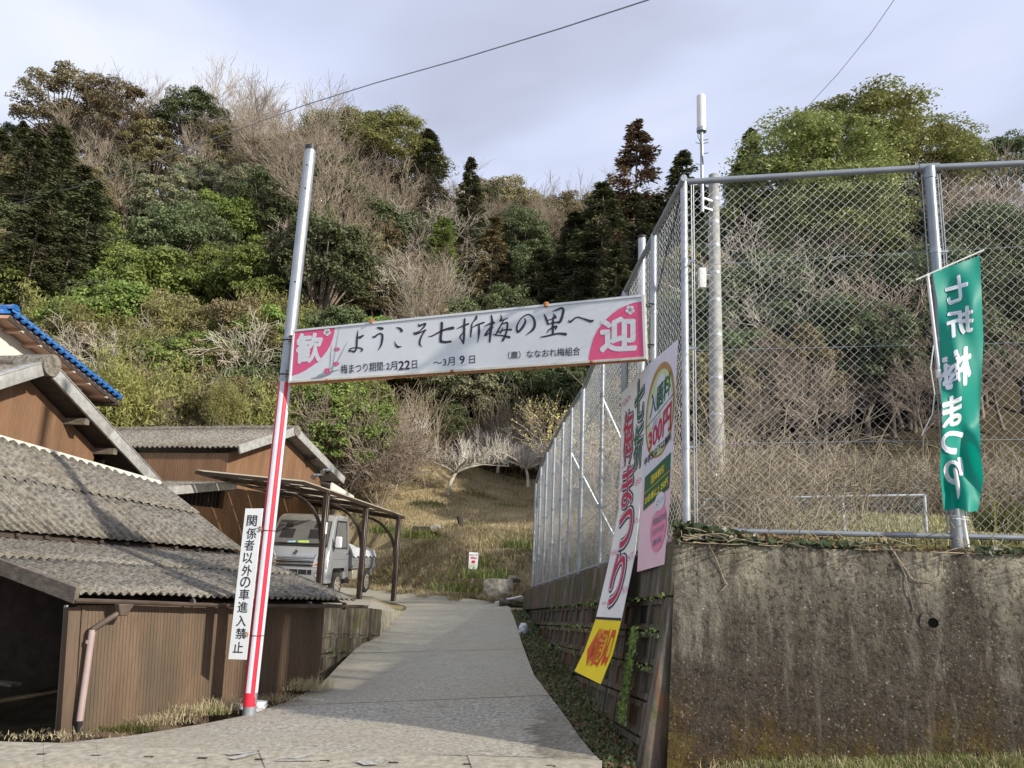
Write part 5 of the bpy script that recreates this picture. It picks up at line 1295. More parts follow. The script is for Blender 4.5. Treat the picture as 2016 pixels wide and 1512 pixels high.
b.build('brush_character', M['ink'], sg); b = MB()
br(B_, [(872, 200), (885, 260), (840, 350), (770, 415), (755, 340), (790, 250), (860, 175), (940, 148), (1005, 200), (1030, 290), (1000, 380), (885, 470)], [8, 26, 30, 30, 22, 14, 14, 18, 26, 34, 30, 3])
b.build('brush_character', M['ink'], sg); b = MB()
br(B_, [(1175, 150), (1205, 220), (1232, 300)], [16, 34, 22])
br(B_, [(1290, 105), (1370, 75), (1440, 50), (1465, 80), (1450, 170), (1420, 250), (1390, 280)], [5, 22, 26, 34, 32, 34, 20])
br(B_, [(1310, 140), (1340, 175), (1350, 200)], [10, 34, 20])
br(B_, [(1215, 240), (1300, 215), (1360, 195)], [10, 14, 14])
br(B_, [(1235, 295), (1310, 275), (1400, 262)], [12, 18, 24])
br(B_, [(1312, 190), (1305, 300), (1305, 440)], [22, 30, 28])
br(B_, [(1222, 425), (1250, 380), (1360, 325), (1345, 370), (1240, 400)][:4], [12, 16, 26, 22])
br(B_, [(1118, 492), (1200, 480), (1380, 440), (1500, 450)], [10, 20, 22, 38])
b.build('brush_character', M['ink'], sg); b = MB()
br(B_, [(1545, 235), (1570, 262), (1670, 190), (1760, 210), (1880, 250), (1920, 238)], [12, 26, 16, 20, 36, 20])
b.build('brush_character', M['ink'], sg)
b = MB()
put(b, '梅まつり期間:', [(671, 718), (757, 711.5), (757, 729), (671, 736.5)], at, .0055, .008)
put(b, '2月', [(760.5, 713.5), (781, 711), (781, 727.5), (760.5, 729)], at, .0055, .006)
put(b, '22', [(785, 711.5), (807, 709.3), (807, 726), (785, 728)], at, .0075, .022)
put(b, '日', [(811, 710), (821, 709), (821, 725), (811, 726)], at, .0055, .006)
put(b, '～3月', [(853, 708), (895, 702.5), (895, 719), (853, 722.5)], at, .0055, .006)
put(b, '9', [(905, 701), (914.5, 700), (914.5, 715.5), (905, 716.5)], at, .0075, .022)
put(b, '日', [(924, 700.5), (935, 699.5), (935, 715), (924, 716)], at, .0055, .006)
put(b, '（農）ななおれ梅組合', [(1000, 692.5), (1142, 682), (1142, 699.5), (1000, 707)], at, .0055, .008)
b.build('small_lettering', M['ink'], sg)
b = MB(); poly(b, [(783, 708.5), (809, 706), (809, 727.5), (783, 729.5)], at, .0052); b.build('date_sticker', M['whitetape'], sg); b = MB(); poly(b, [(901, 698), (919, 696.3), (919, 717.5), (901, 719)], at, .0052); b.build('date_sticker', M['whitetape'], sg)
for (x, y) in ((732, 633), (1075, 600)): 
    p = at(x, y, .0); b = MB(); b.box(tuple(p), (.045, .05, .05), .3); bevel(b.build('bracket', M['rust'], sg), .006, 1)
for (x, y) in ((645, 748), (890, 730), (1165, 712)):
    p = at(x, y+1, .0); b = MB(); b.box(tuple(p), (.04, .05, .028), .3); bevel(b.build('bracket', M['rust'], sg), .006, 1)
for (x, y) in ((572, 667), (566, 735)):
    p = at(x, y, -.02); b = MB(); b.tube([p+Vector((-.02, 0, .03)), p+Vector((.03, 0, .03)), p+Vector((.03, 0, -.03)), p+Vector((-.02, 0, -.03))], .010, 6); b.build('clamp', M['rust'], sg)
    c_ = pb_.lerp(pt_, (p.z-pb_.z)/(pt_.z-pb_.z)); b = MB(); b.tube([c_+Vector((math.cos(a)*.072, math.sin(a)*.072, 0)) for a in np.linspace(0, 2*math.pi, 25)], .006, 5, cap=False); b.build('strap', M['dark'], sg)
for (y) in (601, 681):
    p = P(1281, y, 6.86); b = MB(); b.tube([p+Vector((math.cos(a)*.045, math.sin(a)*.045, 0)) for a in np.linspace(0, 2*math.pi, 19)], .006, 5, cap=False); b.build('strap', M['dark'], sg)
# second support pole of the sign, behind the fence
p2t = P(1264, 470, 7.9); p2 = empty('support_pole', (p2t.x, p2t.y, .2), 'plain grey capped pole behind the fence at the right end of the sign', 'pole')
b = MB(); b.tube([Vector((p2t.x, p2t.y, .2)), p2t], .042, 16); smooth_angle(b.build('tube', M['galv_l'], p2)); b = MB(); b.tube([p2t, p2t+Zv*.03], .046, 16); b.build('cap', M['blackplastic'], p2)

# ---- curved festival banner and price board hanging on the path-side fence
class Strip:
    """a hanging sheet given by rows (left px, right px, left depth, right depth)"""
    def __init__(s, rows): s.r = rows; s.L = [P(a[0], a[1], a[4]) for a in rows]; s.R = [P(a[2], a[3], a[5]) for a in rows]; s.y = [i for i in range(len(rows))]
    def st(s, u, v, off=0):   # v in row units
        i = int(max(0, min(len(s.L)-2, math.floor(v)))); t = v-i
        A = s.L[i].lerp(s.L[i+1], t); B = s.R[i].lerp(s.R[i+1], t); p = A.lerp(B, u)
        n = (s.R[i]-s.L[i]).cross(s.L[i+1]-s.L[i]).normalized()
        if n.dot(Vector((0, 0, EYE))-p) < 0: n = -n
        return p+n*off
    def sheet(s, mats, parent, name, v0=0, v1=None, thick=.004, m=4):
        v1 = len(s.L)-1 if v1 is None else v1; k = int((v1-v0)*m); b = MB()
        g_ = [[[s.st(u/4, lerp(v0, v1, j/k), o) for u in range(5)] for j in range(k+1)] for o in (0, -thick)]
        for j in range(k):
            for u in range(4):
                b.face([g_[0][j][u], g_[0][j][u+1], g_[0][j+1][u+1], g_[0][j+1][u]]); b.face([g_[1][j][u], g_[1][j+1][u], g_[1][j+1][u+1], g_[1][j][u+1]])
            for u in (0, 4): b.face([g_[0][j][u], g_[0][j+1][u], g_[1][j+1][u], g_[1][j][u]])
        for j in (0, k):
            for u in range(4): b.face([g_[0][j][u], g_[0][j][u+1], g_[1][j][u+1], g_[1][j][u]])
        return b.build(name, mats, parent, True)
def atst(S): return lambda u, v, off=.003: S.st(u, v, off)
bn = Strip([(1223, 776, 1271, 724, 7.75, 6.95), (1222, 890, 1269, 850, 7.7, 6.92), (1218, 1000, 1262, 975, 7.65, 6.9), (1200, 1100, 1250, 1090, 7.55, 6.85), (1173, 1218, 1223, 1221, 7.4, 6.78), (1150, 1282, 1205, 1290, 7.28, 6.7), (1131, 1321, 1182, 1347, 7.15, 6.6)])
fb_ = empty('festival_banner', tuple(bn.L[3]), 'tall curved white festival board with crimson characters and yellow foot on the path-side fence', 'banner')
smooth_angle(bn.sheet(M['sheet'], fb_, 'white_sheet', 0, 4), 50); smooth_angle(bn.sheet(M['yellow'], fb_, 'yellow_sheet', 4, 6), 50)
ab = atst(bn)
b = MB(); b.face([ab(0, 3.97, .003), ab(1, 3.97, .003), ab(1, 4.02, .003), ab(0, 4.02, .003)]); b.build('black_line', M['ink'], fb_)
bo, bw, bc, bg_ = MB(), MB(), MB(), MB()
LT = [('七', .62, .97, .12, .74, 1), ('折', .62, .97, .84, 1.50, 1), ('梅', .16, .54, .46, 1.26, 0), ('ま', .18, .64, 1.38, 2.06, 0), ('つ', .22, .78, 2.16, 2.84, 0), ('り', .32, .76, 2.96, 3.78, 0)]
for (ch, u0, u1, v0, v1, gflag) in LT:
    q = [(u0, v0), (u1, v0), (u1, v1), (u0, v1)]
    put(bo, ch, q, ab, .004, .078); put(bw, ch, q, ab, .006, .045); put(bg_ if gflag else bc, ch, q, ab, .008, .015)
bo.build('outline_print', M['ink'], fb_); bw.build('inner_outline_print', M['whitetape'], fb_); bc.build('crimson_lettering', M['crimson'], fb_); bg_.build('green_lettering', M['dgreen'], fb_)
b = MB()
def blossom_uv(b, u, v, r, asp=2.0):
    for k in range(5):
        a = .3+k*2*math.pi/5; c = (u+r*.6*math.cos(a), v+r*.6*math.sin(a)/asp*.55)
        ring = [(c[0]+r*.48*math.cos(t), c[1]+r*.48*math.sin(t)/asp*.55) for t in np.linspace(0, 2*math.pi, 11)[:-1]]
        inn_ = [(c[0]+r*.38*math.cos(t), c[1]+r*.38*math.sin(t)/asp*.55) for t in np.linspace(0, 2*math.pi, 11)[:-1]]
        for i in range(10): b.face([ab(*ring[i], .0034), ab(*ring[(i+1) % 10], .0034), ab(*inn_[(i+1) % 10], .0034), ab(*inn_[i], .0034)])
for (u, v, r) in ((.22, .22, .2), (.82, 1.75, .18), (.10, 1.7, .14), (.80, 2.42, .2), (.80, 3.05, .17), (.18, 2.9, .18), (.82, 3.55, .2), (.92, 2.98, .08), (.15, 1.32, .09), (.2, 3.75, .1)): blossom_uv(b, u, v, r)
b.build('blossom_print', M['midpink'], fb_)
b = MB()
put(b, '梅', [(.34, 4.32), (.50, 4.32), (.50, 5.55), (.34, 5.55)], ab, .004, .02); put(b, '園', [(.49, 4.34), (.66, 4.34), (.66, 5.5), (.49, 5.5)], ab, .004, .01); put(b, '入', [(.66, 4.3), (.78, 4.3), (.80, 5.4), (.66, 5.5)], ab, .004, .05); put(b, '口', [(.80, 4.36), (.92, 4.36), (.92, 5.36), (.80, 5.36)], ab, .004, .05)
b.face([ab(.12, 4.95, .004), ab(.32, 4.25, .004), ab(.32, 4.6, .004), ab(.32, 5.3, .004), ab(.32, 5.62, .004)]); 
b.build('red_lettering', M['orange'], fb_)
bp = Strip([(1271, 722, 1335, 668, 6.88, 6.12), (1268, 880, 1328, 838, 6.84, 6.1), (1262, 1000, 1320, 975, 6.8, 6.08), (1254, 1126, 1308, 1111, 6.76, 6.05)])
pbn = empty('price_board', tuple(bp.L[1]), 'pale pink admission price board with gold-ringed oval beside the fence corner post', 'sign')
bpl = Plane(P(1271, 722, 6.88), (P(1335, 668, 6.12)-P(1271, 722, 6.88)).cross(P(1254, 1126, 6.80)-P(1271, 722, 6.88)))
def _bst(u, v, off=0):
    i = int(max(0, min(2, math.floor(v)))); t = v-i; a, c = bp.r[i], bp.r[i+1]
    lx, ly, rx, ry = [lerp(a[k], c[k], t) for k in range(4)]
    return bpl.at(lerp(lx, rx, u), lerp(ly, ry, u), off)
bp.st = _bst
ap_ = atst(bp)
def oval(b, cu, cv, ru, rv, off, m, k=32): b.face([ap_(cu+ru*math.cos(t), cv+rv*math.sin(t), off) for t in np.linspace(0, 2*math.pi, k+1)[:-1]], m)
bp.sheet(M['sheetpink'], pbn, 'board', 0, 3, .006, 4)
b = MB(); b.face([ap_(0.0, 0, .0015), ap_(1, 0, .0015), ap_(1, 1.6, .0015), ap_(0, 1.6, .0015)]); b.build('upper_print', M['whitetape'], pbn)
b = MB(); oval(b, .50, .72, .47, .60, .003, 0); b.build('gold_ring', M['gold'], pbn)
b = MB(); oval(b, .50, .74, .42, .54, .0045, 0); b.build('oval_print', M['palegreen'], pbn)
b = MB()
for k in range(5):
    a = -math.pi/2+k*2*math.pi/5; oval(b, .5+.2*math.cos(a), .74+.27*math.sin(a), .17, .22, .0055, 0, 16)
b.build('white_blossom', M['whitetape'], pbn)
b = MB(); put(b, '入園料', [(.16, .42), (.80, .30), (.80, .58), (.16, .70)], ap_, .0075, .02); b.face([ap_(.06, .775, .007), ap_(.93, .60, .007), ap_(.93, .612, .007), ap_(.06, .787, .007)]); b.build('green_lettering', M['dgreen'], pbn)
b = MB(); put(b, '300円', [(.14, .86), (.86, .68), (.86, 1.00), (.14, 1.14)], ap_, .0075, .03); b.build('crimson_lettering', M['crimson'], pbn)
b = MB(); put(b, '中学生以下は無料', [(.03, 1.20), (.90, 1.05), (.90, 1.17), (.03, 1.33)], ap_, .0075, .02); b.build('black_lettering', M['ink'], pbn)
b = MB(); b.face([ap_(.08, 1.52, .004), ap_(.93, 1.36, .004), ap_(.93, 1.88, .004), ap_(.08, 2.06, .004)]); b.build('green_panel', M['dgreen'], pbn)
b = MB(); put(b, '団体割引', [(.30, 1.56), (.72, 1.48), (.72, 1.60), (.30, 1.69)], ap_, .0065, .03); put(b, '20名様以上 250円', [(.12, 1.86), (.88, 1.70), (.88, 1.82), (.12, 1.98)], ap_, .0065, .03); b.face([ap_(.08, 1.79, .006), ap_(.93, 1.62, .006), ap_(.93, 1.63, .006), ap_(.08, 1.80, .006)]); b.build('yellow_lettering', M['yelink'], pbn)
b = MB(); oval(b, .66, 2.42, .28, .36, .004, 0); b.build('pink_disc', M['midpink'], pbn)
b = MB(); oval(b, .64, 2.02, .17, .14, .005, 0); b.face([ap_(.52, 2.1, .0052), ap_(.60, 2.12, .0052), ap_(.42, 2.26, .0052)]); b.build('speech_bubble', M['whitetape'], pbn)
b = MB(); put(b, 'ようこそ', [(.52, 1.99), (.76, 1.96), (.76, 2.04), (.52, 2.08)], ap_, .0068, .0); put(b, '障害者手帳', [(.46, 2.26), (.88, 2.22), (.88, 2.32), (.46, 2.36)], ap_, .0068, .01); put(b, 'お持ちの方', [(.46, 2.42), (.86, 2.38), (.86, 2.47), (.46, 2.52)], ap_, .0068, .0); put(b, '無料', [(.5, 2.58), (.8, 2.55), (.8, 2.65), (.5, 2.68)], ap_, .0068, .01); b.build('small_lettering', M['greyink'], pbn)

# ---- teal flag on its white pole (seen from behind, so the characters are mirrored)
FY = 5.60
fl_o = empty('flag_pole', tuple(P(1905, 1077, FY)), 'thin white plastic flag pole with a cross arm tied to the grey fence post', 'pole')
b = MB(); b.tube([P(1826, 541, FY), P(1850, 742, FY)], .011, 12); b.tube([P(1850, 738, FY), P(1905, 1077, FY+.0)], .0145, 12); smooth_angle(b.build('tube', M['plastic'], fl_o))
b = MB(); b.tube([P(1803, 551, FY), P(1937, 492, FY-.04)], .006, 8); b.build('cross_arm', M['plastic'], fl_o)
b = MB(); b.tube([P(1824, 545, FY), P(1829, 541, FY)], .016, 10); b.tube([P(1847, 728, FY), P(1849, 744, FY)], .019, 10); b.build('joint', M['plastic'], fl_o)
b = MB(); b.tube([P(1838, 680, FY-.01), P(1832, 725, FY-.02), P(1840, 775, FY-.02), P(1836, 815, FY-.02), P(1814, 858, FY-.02)], .004, 6); b.build('loose_cord', M['plastic'], fl_o)
for yy in (1015, 1020): b = MB(); b.tube([P(1872, yy, FY-.03), P(1908, yy+4, FY-.03)], .004, 5); b.build('cable_tie', M['plastic'], fl_o)
FR = [(1837, 537, 1929, 503, .0), (1846, 600, 1933, 590, .03), (1850, 680, 1936, 670, .05), (1853, 760, 1932, 755, .02), (1855, 840, 1928, 830, -.02), (1852, 880, 1931, 880, .02), (1851, 930, 1936, 945, .04), (1858, 1002, 1926, 1006, .0)]
class Flag:
    def st(s, u, v, off=0):
        i = int(max(0, min(len(FR)-2, math.floor(v)))); t = v-i; a, c = FR[i], FR[i+1]
        h = t*t*(3-2*t)*.5+t*.5
        lx, ly, rx, ry = [lerp(a[k], c[k], h if k % 2 == 0 else t) for k in range(4)]
        Y = FY-.03-off+.05*math.sin(u*4.2+v*1.1)*min(1, v)+.03*math.sin(u*9-v*2.0)*(.3+v/9)+.02*math.sin(v*3.1+u*2)
        return P(lerp(lx, rx, u), lerp(ly, ry, u)+(2.5*math.sin(u*9+1) if i == 6 and t > .7 else 0), Y)
fgo = Flag(); rows = [[tuple(fgo.st(u/20, v/10)) for u in range(21)] for v in range(0, 71)]
fe = empty('flag', tuple(P(1885, 760, FY)), 'teal festival flag with mirrored white characters hanging from the white pole at the right', 'flag')
me = grid_mesh('cloth', rows, M['flag']); link('cloth', me, None, fe)
def mirror_put(b, ch, quad):
    x0, y0, x1, y1 = bbox(glyphs(ch, 0., 0.)[0]); v, f = fatten(ch, .032)
    i = len(b.v)
    for p in v:
        u = 1-(p[0]-x0)/(x1-x0); t = 1-(p[1]-y0)/(y1-y0); q = bilq(quad, u, t); b.v.append(tuple(fgo.st(q[0], q[1], .006)))
    for ff in f: b.f.append(tuple(i+k for k in ff)); b.m.append(0)
b = MB()
for ch, u0, u1, v0, v1 in (('七', .22, .70, .35, .98), ('折', .20, .78, 1.18, 1.80), ('梅', .05, .72, 2.18, 3.05), ('ま', .02, .50, 3.30, 4.05), ('つ', .02, .55, 4.3, 5.25), ('り', .10, .52, 5.45, 6.3)): mirror_put(b, ch, [(u0, v0+.06), (u1, v0-.08), (u1, v1-.08), (u0, v1+.06)])
b.build('lettering', M['flagwhite'], fe)

# ---- small white board on a stake on the slope
st = empty('stake_sign', tuple(P(930, 1160, 20.2)), 'tiny white placard on a wooden stake at the foot of the grassy slope', 'sign')
SB = Plane(P(933, 1103, 20.0), Vector((.1, -1, .05)))
b = MB(); b.tube([P(932, 1118, 20.05), P(929, 1158, 20.05)], .02, 8); b.build('stake', M['cream'], st)
q = [SB.at(*p, 0) for p in ((924, 1087), (942, 1088), (940, 1121), (922, 1120))]; b = MB(); b.hexa([p-SB.n*.01 for p in q[::-1]]+q[::-1]); b.build('board', M['white'], st)
b = MB(); put(b, '梅まつり', [(925, 1090.5), (940.5, 1091), (940.5, 1095), (925, 1094.5)], SB.at, .006, .02); b.build('blue_lettering', M['greyink'], st)
b = MB(); put(b, '400m', [(926, 1096), (939, 1096.5), (939, 1100.5), (926, 1100)], SB.at, .006, .03); disc(b, 932, 1106, 4, 3, SB.at, .006, 0); b.build('red_print', M['red'], st)
b = MB(); disc(b, 931.5, 1113, 4.5, 4, SB.at, .006, 0); b.build('green_print', M['palegreen'], st)
bpy.data.objects.remove(_fo)
# ---------------------------------------------------------------- vegetation
rngv = np.random.default_rng(7)
M['l_bright'] = M_leaf('bright_green_leaves', (0.081, 0.126, 0.029), (0.322, 0.394, 0.100), 0.5, .25, .3)
M['l_dark'] = M_leaf('dark_green_leaves', (0.051, 0.074, 0.029), (0.201, 0.228, 0.100), 0.5, .2, .3)
M['l_grey'] = M_leaf('grey_green_leaves', (0.096, 0.112, 0.056), (0.354, 0.346, 0.201), 0.5, .2, .3)
M['l_olive'] = M_leaf('olive_brown_leaves', (0.121, 0.112, 0.051), (0.403, 0.338, 0.177), 0.55, .25, .2)
M['l_camphor'] = M_leaf('camphor_leaves', (0.105, 0.129, 0.035), (0.403, 0.403, 0.137), 0.4, .3, .4)
M['l_bamboo'] = M_leaf('bamboo_leaves', (0.145, 0.152, 0.045), (0.499, 0.467, 0.177), 0.5, .35, .3)
M['l_cedar'] = M_leaf('dark_cedar_needles', (0.045, 0.055, 0.024), (0.145, 0.15, 0.066), 0.6, .15, .2)
M['l_cedarg'] = M_leaf('green_cypress_needles', (0.081, 0.121, 0.029), (0.306, 0.338, 0.096), 0.6, .2, .2)
M['l_cedarb'] = M_leaf('rusty_cedar_needles', (0.081, 0.067, 0.035), (0.273, 0.193, 0.105), 0.6, .15, .2)
M['bark'] = M_bark('grey_brown_bark', (0.19, 0.155, 0.12))
M['twig'] = M_bark('pale_bare_twigs', (0.35, 0.29, 0.215))
M['twigp'] = M_bark('purplish_bare_twigs', (0.34, 0.275, 0.21))
M['twigw'] = M_bark('lichen_grey_twigs', (0.50, 0.455, 0.375))
M['shoot'] = M_bark('tan_straight_shoots', (0.40, 0.335, 0.235))
M['culm'] = M_plain('bamboo_culm', (0.25, 0.27, 0.10), .5, 0, .2, 3)
M['petal'] = M_leaf('yellow_blossom', (0.68, 0.56, 0.14), (0.85, 0.76, 0.30), .6, .3, .2)
M['straw'] = M_leaf('dry_straw_blades', (0.34, 0.285, 0.16), (0.70, 0.60, 0.38), .8, .25, .1)
M['grass'] = M_leaf('green_grass_blades', (0.10, 0.115, 0.035), (0.28, 0.30, 0.10), .6, .3, .2)
M['ivy'] = M_leaf('ivy_leaves', (0.03, 0.05, 0.018), (0.10, 0.13, 0.05), .4, .2, .4)
M['deadleaf'] = M_leaf('dead_leaves', (0.12, 0.08, 0.045), (0.34, 0.24, 0.14), .8, .15, .1)
def unit(v): return v/(np.linalg.norm(v, axis=-1, keepdims=True)+1e-9)
def leaves(c, nrm, size, aspect, rng, updir=None):
    """rhombus leaves: centres c, rough normals nrm"""
    n = len(c); r = unit(rng.normal(size=(n, 3)))
    t = unit(np.cross(nrm, r)) if updir is None else unit(updir+.35*r)
    bt = unit(np.cross(nrm, t)); L_ = size*(.65+.7*rng.random((n, 1))); W_ = L_*aspect
    v = np.stack([c+t*L_/2, c+bt*W_/2, c-t*L_/2, c-bt*W_/2], 1).reshape(-1, 3)
    f = np.arange(4*n).reshape(-1, 4); return v, f
def clump_cloud(cent, rad, per, size, rng, aspect=.5, flat=.75, out=.8, up=.35, shell=.55):
    n = len(cent)*per; c = np.repeat(cent, per, 0); r = np.repeat(rad, per)[:, None]
    d = unit(rng.normal(size=(n, 3))); d[:, 2] = np.where(d[:, 2] < -.3, -d[:, 2], d[:, 2])
    p = c+d*r*(shell+(1-shell)*rng.random((n, 1)))*np.array([1, 1, flat])
    nr = unit(d*out+np.array([0, 0, up])+.55*rng.normal(size=(n, 3)))
    return leaves(p, nr, size, aspect, rng)
def tubes(segs, k=3):
    """segs: array (n, 8): p0, p1, r0, r1 -> prism shells"""
    s = np.asarray(segs, float); p0, p1, r0, r1 = s[:, :3], s[:, 3:6], s[:, 6:7], s[:, 7:8]
    d = unit(p1-p0); a = np.where(np.abs(d[:, 2:3]) < .9, [[0, 0, 1.]], [[1., 0, 0]]); x = unit(np.cross(d, a)); y = np.cross(d, x)
    V = []
    for (p, r) in ((p0, r0), (p1, r1)):
        for i in range(k):
            t = 2*math.pi*i/k; V.append(p+(x*math.cos(t)+y*math.sin(t))*r)
    v = np.stack(V, 1).reshape(-1, 3); n = len(s); base = np.arange(n)[:, None]*2*k
    f = np.concatenate([base+np.array([i, (i+1) % k, k+(i+1) % k, k+i])[None] for i in range(k)], 0); return v, f
def branch(rng, p, d, L_, r, lev, maxlev, out, kids, spread, shrink, grav=0.0, bend=.18, segs=3, up=.0):
    pts = [p]; dd = d
    for i in range(segs):
        dd = unit(dd+bend*rng.normal(size=3)+np.array([0, 0, up-grav])); pts.append(pts[-1]+dd*L_/segs)
    rr = [r*(1-.55*i/segs) for i in range(segs+1)]
    for i in range(segs): out[min(lev, 1) if lev < 2 else 2].append((*pts[i], *pts[i+1], rr[i], rr[i+1]))
    if lev >= maxlev: return
    k = kids[lev]
    for j in range(k):
        t = .3+.7*(j+rng.random())/k if lev > 0 else .35+.65*(j+rng.random())/k
        i = min(segs-1, int(t*segs)); q = pts[i]+(pts[i+1]-pts[i])*(t*segs-i)
        base = unit(pts[i+1]-pts[i]); side = unit(np.cross(base, rng.normal(size=3)))
        a = spread[lev]*(.7+.6*rng.random()); nd = unit(base*math.cos(a)+side*math.sin(a))
        branch(rng, q, nd, L_*shrink[lev]*(.7+.5*rng.random()), rr[i]*.55, lev+1, maxlev, out, kids, spread, shrink, grav, bend, 2 if lev >= 1 else 3, up)
def merge(parts):
    V = []; F = []; o = 0
    for v, f in parts: V.append(v); F.append(f+o); o += len(v)
    return np.concatenate(V), np.concatenate(F)
def make_bare(seed, h, kids=(6, 5, 5, 4), spread=(.55, .6, .6, .6), shrink=(.55, .6, .6, .65), mat='twig', r=.11, up=.06, twr=1.0, maxlev=4, lean=.1, trunk=.4):
    rng = np.random.default_rng(seed); out = {0: [], 1: [], 2: []}
    branch(rng, np.zeros(3)-np.array([0, 0, .4]), unit(np.array([lean*rng.normal(), lean*rng.normal(), 1.])), h*trunk*1.6, r, 0, maxlev, out, kids, spread, shrink, 0, .16, 4, up)
    t = mesh_np('trunk', *merge([tubes(out[0]+out[1], 6)]), M['bark'] if mat != 'twigw' else M['twigw'], True)
    s = np.array(out[2]); s[:, 6:] = np.maximum(s[:, 6:]*1.0, .0085*twr)
    c = mesh_np('bare_crown', *tubes(s, 3), M[mat]); return t, c
def ell(rng, n, R, H, z0, low=-.35, inner=.5):
    d = unit(rng.normal(size=(n*3, 3))); d = d[d[:, 2] > low][:n]; r = inner+(1-inner)*rng.random((len(d), 1))**.5
    return d*r*np.array([R, R, H])+np.array([0, 0, z0])
def make_broad(seed, R, H, z0, nclump, crad, per, size, mat, aspect=.55, sub=True, low=-.5):
    rng = np.random.default_rng(seed); cent = ell(rng, nclump, R, H, z0, low)
    cent[:, :2] += .25*R*np.sin(cent[:, 2:3]*1.3+seed)*.4
    rad = crad*(.6+.8*rng.random(len(cent)))
    v, f = clump_cloud(cent, rad, per, size, rng, aspect)
    out = []; 
    for k in range(min(26, len(cent))):
        c = cent[k]; m = np.array([c[0]*.25, c[1]*.25, z0-H*.55]); out.append((*np.array([0, 0, max(.5, z0-H*.9)]), *m, .09, .07)); out.append((*m, *c, .06, .02))
    out.append((0, 0, -.5, 0, 0, max(.6, z0-H*.5), .17, .12))
    return mesh_np('trunk', *tubes(out, 5), M['bark'], True), mesh_np('crown', v, f, M[mat])
def make_conifer(seed, H, R, mat, n=150, per=70, size=.24, droop=.35, gap=0.15, power=.8, ragged=.25):
    rng = np.random.default_rng(seed); t = rng.random(n)**1.0; t.sort(); z = H*(gap+(1-gap)*t); r = R*(1-t)**power*(1+ragged*rng.normal(size=n)*.6)+.12
    a = rng.random(n)*2*math.pi; rr = r*(.45+.55*rng.random(n)**.6)
    cent = np.stack([np.cos(a)*rr, np.sin(a)*rr, z-droop*rr], 1); rad = .25+.34*r/ R * R*.42
    m = n*per; c = np.repeat(cent, per, 0); rad_ = np.repeat(np.clip(rad, .22, .95), per)[:, None]
    d = unit(rng.normal(size=(m, 3))); p = c+d*rad_*rng.random((m, 1))**.5*np.array([1, 1, .55]); outd = unit(np.concatenate([p[:, :2], np.zeros((m, 1))], 1))
    nr = unit(outd*.6+np.array([0, 0, .7])+.5*rng.normal(size=(m, 3))); v, f = leaves(p, nr, size, .32, rng, outd*1.0+np.array([0, 0, -droop]))
    sg_ = [(0, 0, -.5, 0, 0, H*.97, .16, .02)]+[(0, 0, cc[2]+.35*np.hypot(cc[0], cc[1])*droop, *cc, .035, .01) for cc in cent[::2]]
    return mesh_np('trunk', *tubes(sg_, 5), M['bark'], True), mesh_np('crown', v, f, M[mat])
def make_bamboo(seed, H, n=16, per=620, mat='l_bamboo', spread=1.3):
    rng = np.random.default_rng(seed); S = []; P_ = []; 
    for k in range(n):
        b0 = np.array([rng.normal()*spread*.6, rng.normal()*spread*.6, -.3]); a = rng.random()*6.28; h = H*(.75+.3*rng.random()); bendr = .35+.7*rng.random(); pts = []
        for i in range(9):
            t = i/8; pts.append(b0+np.array([math.cos(a)*bendr*h*.32*t**3, math.sin(a)*bendr*h*.32*t**3, h*(t-.12*t**4*bendr)]))
        for i in range(8): S.append((*pts[i], *pts[i+1], .032*(1-i/10), .032*(1-(i+1)/10)))
        tt = .35+.65*rng.random(per)**.8; ii = np.minimum((tt*8).astype(int), 7); pa = np.array(pts); q = pa[ii]+(pa[ii+1]-pa[ii])*((tt*8-ii)[:, None])
        tuft = rng.normal(size=(60, 3))*np.array([.42, .42, .28]); q = q+tuft[rng.integers(0, 60, per)]*(.5+.7*np.sin(tt*3.0))[:, None]+rng.normal(size=(per, 3))*.10; P_.append(q)
    q = np.concatenate(P_); nr = unit(rng.normal(size=q.shape)+np.array([0, 0, .6])); dn = unit(rng.normal(size=q.shape)*.6+np.array([0, 0, -.6]))
    v, f = leaves(q, nr, .26, .2, rng, dn)
    return mesh_np('culms', *tubes(S, 5), M['culm'], True), mesh_np('foliage', v, f, M[mat])
PT = {}
PT['bare'] = [make_bare(s, 7.5, r=.12) for s in (1, 2, 3)]+[make_bare(s, 7.5, (7, 6, 5, 4), (.4, .5, .5, .5), r=.10, up=.10) for s in (4, 5)]
PT['barep'] = [make_bare(s, 6, (7, 6, 6, 4), (.6, .65, .6, .6), mat='twigp', r=.10) for s in (11, 12)]
PT['barew'] = [make_bare(s, 6.5, (6, 5, 5, 4), (.75, .8, .8, .7), (.6, .62, .6, .6), mat='twigw', r=.11, up=.0, twr=1.4) for s in (21, 22)]
PT['bright'] = [make_broad(s, 2.5, 2.3, 3.0, 95, .62, 230, .155, 'l_bright') for s in (31, 32)]
PT['dark'] = [make_broad(s, 2.3, 3.0, 3.8, 90, .60, 230, .15, 'l_dark') for s in (41, 42)]
PT['grey'] = [make_broad(s, 2.5, 2.6, 3.4, 85, .6, 210, .155, 'l_grey') for s in (51,)]
PT['olive'] = [make_broad(s, 2.2, 2.9, 3.8, 85, .5, 190, .13, 'l_olive') for s in (61, 62)]
PT['camphor'] = [make_broad(s, 3.4, 3.6, 5.0, 110, .80, 300, .14, 'l_camphor', low=-.3) for s in (71,)]
PT['bamboo'] = [make_bamboo(s, 6.5) for s in (81, 82)]
PT['cedar'] = [make_conifer(91, 9, 2.0, 'l_cedar', 190, 75), make_conifer(92, 9, 2.3, 'l_cedar', 200, 75, power=.65)]
PT['cypress'] = [make_conifer(93, 7.5, 1.5, 'l_cedarg', 170, 75, size=.2, power=.5, droop=.1)]
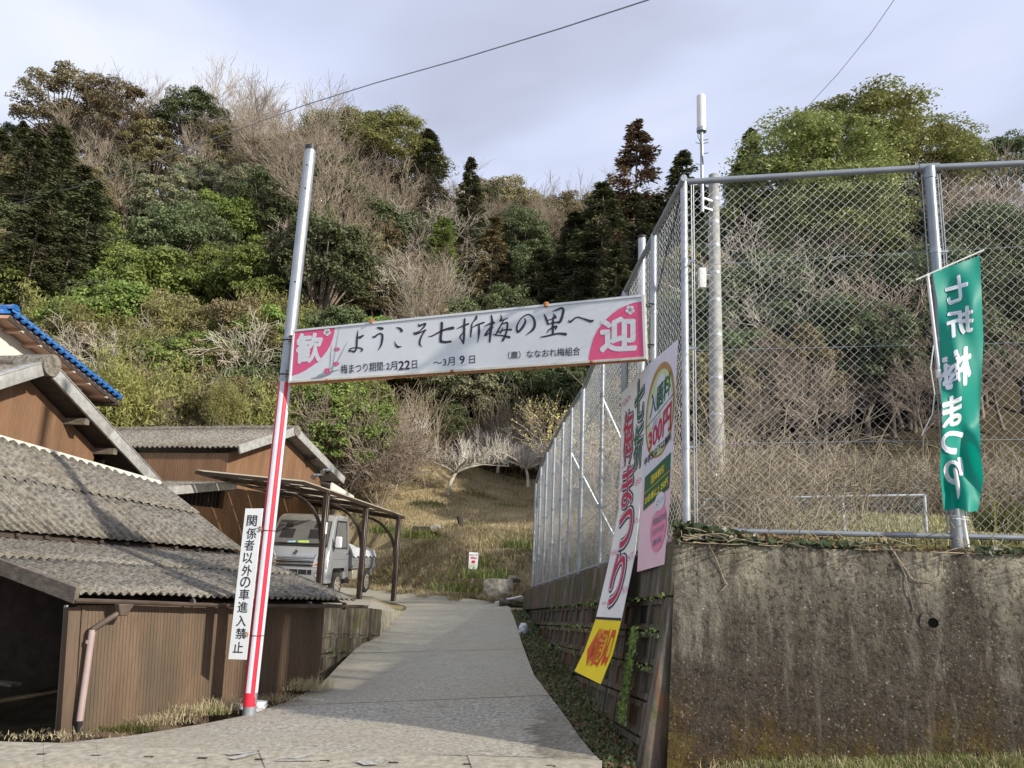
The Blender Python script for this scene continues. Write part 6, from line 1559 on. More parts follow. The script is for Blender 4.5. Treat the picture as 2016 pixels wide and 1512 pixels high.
PT['cedarb'] = [make_conifer(94, 9.5, 2.1, 'l_cedarb', 150, 75, power=.75, droop=.25, ragged=.5), make_conifer(95, 8.5, 1.8, 'l_cedarb', 140, 75, power=.8, ragged=.5)]
NAMES = {'bare': ('bare_tree', 'bare tree'), 'barep': ('bare_tree', 'bare tree'), 'barew': ('bare_tree', 'bare tree'), 'bright': ('evergreen_tree', 'tree'), 'dark': ('evergreen_tree', 'tree'), 'grey': ('evergreen_tree', 'tree'), 'olive': ('evergreen_tree', 'tree'), 'camphor': ('camphor_tree', 'tree'), 'bamboo': ('bamboo_clump', 'bamboo'), 'cedar': ('cedar_tree', 'conifer'), 'cypress': ('cypress_tree', 'conifer'), 'cedarb': ('cedar_tree', 'conifer')}
LOOK = {'bare': 'pale leafless tree', 'barep': 'purplish leafless tree', 'barew': 'tangled grey leafless tree', 'bright': 'bright green rounded tree', 'dark': 'dense dark green tree', 'grey': 'glossy grey-green tree', 'olive': 'olive-brown evergreen tree', 'camphor': 'yellowish camphor tree', 'bamboo': 'feathery yellow bamboo clump', 'cedar': 'very dark conifer', 'cypress': 'slim yellow-green conifer', 'cedarb': 'rust-brown pointed cedar'}
def where(px, py):
    if px < 160: h = 'at the left edge'
    elif px < 360: h = 'above the barns'
    elif px < 560: h = 'left of the sign pole'
    elif px < 700: h = 'right of the sign pole'
    elif px < 900: h = 'over the sign left half'
    elif px < 1080: h = 'over the sign middle'
    elif px < 1340: h = 'left of the fence corner'
    elif px < 1560: h = 'behind the left fence panel'
    elif px < 1830: h = 'behind the middle fence panel'
    else: h = 'beyond the teal flag'
    lo = 330 if px < 1000 else 360
    v = 'on the ridge' if py < lo else ('on the high slope' if py < 450 else ('mid-slope' if py < 590 else ('on the low slope' if py < 740 else 'at the wood foot')))
    return v+' '+h
labels_used = {}
def put_tree(kind, x, y, sc, rz, label=None, var=None, sz=1.0, z=None):
    i = var if var is not None else int(rngv.integers(0, len(PT[kind]))); i %= len(PT[kind])
    z = terr1(x, y) if z is None else z; nm, cat = NAMES[kind]
    o = empty(nm, (x, y, z)); o.rotation_euler.z = rz; o.scale = (sc, sc, sc*sz)
    for me in PT[kind][i]:
        c = bpy.data.objects.new(me.name.split('.')[0], me); C.objects.link(c); c.parent = o
    px, py = proj((x, y, z+4*sc))
    lb = label or (LOOK[kind]+' '+where(px, py)); o['label'] = lb; o['category'] = cat; labels_used.setdefault(lb, []).append(o); return o
def zone(px, py, r):
    if px < 120 and py > 260 and py < 560: return 'cedar' if r < .45 else ('dark' if r < .7 else 'olive')
    if px < 700 and py < 330: return 'bare' if r < .55 else 'olive'
    if px < 300 and py < 420: return 'dark' if r < .22 else ('bare' if r < .65 else 'olive')
    if 230 < px < 430 and py < 440: return 'grey' if r < .75 else 'bare'
    if px < 590 and py < 400: return 'bare' if r < .5 else ('olive' if r < .7 else 'grey')
    if px < 570 and py < 620: return 'bright' if r < .62 else ('dark' if r < .82 else ('bare' if r < .9 else 'bamboo'))
    if px < 560: return 'bamboo' if r < .40 else ('olive' if r < .55 else ('barew' if r < .68 else ('dark' if r < .84 else 'bright')))
    if px < 700 and py < 400: return 'bare' if r < .85 else 'olive'
    if px < 880 and py < 300: return 'bare' if r < .55 else 'camphor'
    if px < 880 and py < 420: return 'bare' if r < .45 else ('dark' if r < .75 else 'olive')
    if px < 900 and py < 620: return 'dark' if r < .45 else ('barew' if r < .62 else ('olive' if r < .85 else 'cypress'))
    if px < 900: return 'bright' if r < .3 else ('bamboo' if r < .5 else ('dark' if r < .8 else 'olive'))
    if px < 1080 and py < 400: return 'bare' if r < .8 else 'cedarb'
    if px < 1100 and py < 620: return 'dark' if r < .4 else ('cedarb' if r < .7 else ('barew' if r < .85 else 'olive'))
    if px < 1150 and py < 400: return 'bare' if r < .7 else 'olive'
    if px < 1350 and py < 640: return 'cedar' if r < .75 else ('dark' if r < .95 else 'cedarb')
    if px < 1180: return 'barew' if r < .55 else 'dark'
    if px < 1400 and py < 420: return 'cedar' if r < .5 else 'cedarb'
    if px < 1700 and py < 560: return 'dark' if r < .35 else ('camphor' if r < .55 else ('barep' if r < .8 else 'cedar'))
    if px < 1700: return 'barep' if r < .22 else ('dark' if r < .62 else ('olive' if r < .92 else 'barew'))
    if py < 520: return 'barep' if r < .45 else ('bare' if r < .6 else ('dark' if r < .8 else 'olive'))
    return 'barep' if r < .2 else ('dark' if r < .65 else 'olive')
cnt = 0
Yr = 27.0
rows_ = []
while Yr < 84:
    step = 3.5+Yr*.018; a = -.80; 
    while a < .80:
        aa_ = a+rngv.normal()*.25*step/Yr; yy = Yr+rngv.normal()*.8; x = aa_*yy
        a += step/Yr
        lim = np.interp(aa_, [-.8, -.33, -.22, -.02, .05, .2, .8], [27, 27, 33, 38, 36, 29, 26])
        if yy < lim: continue
        z = terr1(x, yy); px, py = proj((x, yy, z+3.5)); 
        if px < -140 or px > 2160: continue
        # behind the ridge: skip
        if yy > 66 and z < terr1(x*.93, yy*.93)-.3: continue
        k = zone(px, py, rngv.random()); sc = .72+.42*rngv.random()
        if yy < 34: sc *= .72
        if k in ('bare', 'barep'): sc *= 1.02
        if k == 'camphor': sc *= .85
        if k == 'cedar' and px < 1000: sc *= .8
        put_tree(k, x, yy, sc, rngv.random()*6.28); cnt += 1
    Yr += step*.80
print('trees', cnt)
def special(kind, px, ytop, ybot, Y, label, var=0, sz=1.0, h=None, zoff=0):
    t_, c_ = P(px, ytop, Y), P(px, ybot, Y); H_ = {'cedar': 9, 'cedarb': 9.5, 'camphor': 8.9, 'cypress': 7.5, 'dark': 7, 'bare': 9.5, 'bright': 5.6, 'grey': 6.3, 'bamboo': 6.3, 'barew': 7, 'barep': 7.5, 'olive': 6.8}[kind]
    z = c_.z; sc = (t_.z-z)/H_/sz; return put_tree(kind, (t_.x+c_.x)/2, Y, sc, rngv.random()*6, label, var, sz, z)
special('cedarb', 1252, 240, 640, 52, 'tallest rust-red cedar, standing left of the fence corner against the sky', 0, 1.15)
special('cedar', 1185, 362, 700, 46, 'big very dark conifer just left of the rust-red cedar', 1, 1.0)
special('cedar', 1130, 420, 700, 47, 'dark conifer in the hollow left of the big dark one', 1, 1.0)
special('cedar', 922, 312, 560, 56, 'pointed dark green cedar rising at the dip of the skyline', 0, 1.2)
special('cypress', 868, 432, 640, 50, 'slim yellow-green cypress above the middle of the sign', 0, 1.0)
special('cedarb', 968, 395, 660, 50, 'brownish cedar just right of the pointed green one', 1, 1.0)
special('olive', 122, 140, 330, 60, 'brownish conical tree poking above the left ridge', 1, .8)
special('olive', 215, 165, 350, 60, 'second brownish conical tree, right of the first on the left ridge', 0, .75)
special('dark', 372, 180, 320, 61, 'dark tufted evergreen on the skyline above the barns', 1, .8)
special('camphor', 690, 226, 420, 60, 'round olive-green camphor on the ridge right of the pole top', 0, .8)
special('camphor', 770, 232, 420, 62, 'round yellow-green crown on the ridge beside the dark conifer', 0, .8)
special('cedar', 838, 256, 420, 62, 'dark green conical crown at the right end of the left ridge', 1, .8)
special('camphor', 1590, 246, 560, 40, 'front half of the huge domed camphor behind the fence rail', 0, .8)
special('camphor', 1705, 206, 520, 43, 'huge domed camphor tree rising above the fence rail against the sky', 0, .75)
special('camphor', 1790, 250, 500, 45, 'right-hand lobe of the camphor grove above the fence rail', 0, .8)
special('camphor', 1650, 330, 640, 37, 'lower camphor crown seen through the fence mesh', 0, .9)
special('cedar', 1480, 255, 520, 46, 'dark conifer at the left shoulder of the camphor', 0, 1.0)
special('cedarb', 1455, 300, 520, 44, 'rusty conifer below the left shoulder of the camphor', 1, .8)
special('cedar', 1345, 300, 600, 52, 'dark conifer behind the antenna mast', 0, 1.0)
special('bare', 1880, 262, 480, 50, 'pale leafless tree on the skyline right of the camphor', 1)
special('dark', 1975, 275, 420, 48, 'small dark round tree on the skyline at the right edge', 0, .8)
special('bare', 500, 178, 380, 60, 'tall fan-shaped leafless tree on the ridge left of the pole', 3)
special('bare', 570, 182, 400, 61, 'tall fan-shaped leafless tree on the ridge beside the pole top', 4)
special('bare', 250, 150, 340, 62, 'leafless tree reaching above the left ridge', 3)
special('bare', 330, 155, 340, 63, 'pale leafless tree between the ridge evergreens', 4)
special('bright', 660, 735, 890, 27, 'glossy green shrub-like tree under the left end of the sign', 0, 1.0)
special('bamboo', 735, 740, 880, 29, 'yellow bamboo clump under the sign', 0, 1.0)
special('bamboo', 440, 740, 860, 24.5, 'bright yellow bamboo plume above the far barn roof', 1, 1.0)
special('barew', 235, 620, 800, 24.5, 'leafless grey tree behind the blue-tiled roof', 0)
special('bare', 320, 470, 570, 40, 'small pale leafless tree standing in the bright green wood', 1)
special('dark', 880, 790, 900, 34, 'dark shrub behind the pruned plum trees', 1, .9)
special('barew', 930, 730, 900, 38, 'tangled leafless tree in the dark hollow under the sign', 1)
special('barew', 1010, 700, 880, 39, 'leafless grey tree in the dark hollow near the fence', 0)
special('barew', 1080, 690, 880, 38, 'leafless grey tree just left of the receding fence', 1)
# a second pass of leafless trees standing among the evergreens on the upper slope
for i in range(54):
    px = rngv.uniform(60, 890); yy = rngv.uniform(44, 66); a_ = (px-1008)/1515*.98; x = a_*yy; pq = proj((x, yy, terr1(x, yy)+4))
    if pq[1] > 470 or (pq[0] < 560 and pq[1] > 330): continue
    put_tree('bare', x, yy, rngv.uniform(.95, 1.3), rngv.random()*6.28)
for i in range(26):
    px = rngv.uniform(940, 1170); yy = rngv.uniform(62, 80); a_ = (px-1008)/1515*.98; x = a_*yy; put_tree('bare', x, yy, rngv.uniform(.7, .95), rngv.random()*6.28)
for i in range(13):
    px = rngv.uniform(600, 900); yy = rngv.uniform(36, 50); a_ = (px-1008)/1515*.98; x = a_*yy; put_tree('barew' if i % 3 == 0 else 'bare', x, yy, rngv.uniform(.8, 1.1), rngv.random()*6.28)
for i in range(22):
    px = rngv.uniform(1720, 2080); yy = rngv.uniform(36, 50); a_ = (px-1008)/1515*.98; x = a_*yy; put_tree('bare' if i % 2 else 'barep', x, yy, rngv.uniform(.8, 1.05), rngv.random()*6.28)
for i in range(16):
    px = rngv.uniform(610, 900); yy = rngv.uniform(36, 54); a_ = (px-1008)/1515*.98; x = a_*yy; put_tree(('olive', 'dark', 'grey')[i % 3], x, yy, rngv.uniform(.7, .95), rngv.random()*6.28)
for i in range(9):
    px = rngv.uniform(-60, 105); yy = rngv.uniform(33, 46); a_ = (px-1008)/1515*.98; x = a_*yy; put_tree('cedar', x, yy, rngv.uniform(.8, 1.1), rngv.random()*6.28)
for i in range(30):
    px = rngv.uniform(890, 1210); yy = rngv.uniform(66, 82); a_ = (px-1008)/1515*.98; x = a_*yy; z_ = terr1(x, yy); k_ = ('bare', 'bare', 'dark', 'bare', 'olive')[i % 5]
    top = P(px, float(np.interp(px, [890, 930, 1000, 1080, 1150, 1210], [352, 362, 345, 342, 352, 345]))+rngv.normal()*7, yy).z; h_ = {'bare': 9.5, 'dark': 7, 'olive': 6.8}[k_]
    put_tree(k_, x, yy, max(.7, min(1.5, (top-z_)/h_)), rngv.random()*6.28)
# slender pale trunks seen through the street fence
for (px, yt, yb, Y, t_) in ((1130+320, 480, 760, 30, 'thin pale trunk seen through the left fence panel'), (1590, 520, 800, 27, 'crooked pale leafless tree seen through the middle of the fence mesh'), (1760, 430, 820, 26, 'tall crooked leafless tree left of the fence post'), (1960, 540, 830, 25, 'leafless grey tree beyond the teal flag'), (1500, 600, 850, 24, 'low leafless tree above the bramble thicket'), (1900, 640, 850, 23, 'tangled leafless tree behind the flag')):
    special('barew' if px % 20 else 'barep', px, yt, yb, Y, t_, 0 if px % 30 else 1)

# bushes along the foot of the wood hide the ground
for (k, n_, a0, a1, y0, y1, s0, s1) in (('bamboo', 12, -.66, -.27, 25, 28.5, .55, .85), ('olive', 9, -.66, -.25, 26, 29, .5, .7), ('barep', 8, -.6, -.25, 24.5, 27, .5, .8), ('dark', 9, -.6, -.22, 27, 31, .5, .7), ('dark', 10, -.10, .1, 36, 40, .6, .85), ('dark', 12, .16, .66, 25, 30, .5, .8), ('olive', 10, .16, .66, 23, 28, .45, .7), ('barep', 6, .16, .66, 22, 27, .5, .8), ('bamboo', 9, -.62, -.29, 29, 33, .6, .85), ('olive', 7, -.62, -.29, 29, 33, .6, .8), ('bright', 6, -.62, -.29, 29, 33, .7, .95), ('barew', 5, -.6, -.29, 28, 31, .6, .9), ('dark', 8, .14, .62, 27, 33, .7, .95), ('bright', 4, -.27, -.2, 27, 31, .6, .8)):
    for i in range(n_):
        aa_ = lerp(a0, a1, (i+rngv.random())/n_); yy = lerp(y0, y1, rngv.random()); put_tree(k, aa_*yy, yy, lerp(s0, s1, rngv.random()), rngv.random()*6)
for lb, os_ in labels_used.items():
    if len(os_) > 1:
        os_.sort(key=lambda q: proj(q.location)[0])
        od = ['leftmost', 'second from left', 'third from left', 'fourth from left', 'fifth from left', 'sixth from left', 'seventh from left', 'eighth from left', 'ninth from left', 'tenth from left', 'eleventh from left', 'twelfth from left', 'thirteenth from left', 'fourteenth from left', 'fifteenth from left', 'sixteenth from left', 'seventeenth from left', 'eighteenth from left', 'nineteenth from left', 'twentieth from left']
        for i_, q in enumerate(os_):
            q['group'] = lb.replace(' tree ', ' trees ', 1) if ' tree ' in lb else lb+' (several alike)'
            q['label'] = lb+', '+('rightmost' if i_ == len(os_)-1 else (od[i_] if i_ < 20 else '%d%s from left' % (i_+1, {1: 'st', 2: 'nd', 3: 'rd'}.get((i_+1) % 10, 'th'))))

# ---- orchard: pruned plum trees, shoots, bushes
M['plumtwig'] = M_bark('lichened_plum_twigs', (0.62, 0.57, 0.49))
def make_plum(seed, R=2.3):
    rng = np.random.default_rng(seed); T = []; S = []
    T.append((-.25, 0, -.2, -.15, 0, .3, .085, .075)); T.append((-.15, 0, .3, .05, 0, .72, .075, .065))
    for k in range(6):
        a = k*1.05+rng.normal()*.2; p = np.array([.05, 0, .7]); d = np.array([math.cos(a), math.sin(a), .45])
        for i in range(5):
            q = p+unit(d)*R/5*(1+.2*rng.normal()); T.append((*p, *q, .052-.008*i, .044-.008*i)); d = d+np.array([rng.normal()*.25, rng.normal()*.25, -.12+rng.normal()*.12])
            for j in range(9):
                o_ = p+(q-p)*rng.random(); dd = unit(np.array([rng.normal()*.35, rng.normal()*.35, 1.])); L_ = .35+.75*rng.random(); m = o_+dd*L_*.5; e_ = m+unit(dd+.25*rng.normal(size=3))*L_*.5
                S.append((*o_, *m, .013, .011)); S.append((*m, *e_, .011, .007))
                for z_ in range(2): S.append((*m, *(m+unit(rng.normal(size=3)+np.array([0, 0, .6]))*.22), .008, .007))
            p = q
    return mesh_np('trunk', *tubes(T, 6), M['twigw'], True), mesh_np('shoots', *tubes(S, 3), M['plumtwig'])
def make_fan(seed, n=230, H=2.6, mat='shoot', spread=.55, r=.011, fork=1):
    rng = np.random.default_rng(seed); S = []
    for k in range(n):
        a = rng.random()*6.28; s = spread*abs(rng.normal())*.8; p = np.array([rng.normal()*.5, rng.normal()*.5, rng.random()*.3]); d = unit(np.array([math.cos(a)*s, math.sin(a)*s, 1.])); L_ = H*(.5+.6*rng.random())
        for i in range(3):
            q = p+d*L_/3; S.append((*p, *q, r*(1-.2*i), r*(.8-.2*i)));
            if i and fork: S.append((*q, *(q+unit(d+.6*rng.normal(size=3))*L_*.2), r*.6, r*.5))
            p = q; d = unit(d+.10*rng.normal(size=3))
    return (mesh_np('shoots', *tubes(S, 3), M[mat]),)
def make_bush(seed, R=1.8, H=2.0, n=420, mat='twigp', r=.009):
    rng = np.random.default_rng(seed); out = {0: [], 1: [], 2: []}
    for k in range(9):
        a = k*.7; branch(rng, np.array([.1*math.cos(a), .1*math.sin(a), 0]), unit(np.array([math.cos(a)*.75, math.sin(a)*.75, .9])), R*1.15, .035, 1, 4, out, (0, 7, 6, 5), (0, .6, .6, .6), (0, .55, .6, .6), 0, .16, 3, .06)
    s = np.array(out[1]+out[2]); s[:, 6:] = np.maximum(s[:, 6:]*.8, r); return (mesh_np('branches', *tubes(s, 3), M[mat]),)
def at_px(me_list, name, px, py, Y, sc, label, cat, rz=0., group=None, sz=1.0):
    p = P(px, py, Y); o = empty(name, tuple(p), label, cat, group); o.rotation_euler.z = rz; o.scale = (sc, sc, sc*sz)
    for me in me_list: c = bpy.data.objects.new(me.name.split('.')[0], me); C.objects.link(c); c.parent = o
    return o
plum = make_plum(5); plum2 = make_plum(9)
at_px(plum, 'plum_tree', 893, 966, 30.0, 1.0, 'low pruned plum tree with a leaning trunk in the middle of the grassy slope', 'tree', .4)
at_px(plum2, 'plum_tree', 1036, 952, 31.5, .85, 'pruned plum tree on the slope right beside the receding fence', 'tree', 2.0)
at_px(plum2, 'plum_tree', 985, 925, 35, .9, 'pruned plum tree behind the two nearer ones on the slope', 'tree', 1.0)
at_px(plum, 'plum_tree', 770, 915, 33, .9, 'pruned plum tree half hidden behind the twiggy bush', 'tree', 3.0)
at_px(plum, 'plum_tree', 1100, 935, 35, .8, 'pruned plum tree seen through the receding fence', 'tree', 5.0)
fan = make_fan(3); fan2 = make_fan(4, 260, 2.9)
at_px(fan, 'shoot_clump', 800, 915, 33, 1.1, 'fan of long tan shoots left of the plum trees', 'shrub'); at_px(fan2, 'shoot_clump', 850, 905, 36, 1.0, 'fan of tan shoots behind the leaning plum tree', 'shrub', 1.)
at_px(fan2, 'shoot_clump', 985, 920, 36, 1.05, 'tall bundle of tan shoots above the right plum tree', 'shrub', 2.); at_px(fan, 'shoot_clump', 1040, 930, 36.5, 1.1, 'fan of tan shoots beside the receding fence', 'shrub', 3.)
at_px(fan, 'shoot_clump', 925, 915, 37, .8, 'short fan of tan shoots between the plum trees', 'shrub', 4.); at_px(fan2, 'shoot_clump', 740, 900, 34.5, .9, 'fan of tan shoots behind the twiggy bush', 'shrub', 5.)
bush = make_bush(2); bush2 = make_bush(6, 1.9)
at_px(bush, 'twiggy_bush', 745, 1000, 25.8, .85, 'rounded purplish leafless bush just above the carport roof end', 'shrub', .3)
at_px(bush2, 'twiggy_bush', 690, 975, 27.5, 1.05, 'rounded leafless bush behind the small awning', 'shrub', 1.3)
at_px(bush, 'twiggy_bush', 790, 950, 30, .75, 'leafless bush between the carport and the leaning plum tree', 'shrub', 2.3)
at_px(bush2, 'twiggy_bush', 640, 940, 28, .95, 'leafless bush behind the gable of the far barn', 'shrub', 3.3)
# yellow-flowering shrubs
def make_flower(seed):
    rng = np.random.default_rng(seed); out = {0: [], 1: [], 2: []}
    for k in range(7):
        a = k*.9; branch(rng, np.array([.1*math.cos(a), .1*math.sin(a), 0]), unit(np.array([math.cos(a)*.6, math.sin(a)*.6, 1.])), 1.5, .03, 1, 3, out, (0, 6, 5, 4), (0, .55, .6, .6), (0, .6, .6, .6), 0, .14, 3, .04)
    s = np.array(out[1]+out[2]); tips = s[rng.integers(0, len(s), 1100), 3:6]+rng.normal(size=(1100, 3))*.03; s[:, 6:] = np.maximum(s[:, 6:]*.7, .006)
    v, f = leaves(tips, unit(rng.normal(size=tips.shape)), .045, .8, rng); return mesh_np('branches', *tubes(s, 3), M['twigp']), mesh_np('blossom', v, f, M['petal'])
fl1 = make_flower(3)
at_px(fl1, 'yellow_flowering_shrub', 1080, 885, 31, 1.0, 'leafless shrub covered in small yellow flowers left of the fence top', 'shrub', .5)
at_px(fl1, 'yellow_flowering_shrub', 1130, 960, 20, .95, 'yellow-flowering shrub behind the far part of the receding fence', 'shrub', 1.5)
at_px(fl1, 'yellow_flowering_shrub', 1195, 1000, 15, .75, 'yellow-flowering shrub behind the middle of the receding fence', 'shrub', 2.5)

# ---- ground cover
def blades(pos, h, w, rng, lean=.5, flat=0.):
    n = len(pos); a = rng.random(n)*6.28; d = np.stack([np.cos(a), np.sin(a), np.zeros(n)], 1); side = np.stack([-np.sin(a), np.cos(a), np.zeros(n)], 1)
    hh = (h*(.4+.9*rng.random(n)))[:, None]; le = (lean*rng.random(n))[:, None]
    b0 = pos-side*w/2; b1 = pos+side*w/2; m = pos+d*hh*le*.45+np.array([0, 0, 1])*hh*.55*(1-flat); t = pos+d*hh*(le*1.0+.1)+np.array([0, 0, 1])*hh*(1-.55*le)*(1-flat)
    v = np.stack([b0, b1, m+side*w*.35, m-side*w*.35, t], 1).reshape(-1, 3); k = np.arange(n)[:, None]*5
    f = np.concatenate([k+np.array([[0, 1, 2, 3]]), k+np.array([[3, 2, 4, 4]])], 0); return v, f
def cover(name, label, pos, h, w, mat, seed, lean=.6, flat=0.):
    v, f = blades(pos, h, w, np.random.default_rng(seed), lean, flat)
    q = f[f[:, 2] != f[:, 3]]; t = f[f[:, 2] == f[:, 3]][:, :3]
    # quads and tips as triangles
    tri = np.concatenate([q[:, [0, 1, 2]], q[:, [0, 2, 3]], t]); me = mesh_np(name, v, tri, M[mat]); o = link(name, me); tag(o, label, 'grass', None, 'stuff'); return o
def scatter(n, a0, a1, y0, y1, rng, keep=None, zoff=-.02):
    y = y0+(y1-y0)*rng.random(n); a = a0+(a1-a0)*rng.random(n); x = a*y
    if keep is not None: m = keep(x, y, a); x, y = x[m], y[m]
    return np.stack([x, y, terr(x, y)+zoff], 1)
rg_ = np.random.default_rng(77)
def off_path(x, y):
    out = np.ones(len(x), bool); idx = np.where(y < 27)[0]
    for s_ in range(0, len(idx), 6000):
        k_ = idx[s_:s_+6000]; q = np.stack([x[k_], y[k_]], 1); d2 = ((q[:, None]-_pp[None, :, :2])**2).sum(-1); i_ = d2.argmin(1); ds = np.sqrt(d2.min(1)); out[k_] = ds > .16+.1*np.sin(x[k_]*7)
        ZC[k_] = np.where(ds < 2.0, _pp[i_, 2]-.05+np.maximum(0, ds-.5), 99.)
    return out
ZC = np.zeros(0)
def scatter2(n, a0, a1, y0, y1, rng, keep):
    global ZC
    p = scatter(n, a0, a1, y0, y1, rng, keep); ZC = np.full(len(p), 99.); m = off_path(p[:, 0], p[:, 1]); p[:, 2] = np.minimum(p[:, 2], ZC); return p[m]
pts_ = scatter2(95000, -.27, .075, 17.6, 38, rg_, lambda x, y, a: (y > np.interp(a, [-.27, -.2, -.165, -.13, -.07, 0, .07], [27., 24.6, 23.0, 21.0, 18.4, 16.6, 16.4])) & ((np.sin(x*2.3+y*1.1)+np.sin(x*.9-y*2.7+1)+rg_.normal(size=x.shape)*.8) > -1.1))
cover('dry_grass', 'straw-coloured mown grass on the orchard slope', pts_, .17, .016, 'straw', 1, .9)
pts_ = scatter2(36000, -.27, .075, 17.6, 25, rg_, lambda x, y, a: (y > np.interp(a, [-.27, -.2, -.165, -.13, -.07, 0, .07], [27., 24.6, 23.0, 21.0, 18.6, 17.2, 17.])) & (y < 24.6))
cover('dry_grass', 'longer matted straw on the steep bank below the terrace', pts_, .32, .018, 'straw', 2, 1.3, .25)
pts_ = scatter2(60000, -.27, .075, 16.6, 38, rg_, lambda x, y, a: (y > np.interp(a, [-.27, -.2, -.165, -.13, -.07, 0, .07], [27., 24.6, 23.0, 21.0, 18.4, 16.8, 16.6])) & ((np.sin(x*1.7+y*.9)+np.sin(x*.8-y*1.9)+(a > -.045)*(y < 23)*1.1+((y > 23.3) & (y < 24.3))*1.1+rg_.normal(size=x.shape)*.35) > 1.35))
cover('green_grass', 'tufts of fresh green grass on the terrace edge and right foot of the slope', pts_, .22, .02, 'grass', 3, .9)
# field beyond the street fence
def field_pts(n, u0, u1, v0, v1, rng):
    out = []
    for _ in range(n):
        v = v0+(v1-v0)*rng.random(); u = u0+(u1-u0)*rng.random(); p = Vector((sA.x, sA.y, 0))-nrm*.12+sdir*(v*12.5)+(frd.lerp(Vector((1, 0, 0)), v))*u; out.append((p.x, p.y, field_z(p.x, p.y)-.01))
    return np.array(out)
cover('field_turf', 'short green and straw turf of the field behind the street fence', np.concatenate([field_pts(16000, .3, 6, .01, .45, rg_), field_pts(14000, .5, 12, .4, 1., rg_)]), .07, .010, 'grass', 4)
cover('field_straw', 'dry blades among the field turf behind the street fence', np.concatenate([field_pts(9000, .2, 6, .01, .5, rg_), field_pts(9000, .3, 10, .5, 1., rg_)]), .10, .010, 'straw', 5, 1.2)
# bramble thicket: arching tan canes
def thicket(name, label, P0, n, H, rng, mat='shoot', r=.006, cat='brambles'):
    S = []
    for k in range(n):
        p = np.array(P0(k)); a = rng.random()*6.28; d = unit(np.array([math.cos(a)*.5, math.sin(a)*.5, 1.])); L_ = H*(.5+.8*rng.random())
        for i in range(5):
            q = p+d*L_/5; S.append((*p, *q, r, r*.85)); 
            if i > 1 and rng.random() < .7: S.append((*q, *(q+unit(d+rng.normal(size=3)*.9)*L_*.16), r*.7, r*.5))
            p = q; d = unit(d+.22*rng.normal(size=3)+np.array([math.cos(a)*.08, math.sin(a)*.08, -.12]))
    me = mesh_np(name, *tubes(S, 3), M[mat]); o = link(name, me); return tag(o, label, cat, None, 'stuff')
def f1(k):
    y = rg_.uniform(15.6, 19.5); x = rg_.uniform(.22*y, .75*y); return (x, y, max(field_z(x, y), terr1(x, y))-.1)
thicket('bramble_thicket', 'tan dead canes and brambles massed behind the field', f1, 3400, 1.45, rg_, 'shoot', .009)
def f2(k):
    return (2.1+abs(rg_.normal())*.5, 8.4+abs(rg_.normal())*1.2, 1.9)
thicket('dry_cane_tangle', 'pale dry canes climbing round the utility pole just behind the fence corner', f2, 240, 1.9, rg_, 'shoot', .004)
def f3(k):
    s = rg_.uniform(1.4, 9.4); q = side_pt(s, 0, -.95-rg_.random()*1.6); return (q.x, q.y, field_z(q.x, q.y)-.05)
thicket('dry_weeds', 'dry weeds and canes behind the receding path-side fence', f3, 1100, 1.1, rg_, 'shoot', .005, 'weeds')
# litter and ivy on the wall ledge
def vines(n, rng):
    S = []
    for k in range(n):
        u = rng.random()*4.6 if k > n*.3 else abs(rng.normal())*.5; p = np.array(A0+frd*u-nrm*rng.uniform(.0, .16)+Zv*(.01+.05*rng.random())); d = unit(np.array([rng.normal(), rng.normal()*.35, rng.normal()*.22]))
        L_ = .15+.45*rng.random()
        for i in range(5):
            q = p+d*L_/5; q[2] = max(q[2], A0.z+.008); q[0] = max(q[0], A0.x+.02); S.append((*p, *q, .0035, .003)); p = q; d = unit(d+.35*rng.normal(size=3)*np.array([1, .5, .5]))
    return S
o = link('dead_vines', mesh_np('dead_vines', *tubes(vines(260, rg_), 3), M['shoot'])); tag(o, 'dead vine stems tangled along the top of the mossy wall', 'vines', None, 'stuff')
n = 1500; u = np.concatenate([rg_.random(900)*5.2, np.abs(rg_.normal(size=600))*.42]); pos = np.array([A0+frd*float(a)-nrm*float(rg_.uniform(-.01, .2))+Zv*float(.012+.07*rg_.random()*(a < 1.2)+.02*rg_.random()) for a in u])
o = link('dead_leaves', mesh_np('dead_leaves', *leaves(pos, unit(rg_.normal(size=pos.shape)+np.array([0, -.3, .8])), .055, .6, rg_), M['deadleaf'])); tag(o, 'dead brown leaves strewn along the wall top', 'leaves', None, 'stuff')
u = np.concatenate([np.abs(rg_.normal(size=700))*.38, 1.2+rg_.normal(size=130)*.16, 2.25+rg_.normal(size=90)*.12]); pos = np.array([A0+frd*float(a)-nrm*float(rg_.uniform(-.035, .25))+Zv*float(.02+rg_.random()*.16*max(.25, 1-abs(a))) for a in u])
o = link('ivy', mesh_np('ivy', *leaves(pos, unit(rg_.normal(size=pos.shape)*.6+np.array([0, -1, .7])), .062, .85, rg_), M['ivy'])); tag(o, 'ivy leaves creeping round the foot of the fence corner post', 'ivy', None, 'stuff')
# hanging vine loops on the wall face
for j, (pts, lb) in enumerate((([(1395, 1072), (1410, 1100), (1425, 1140), (1432, 1150), (1420, 1163)], 'thin dry vine hanging from the wall top near its left end'), ([(1750, 1075), (1775, 1110), (1795, 1140), (1830, 1148), (1852, 1130), (1856, 1085)], 'looping dry vine hanging below the flag'), ([(1760, 1085), (1780, 1130), (1792, 1180), (1797, 1203)], 'straight dry vine hanging beside the looping one'))):
    b = MB(); b.tube([wallp(*p)+nrm*.012 for p in pts], .0032, 5); tag(b.build('dry_vine', M['shoot']), lb, 'vine')
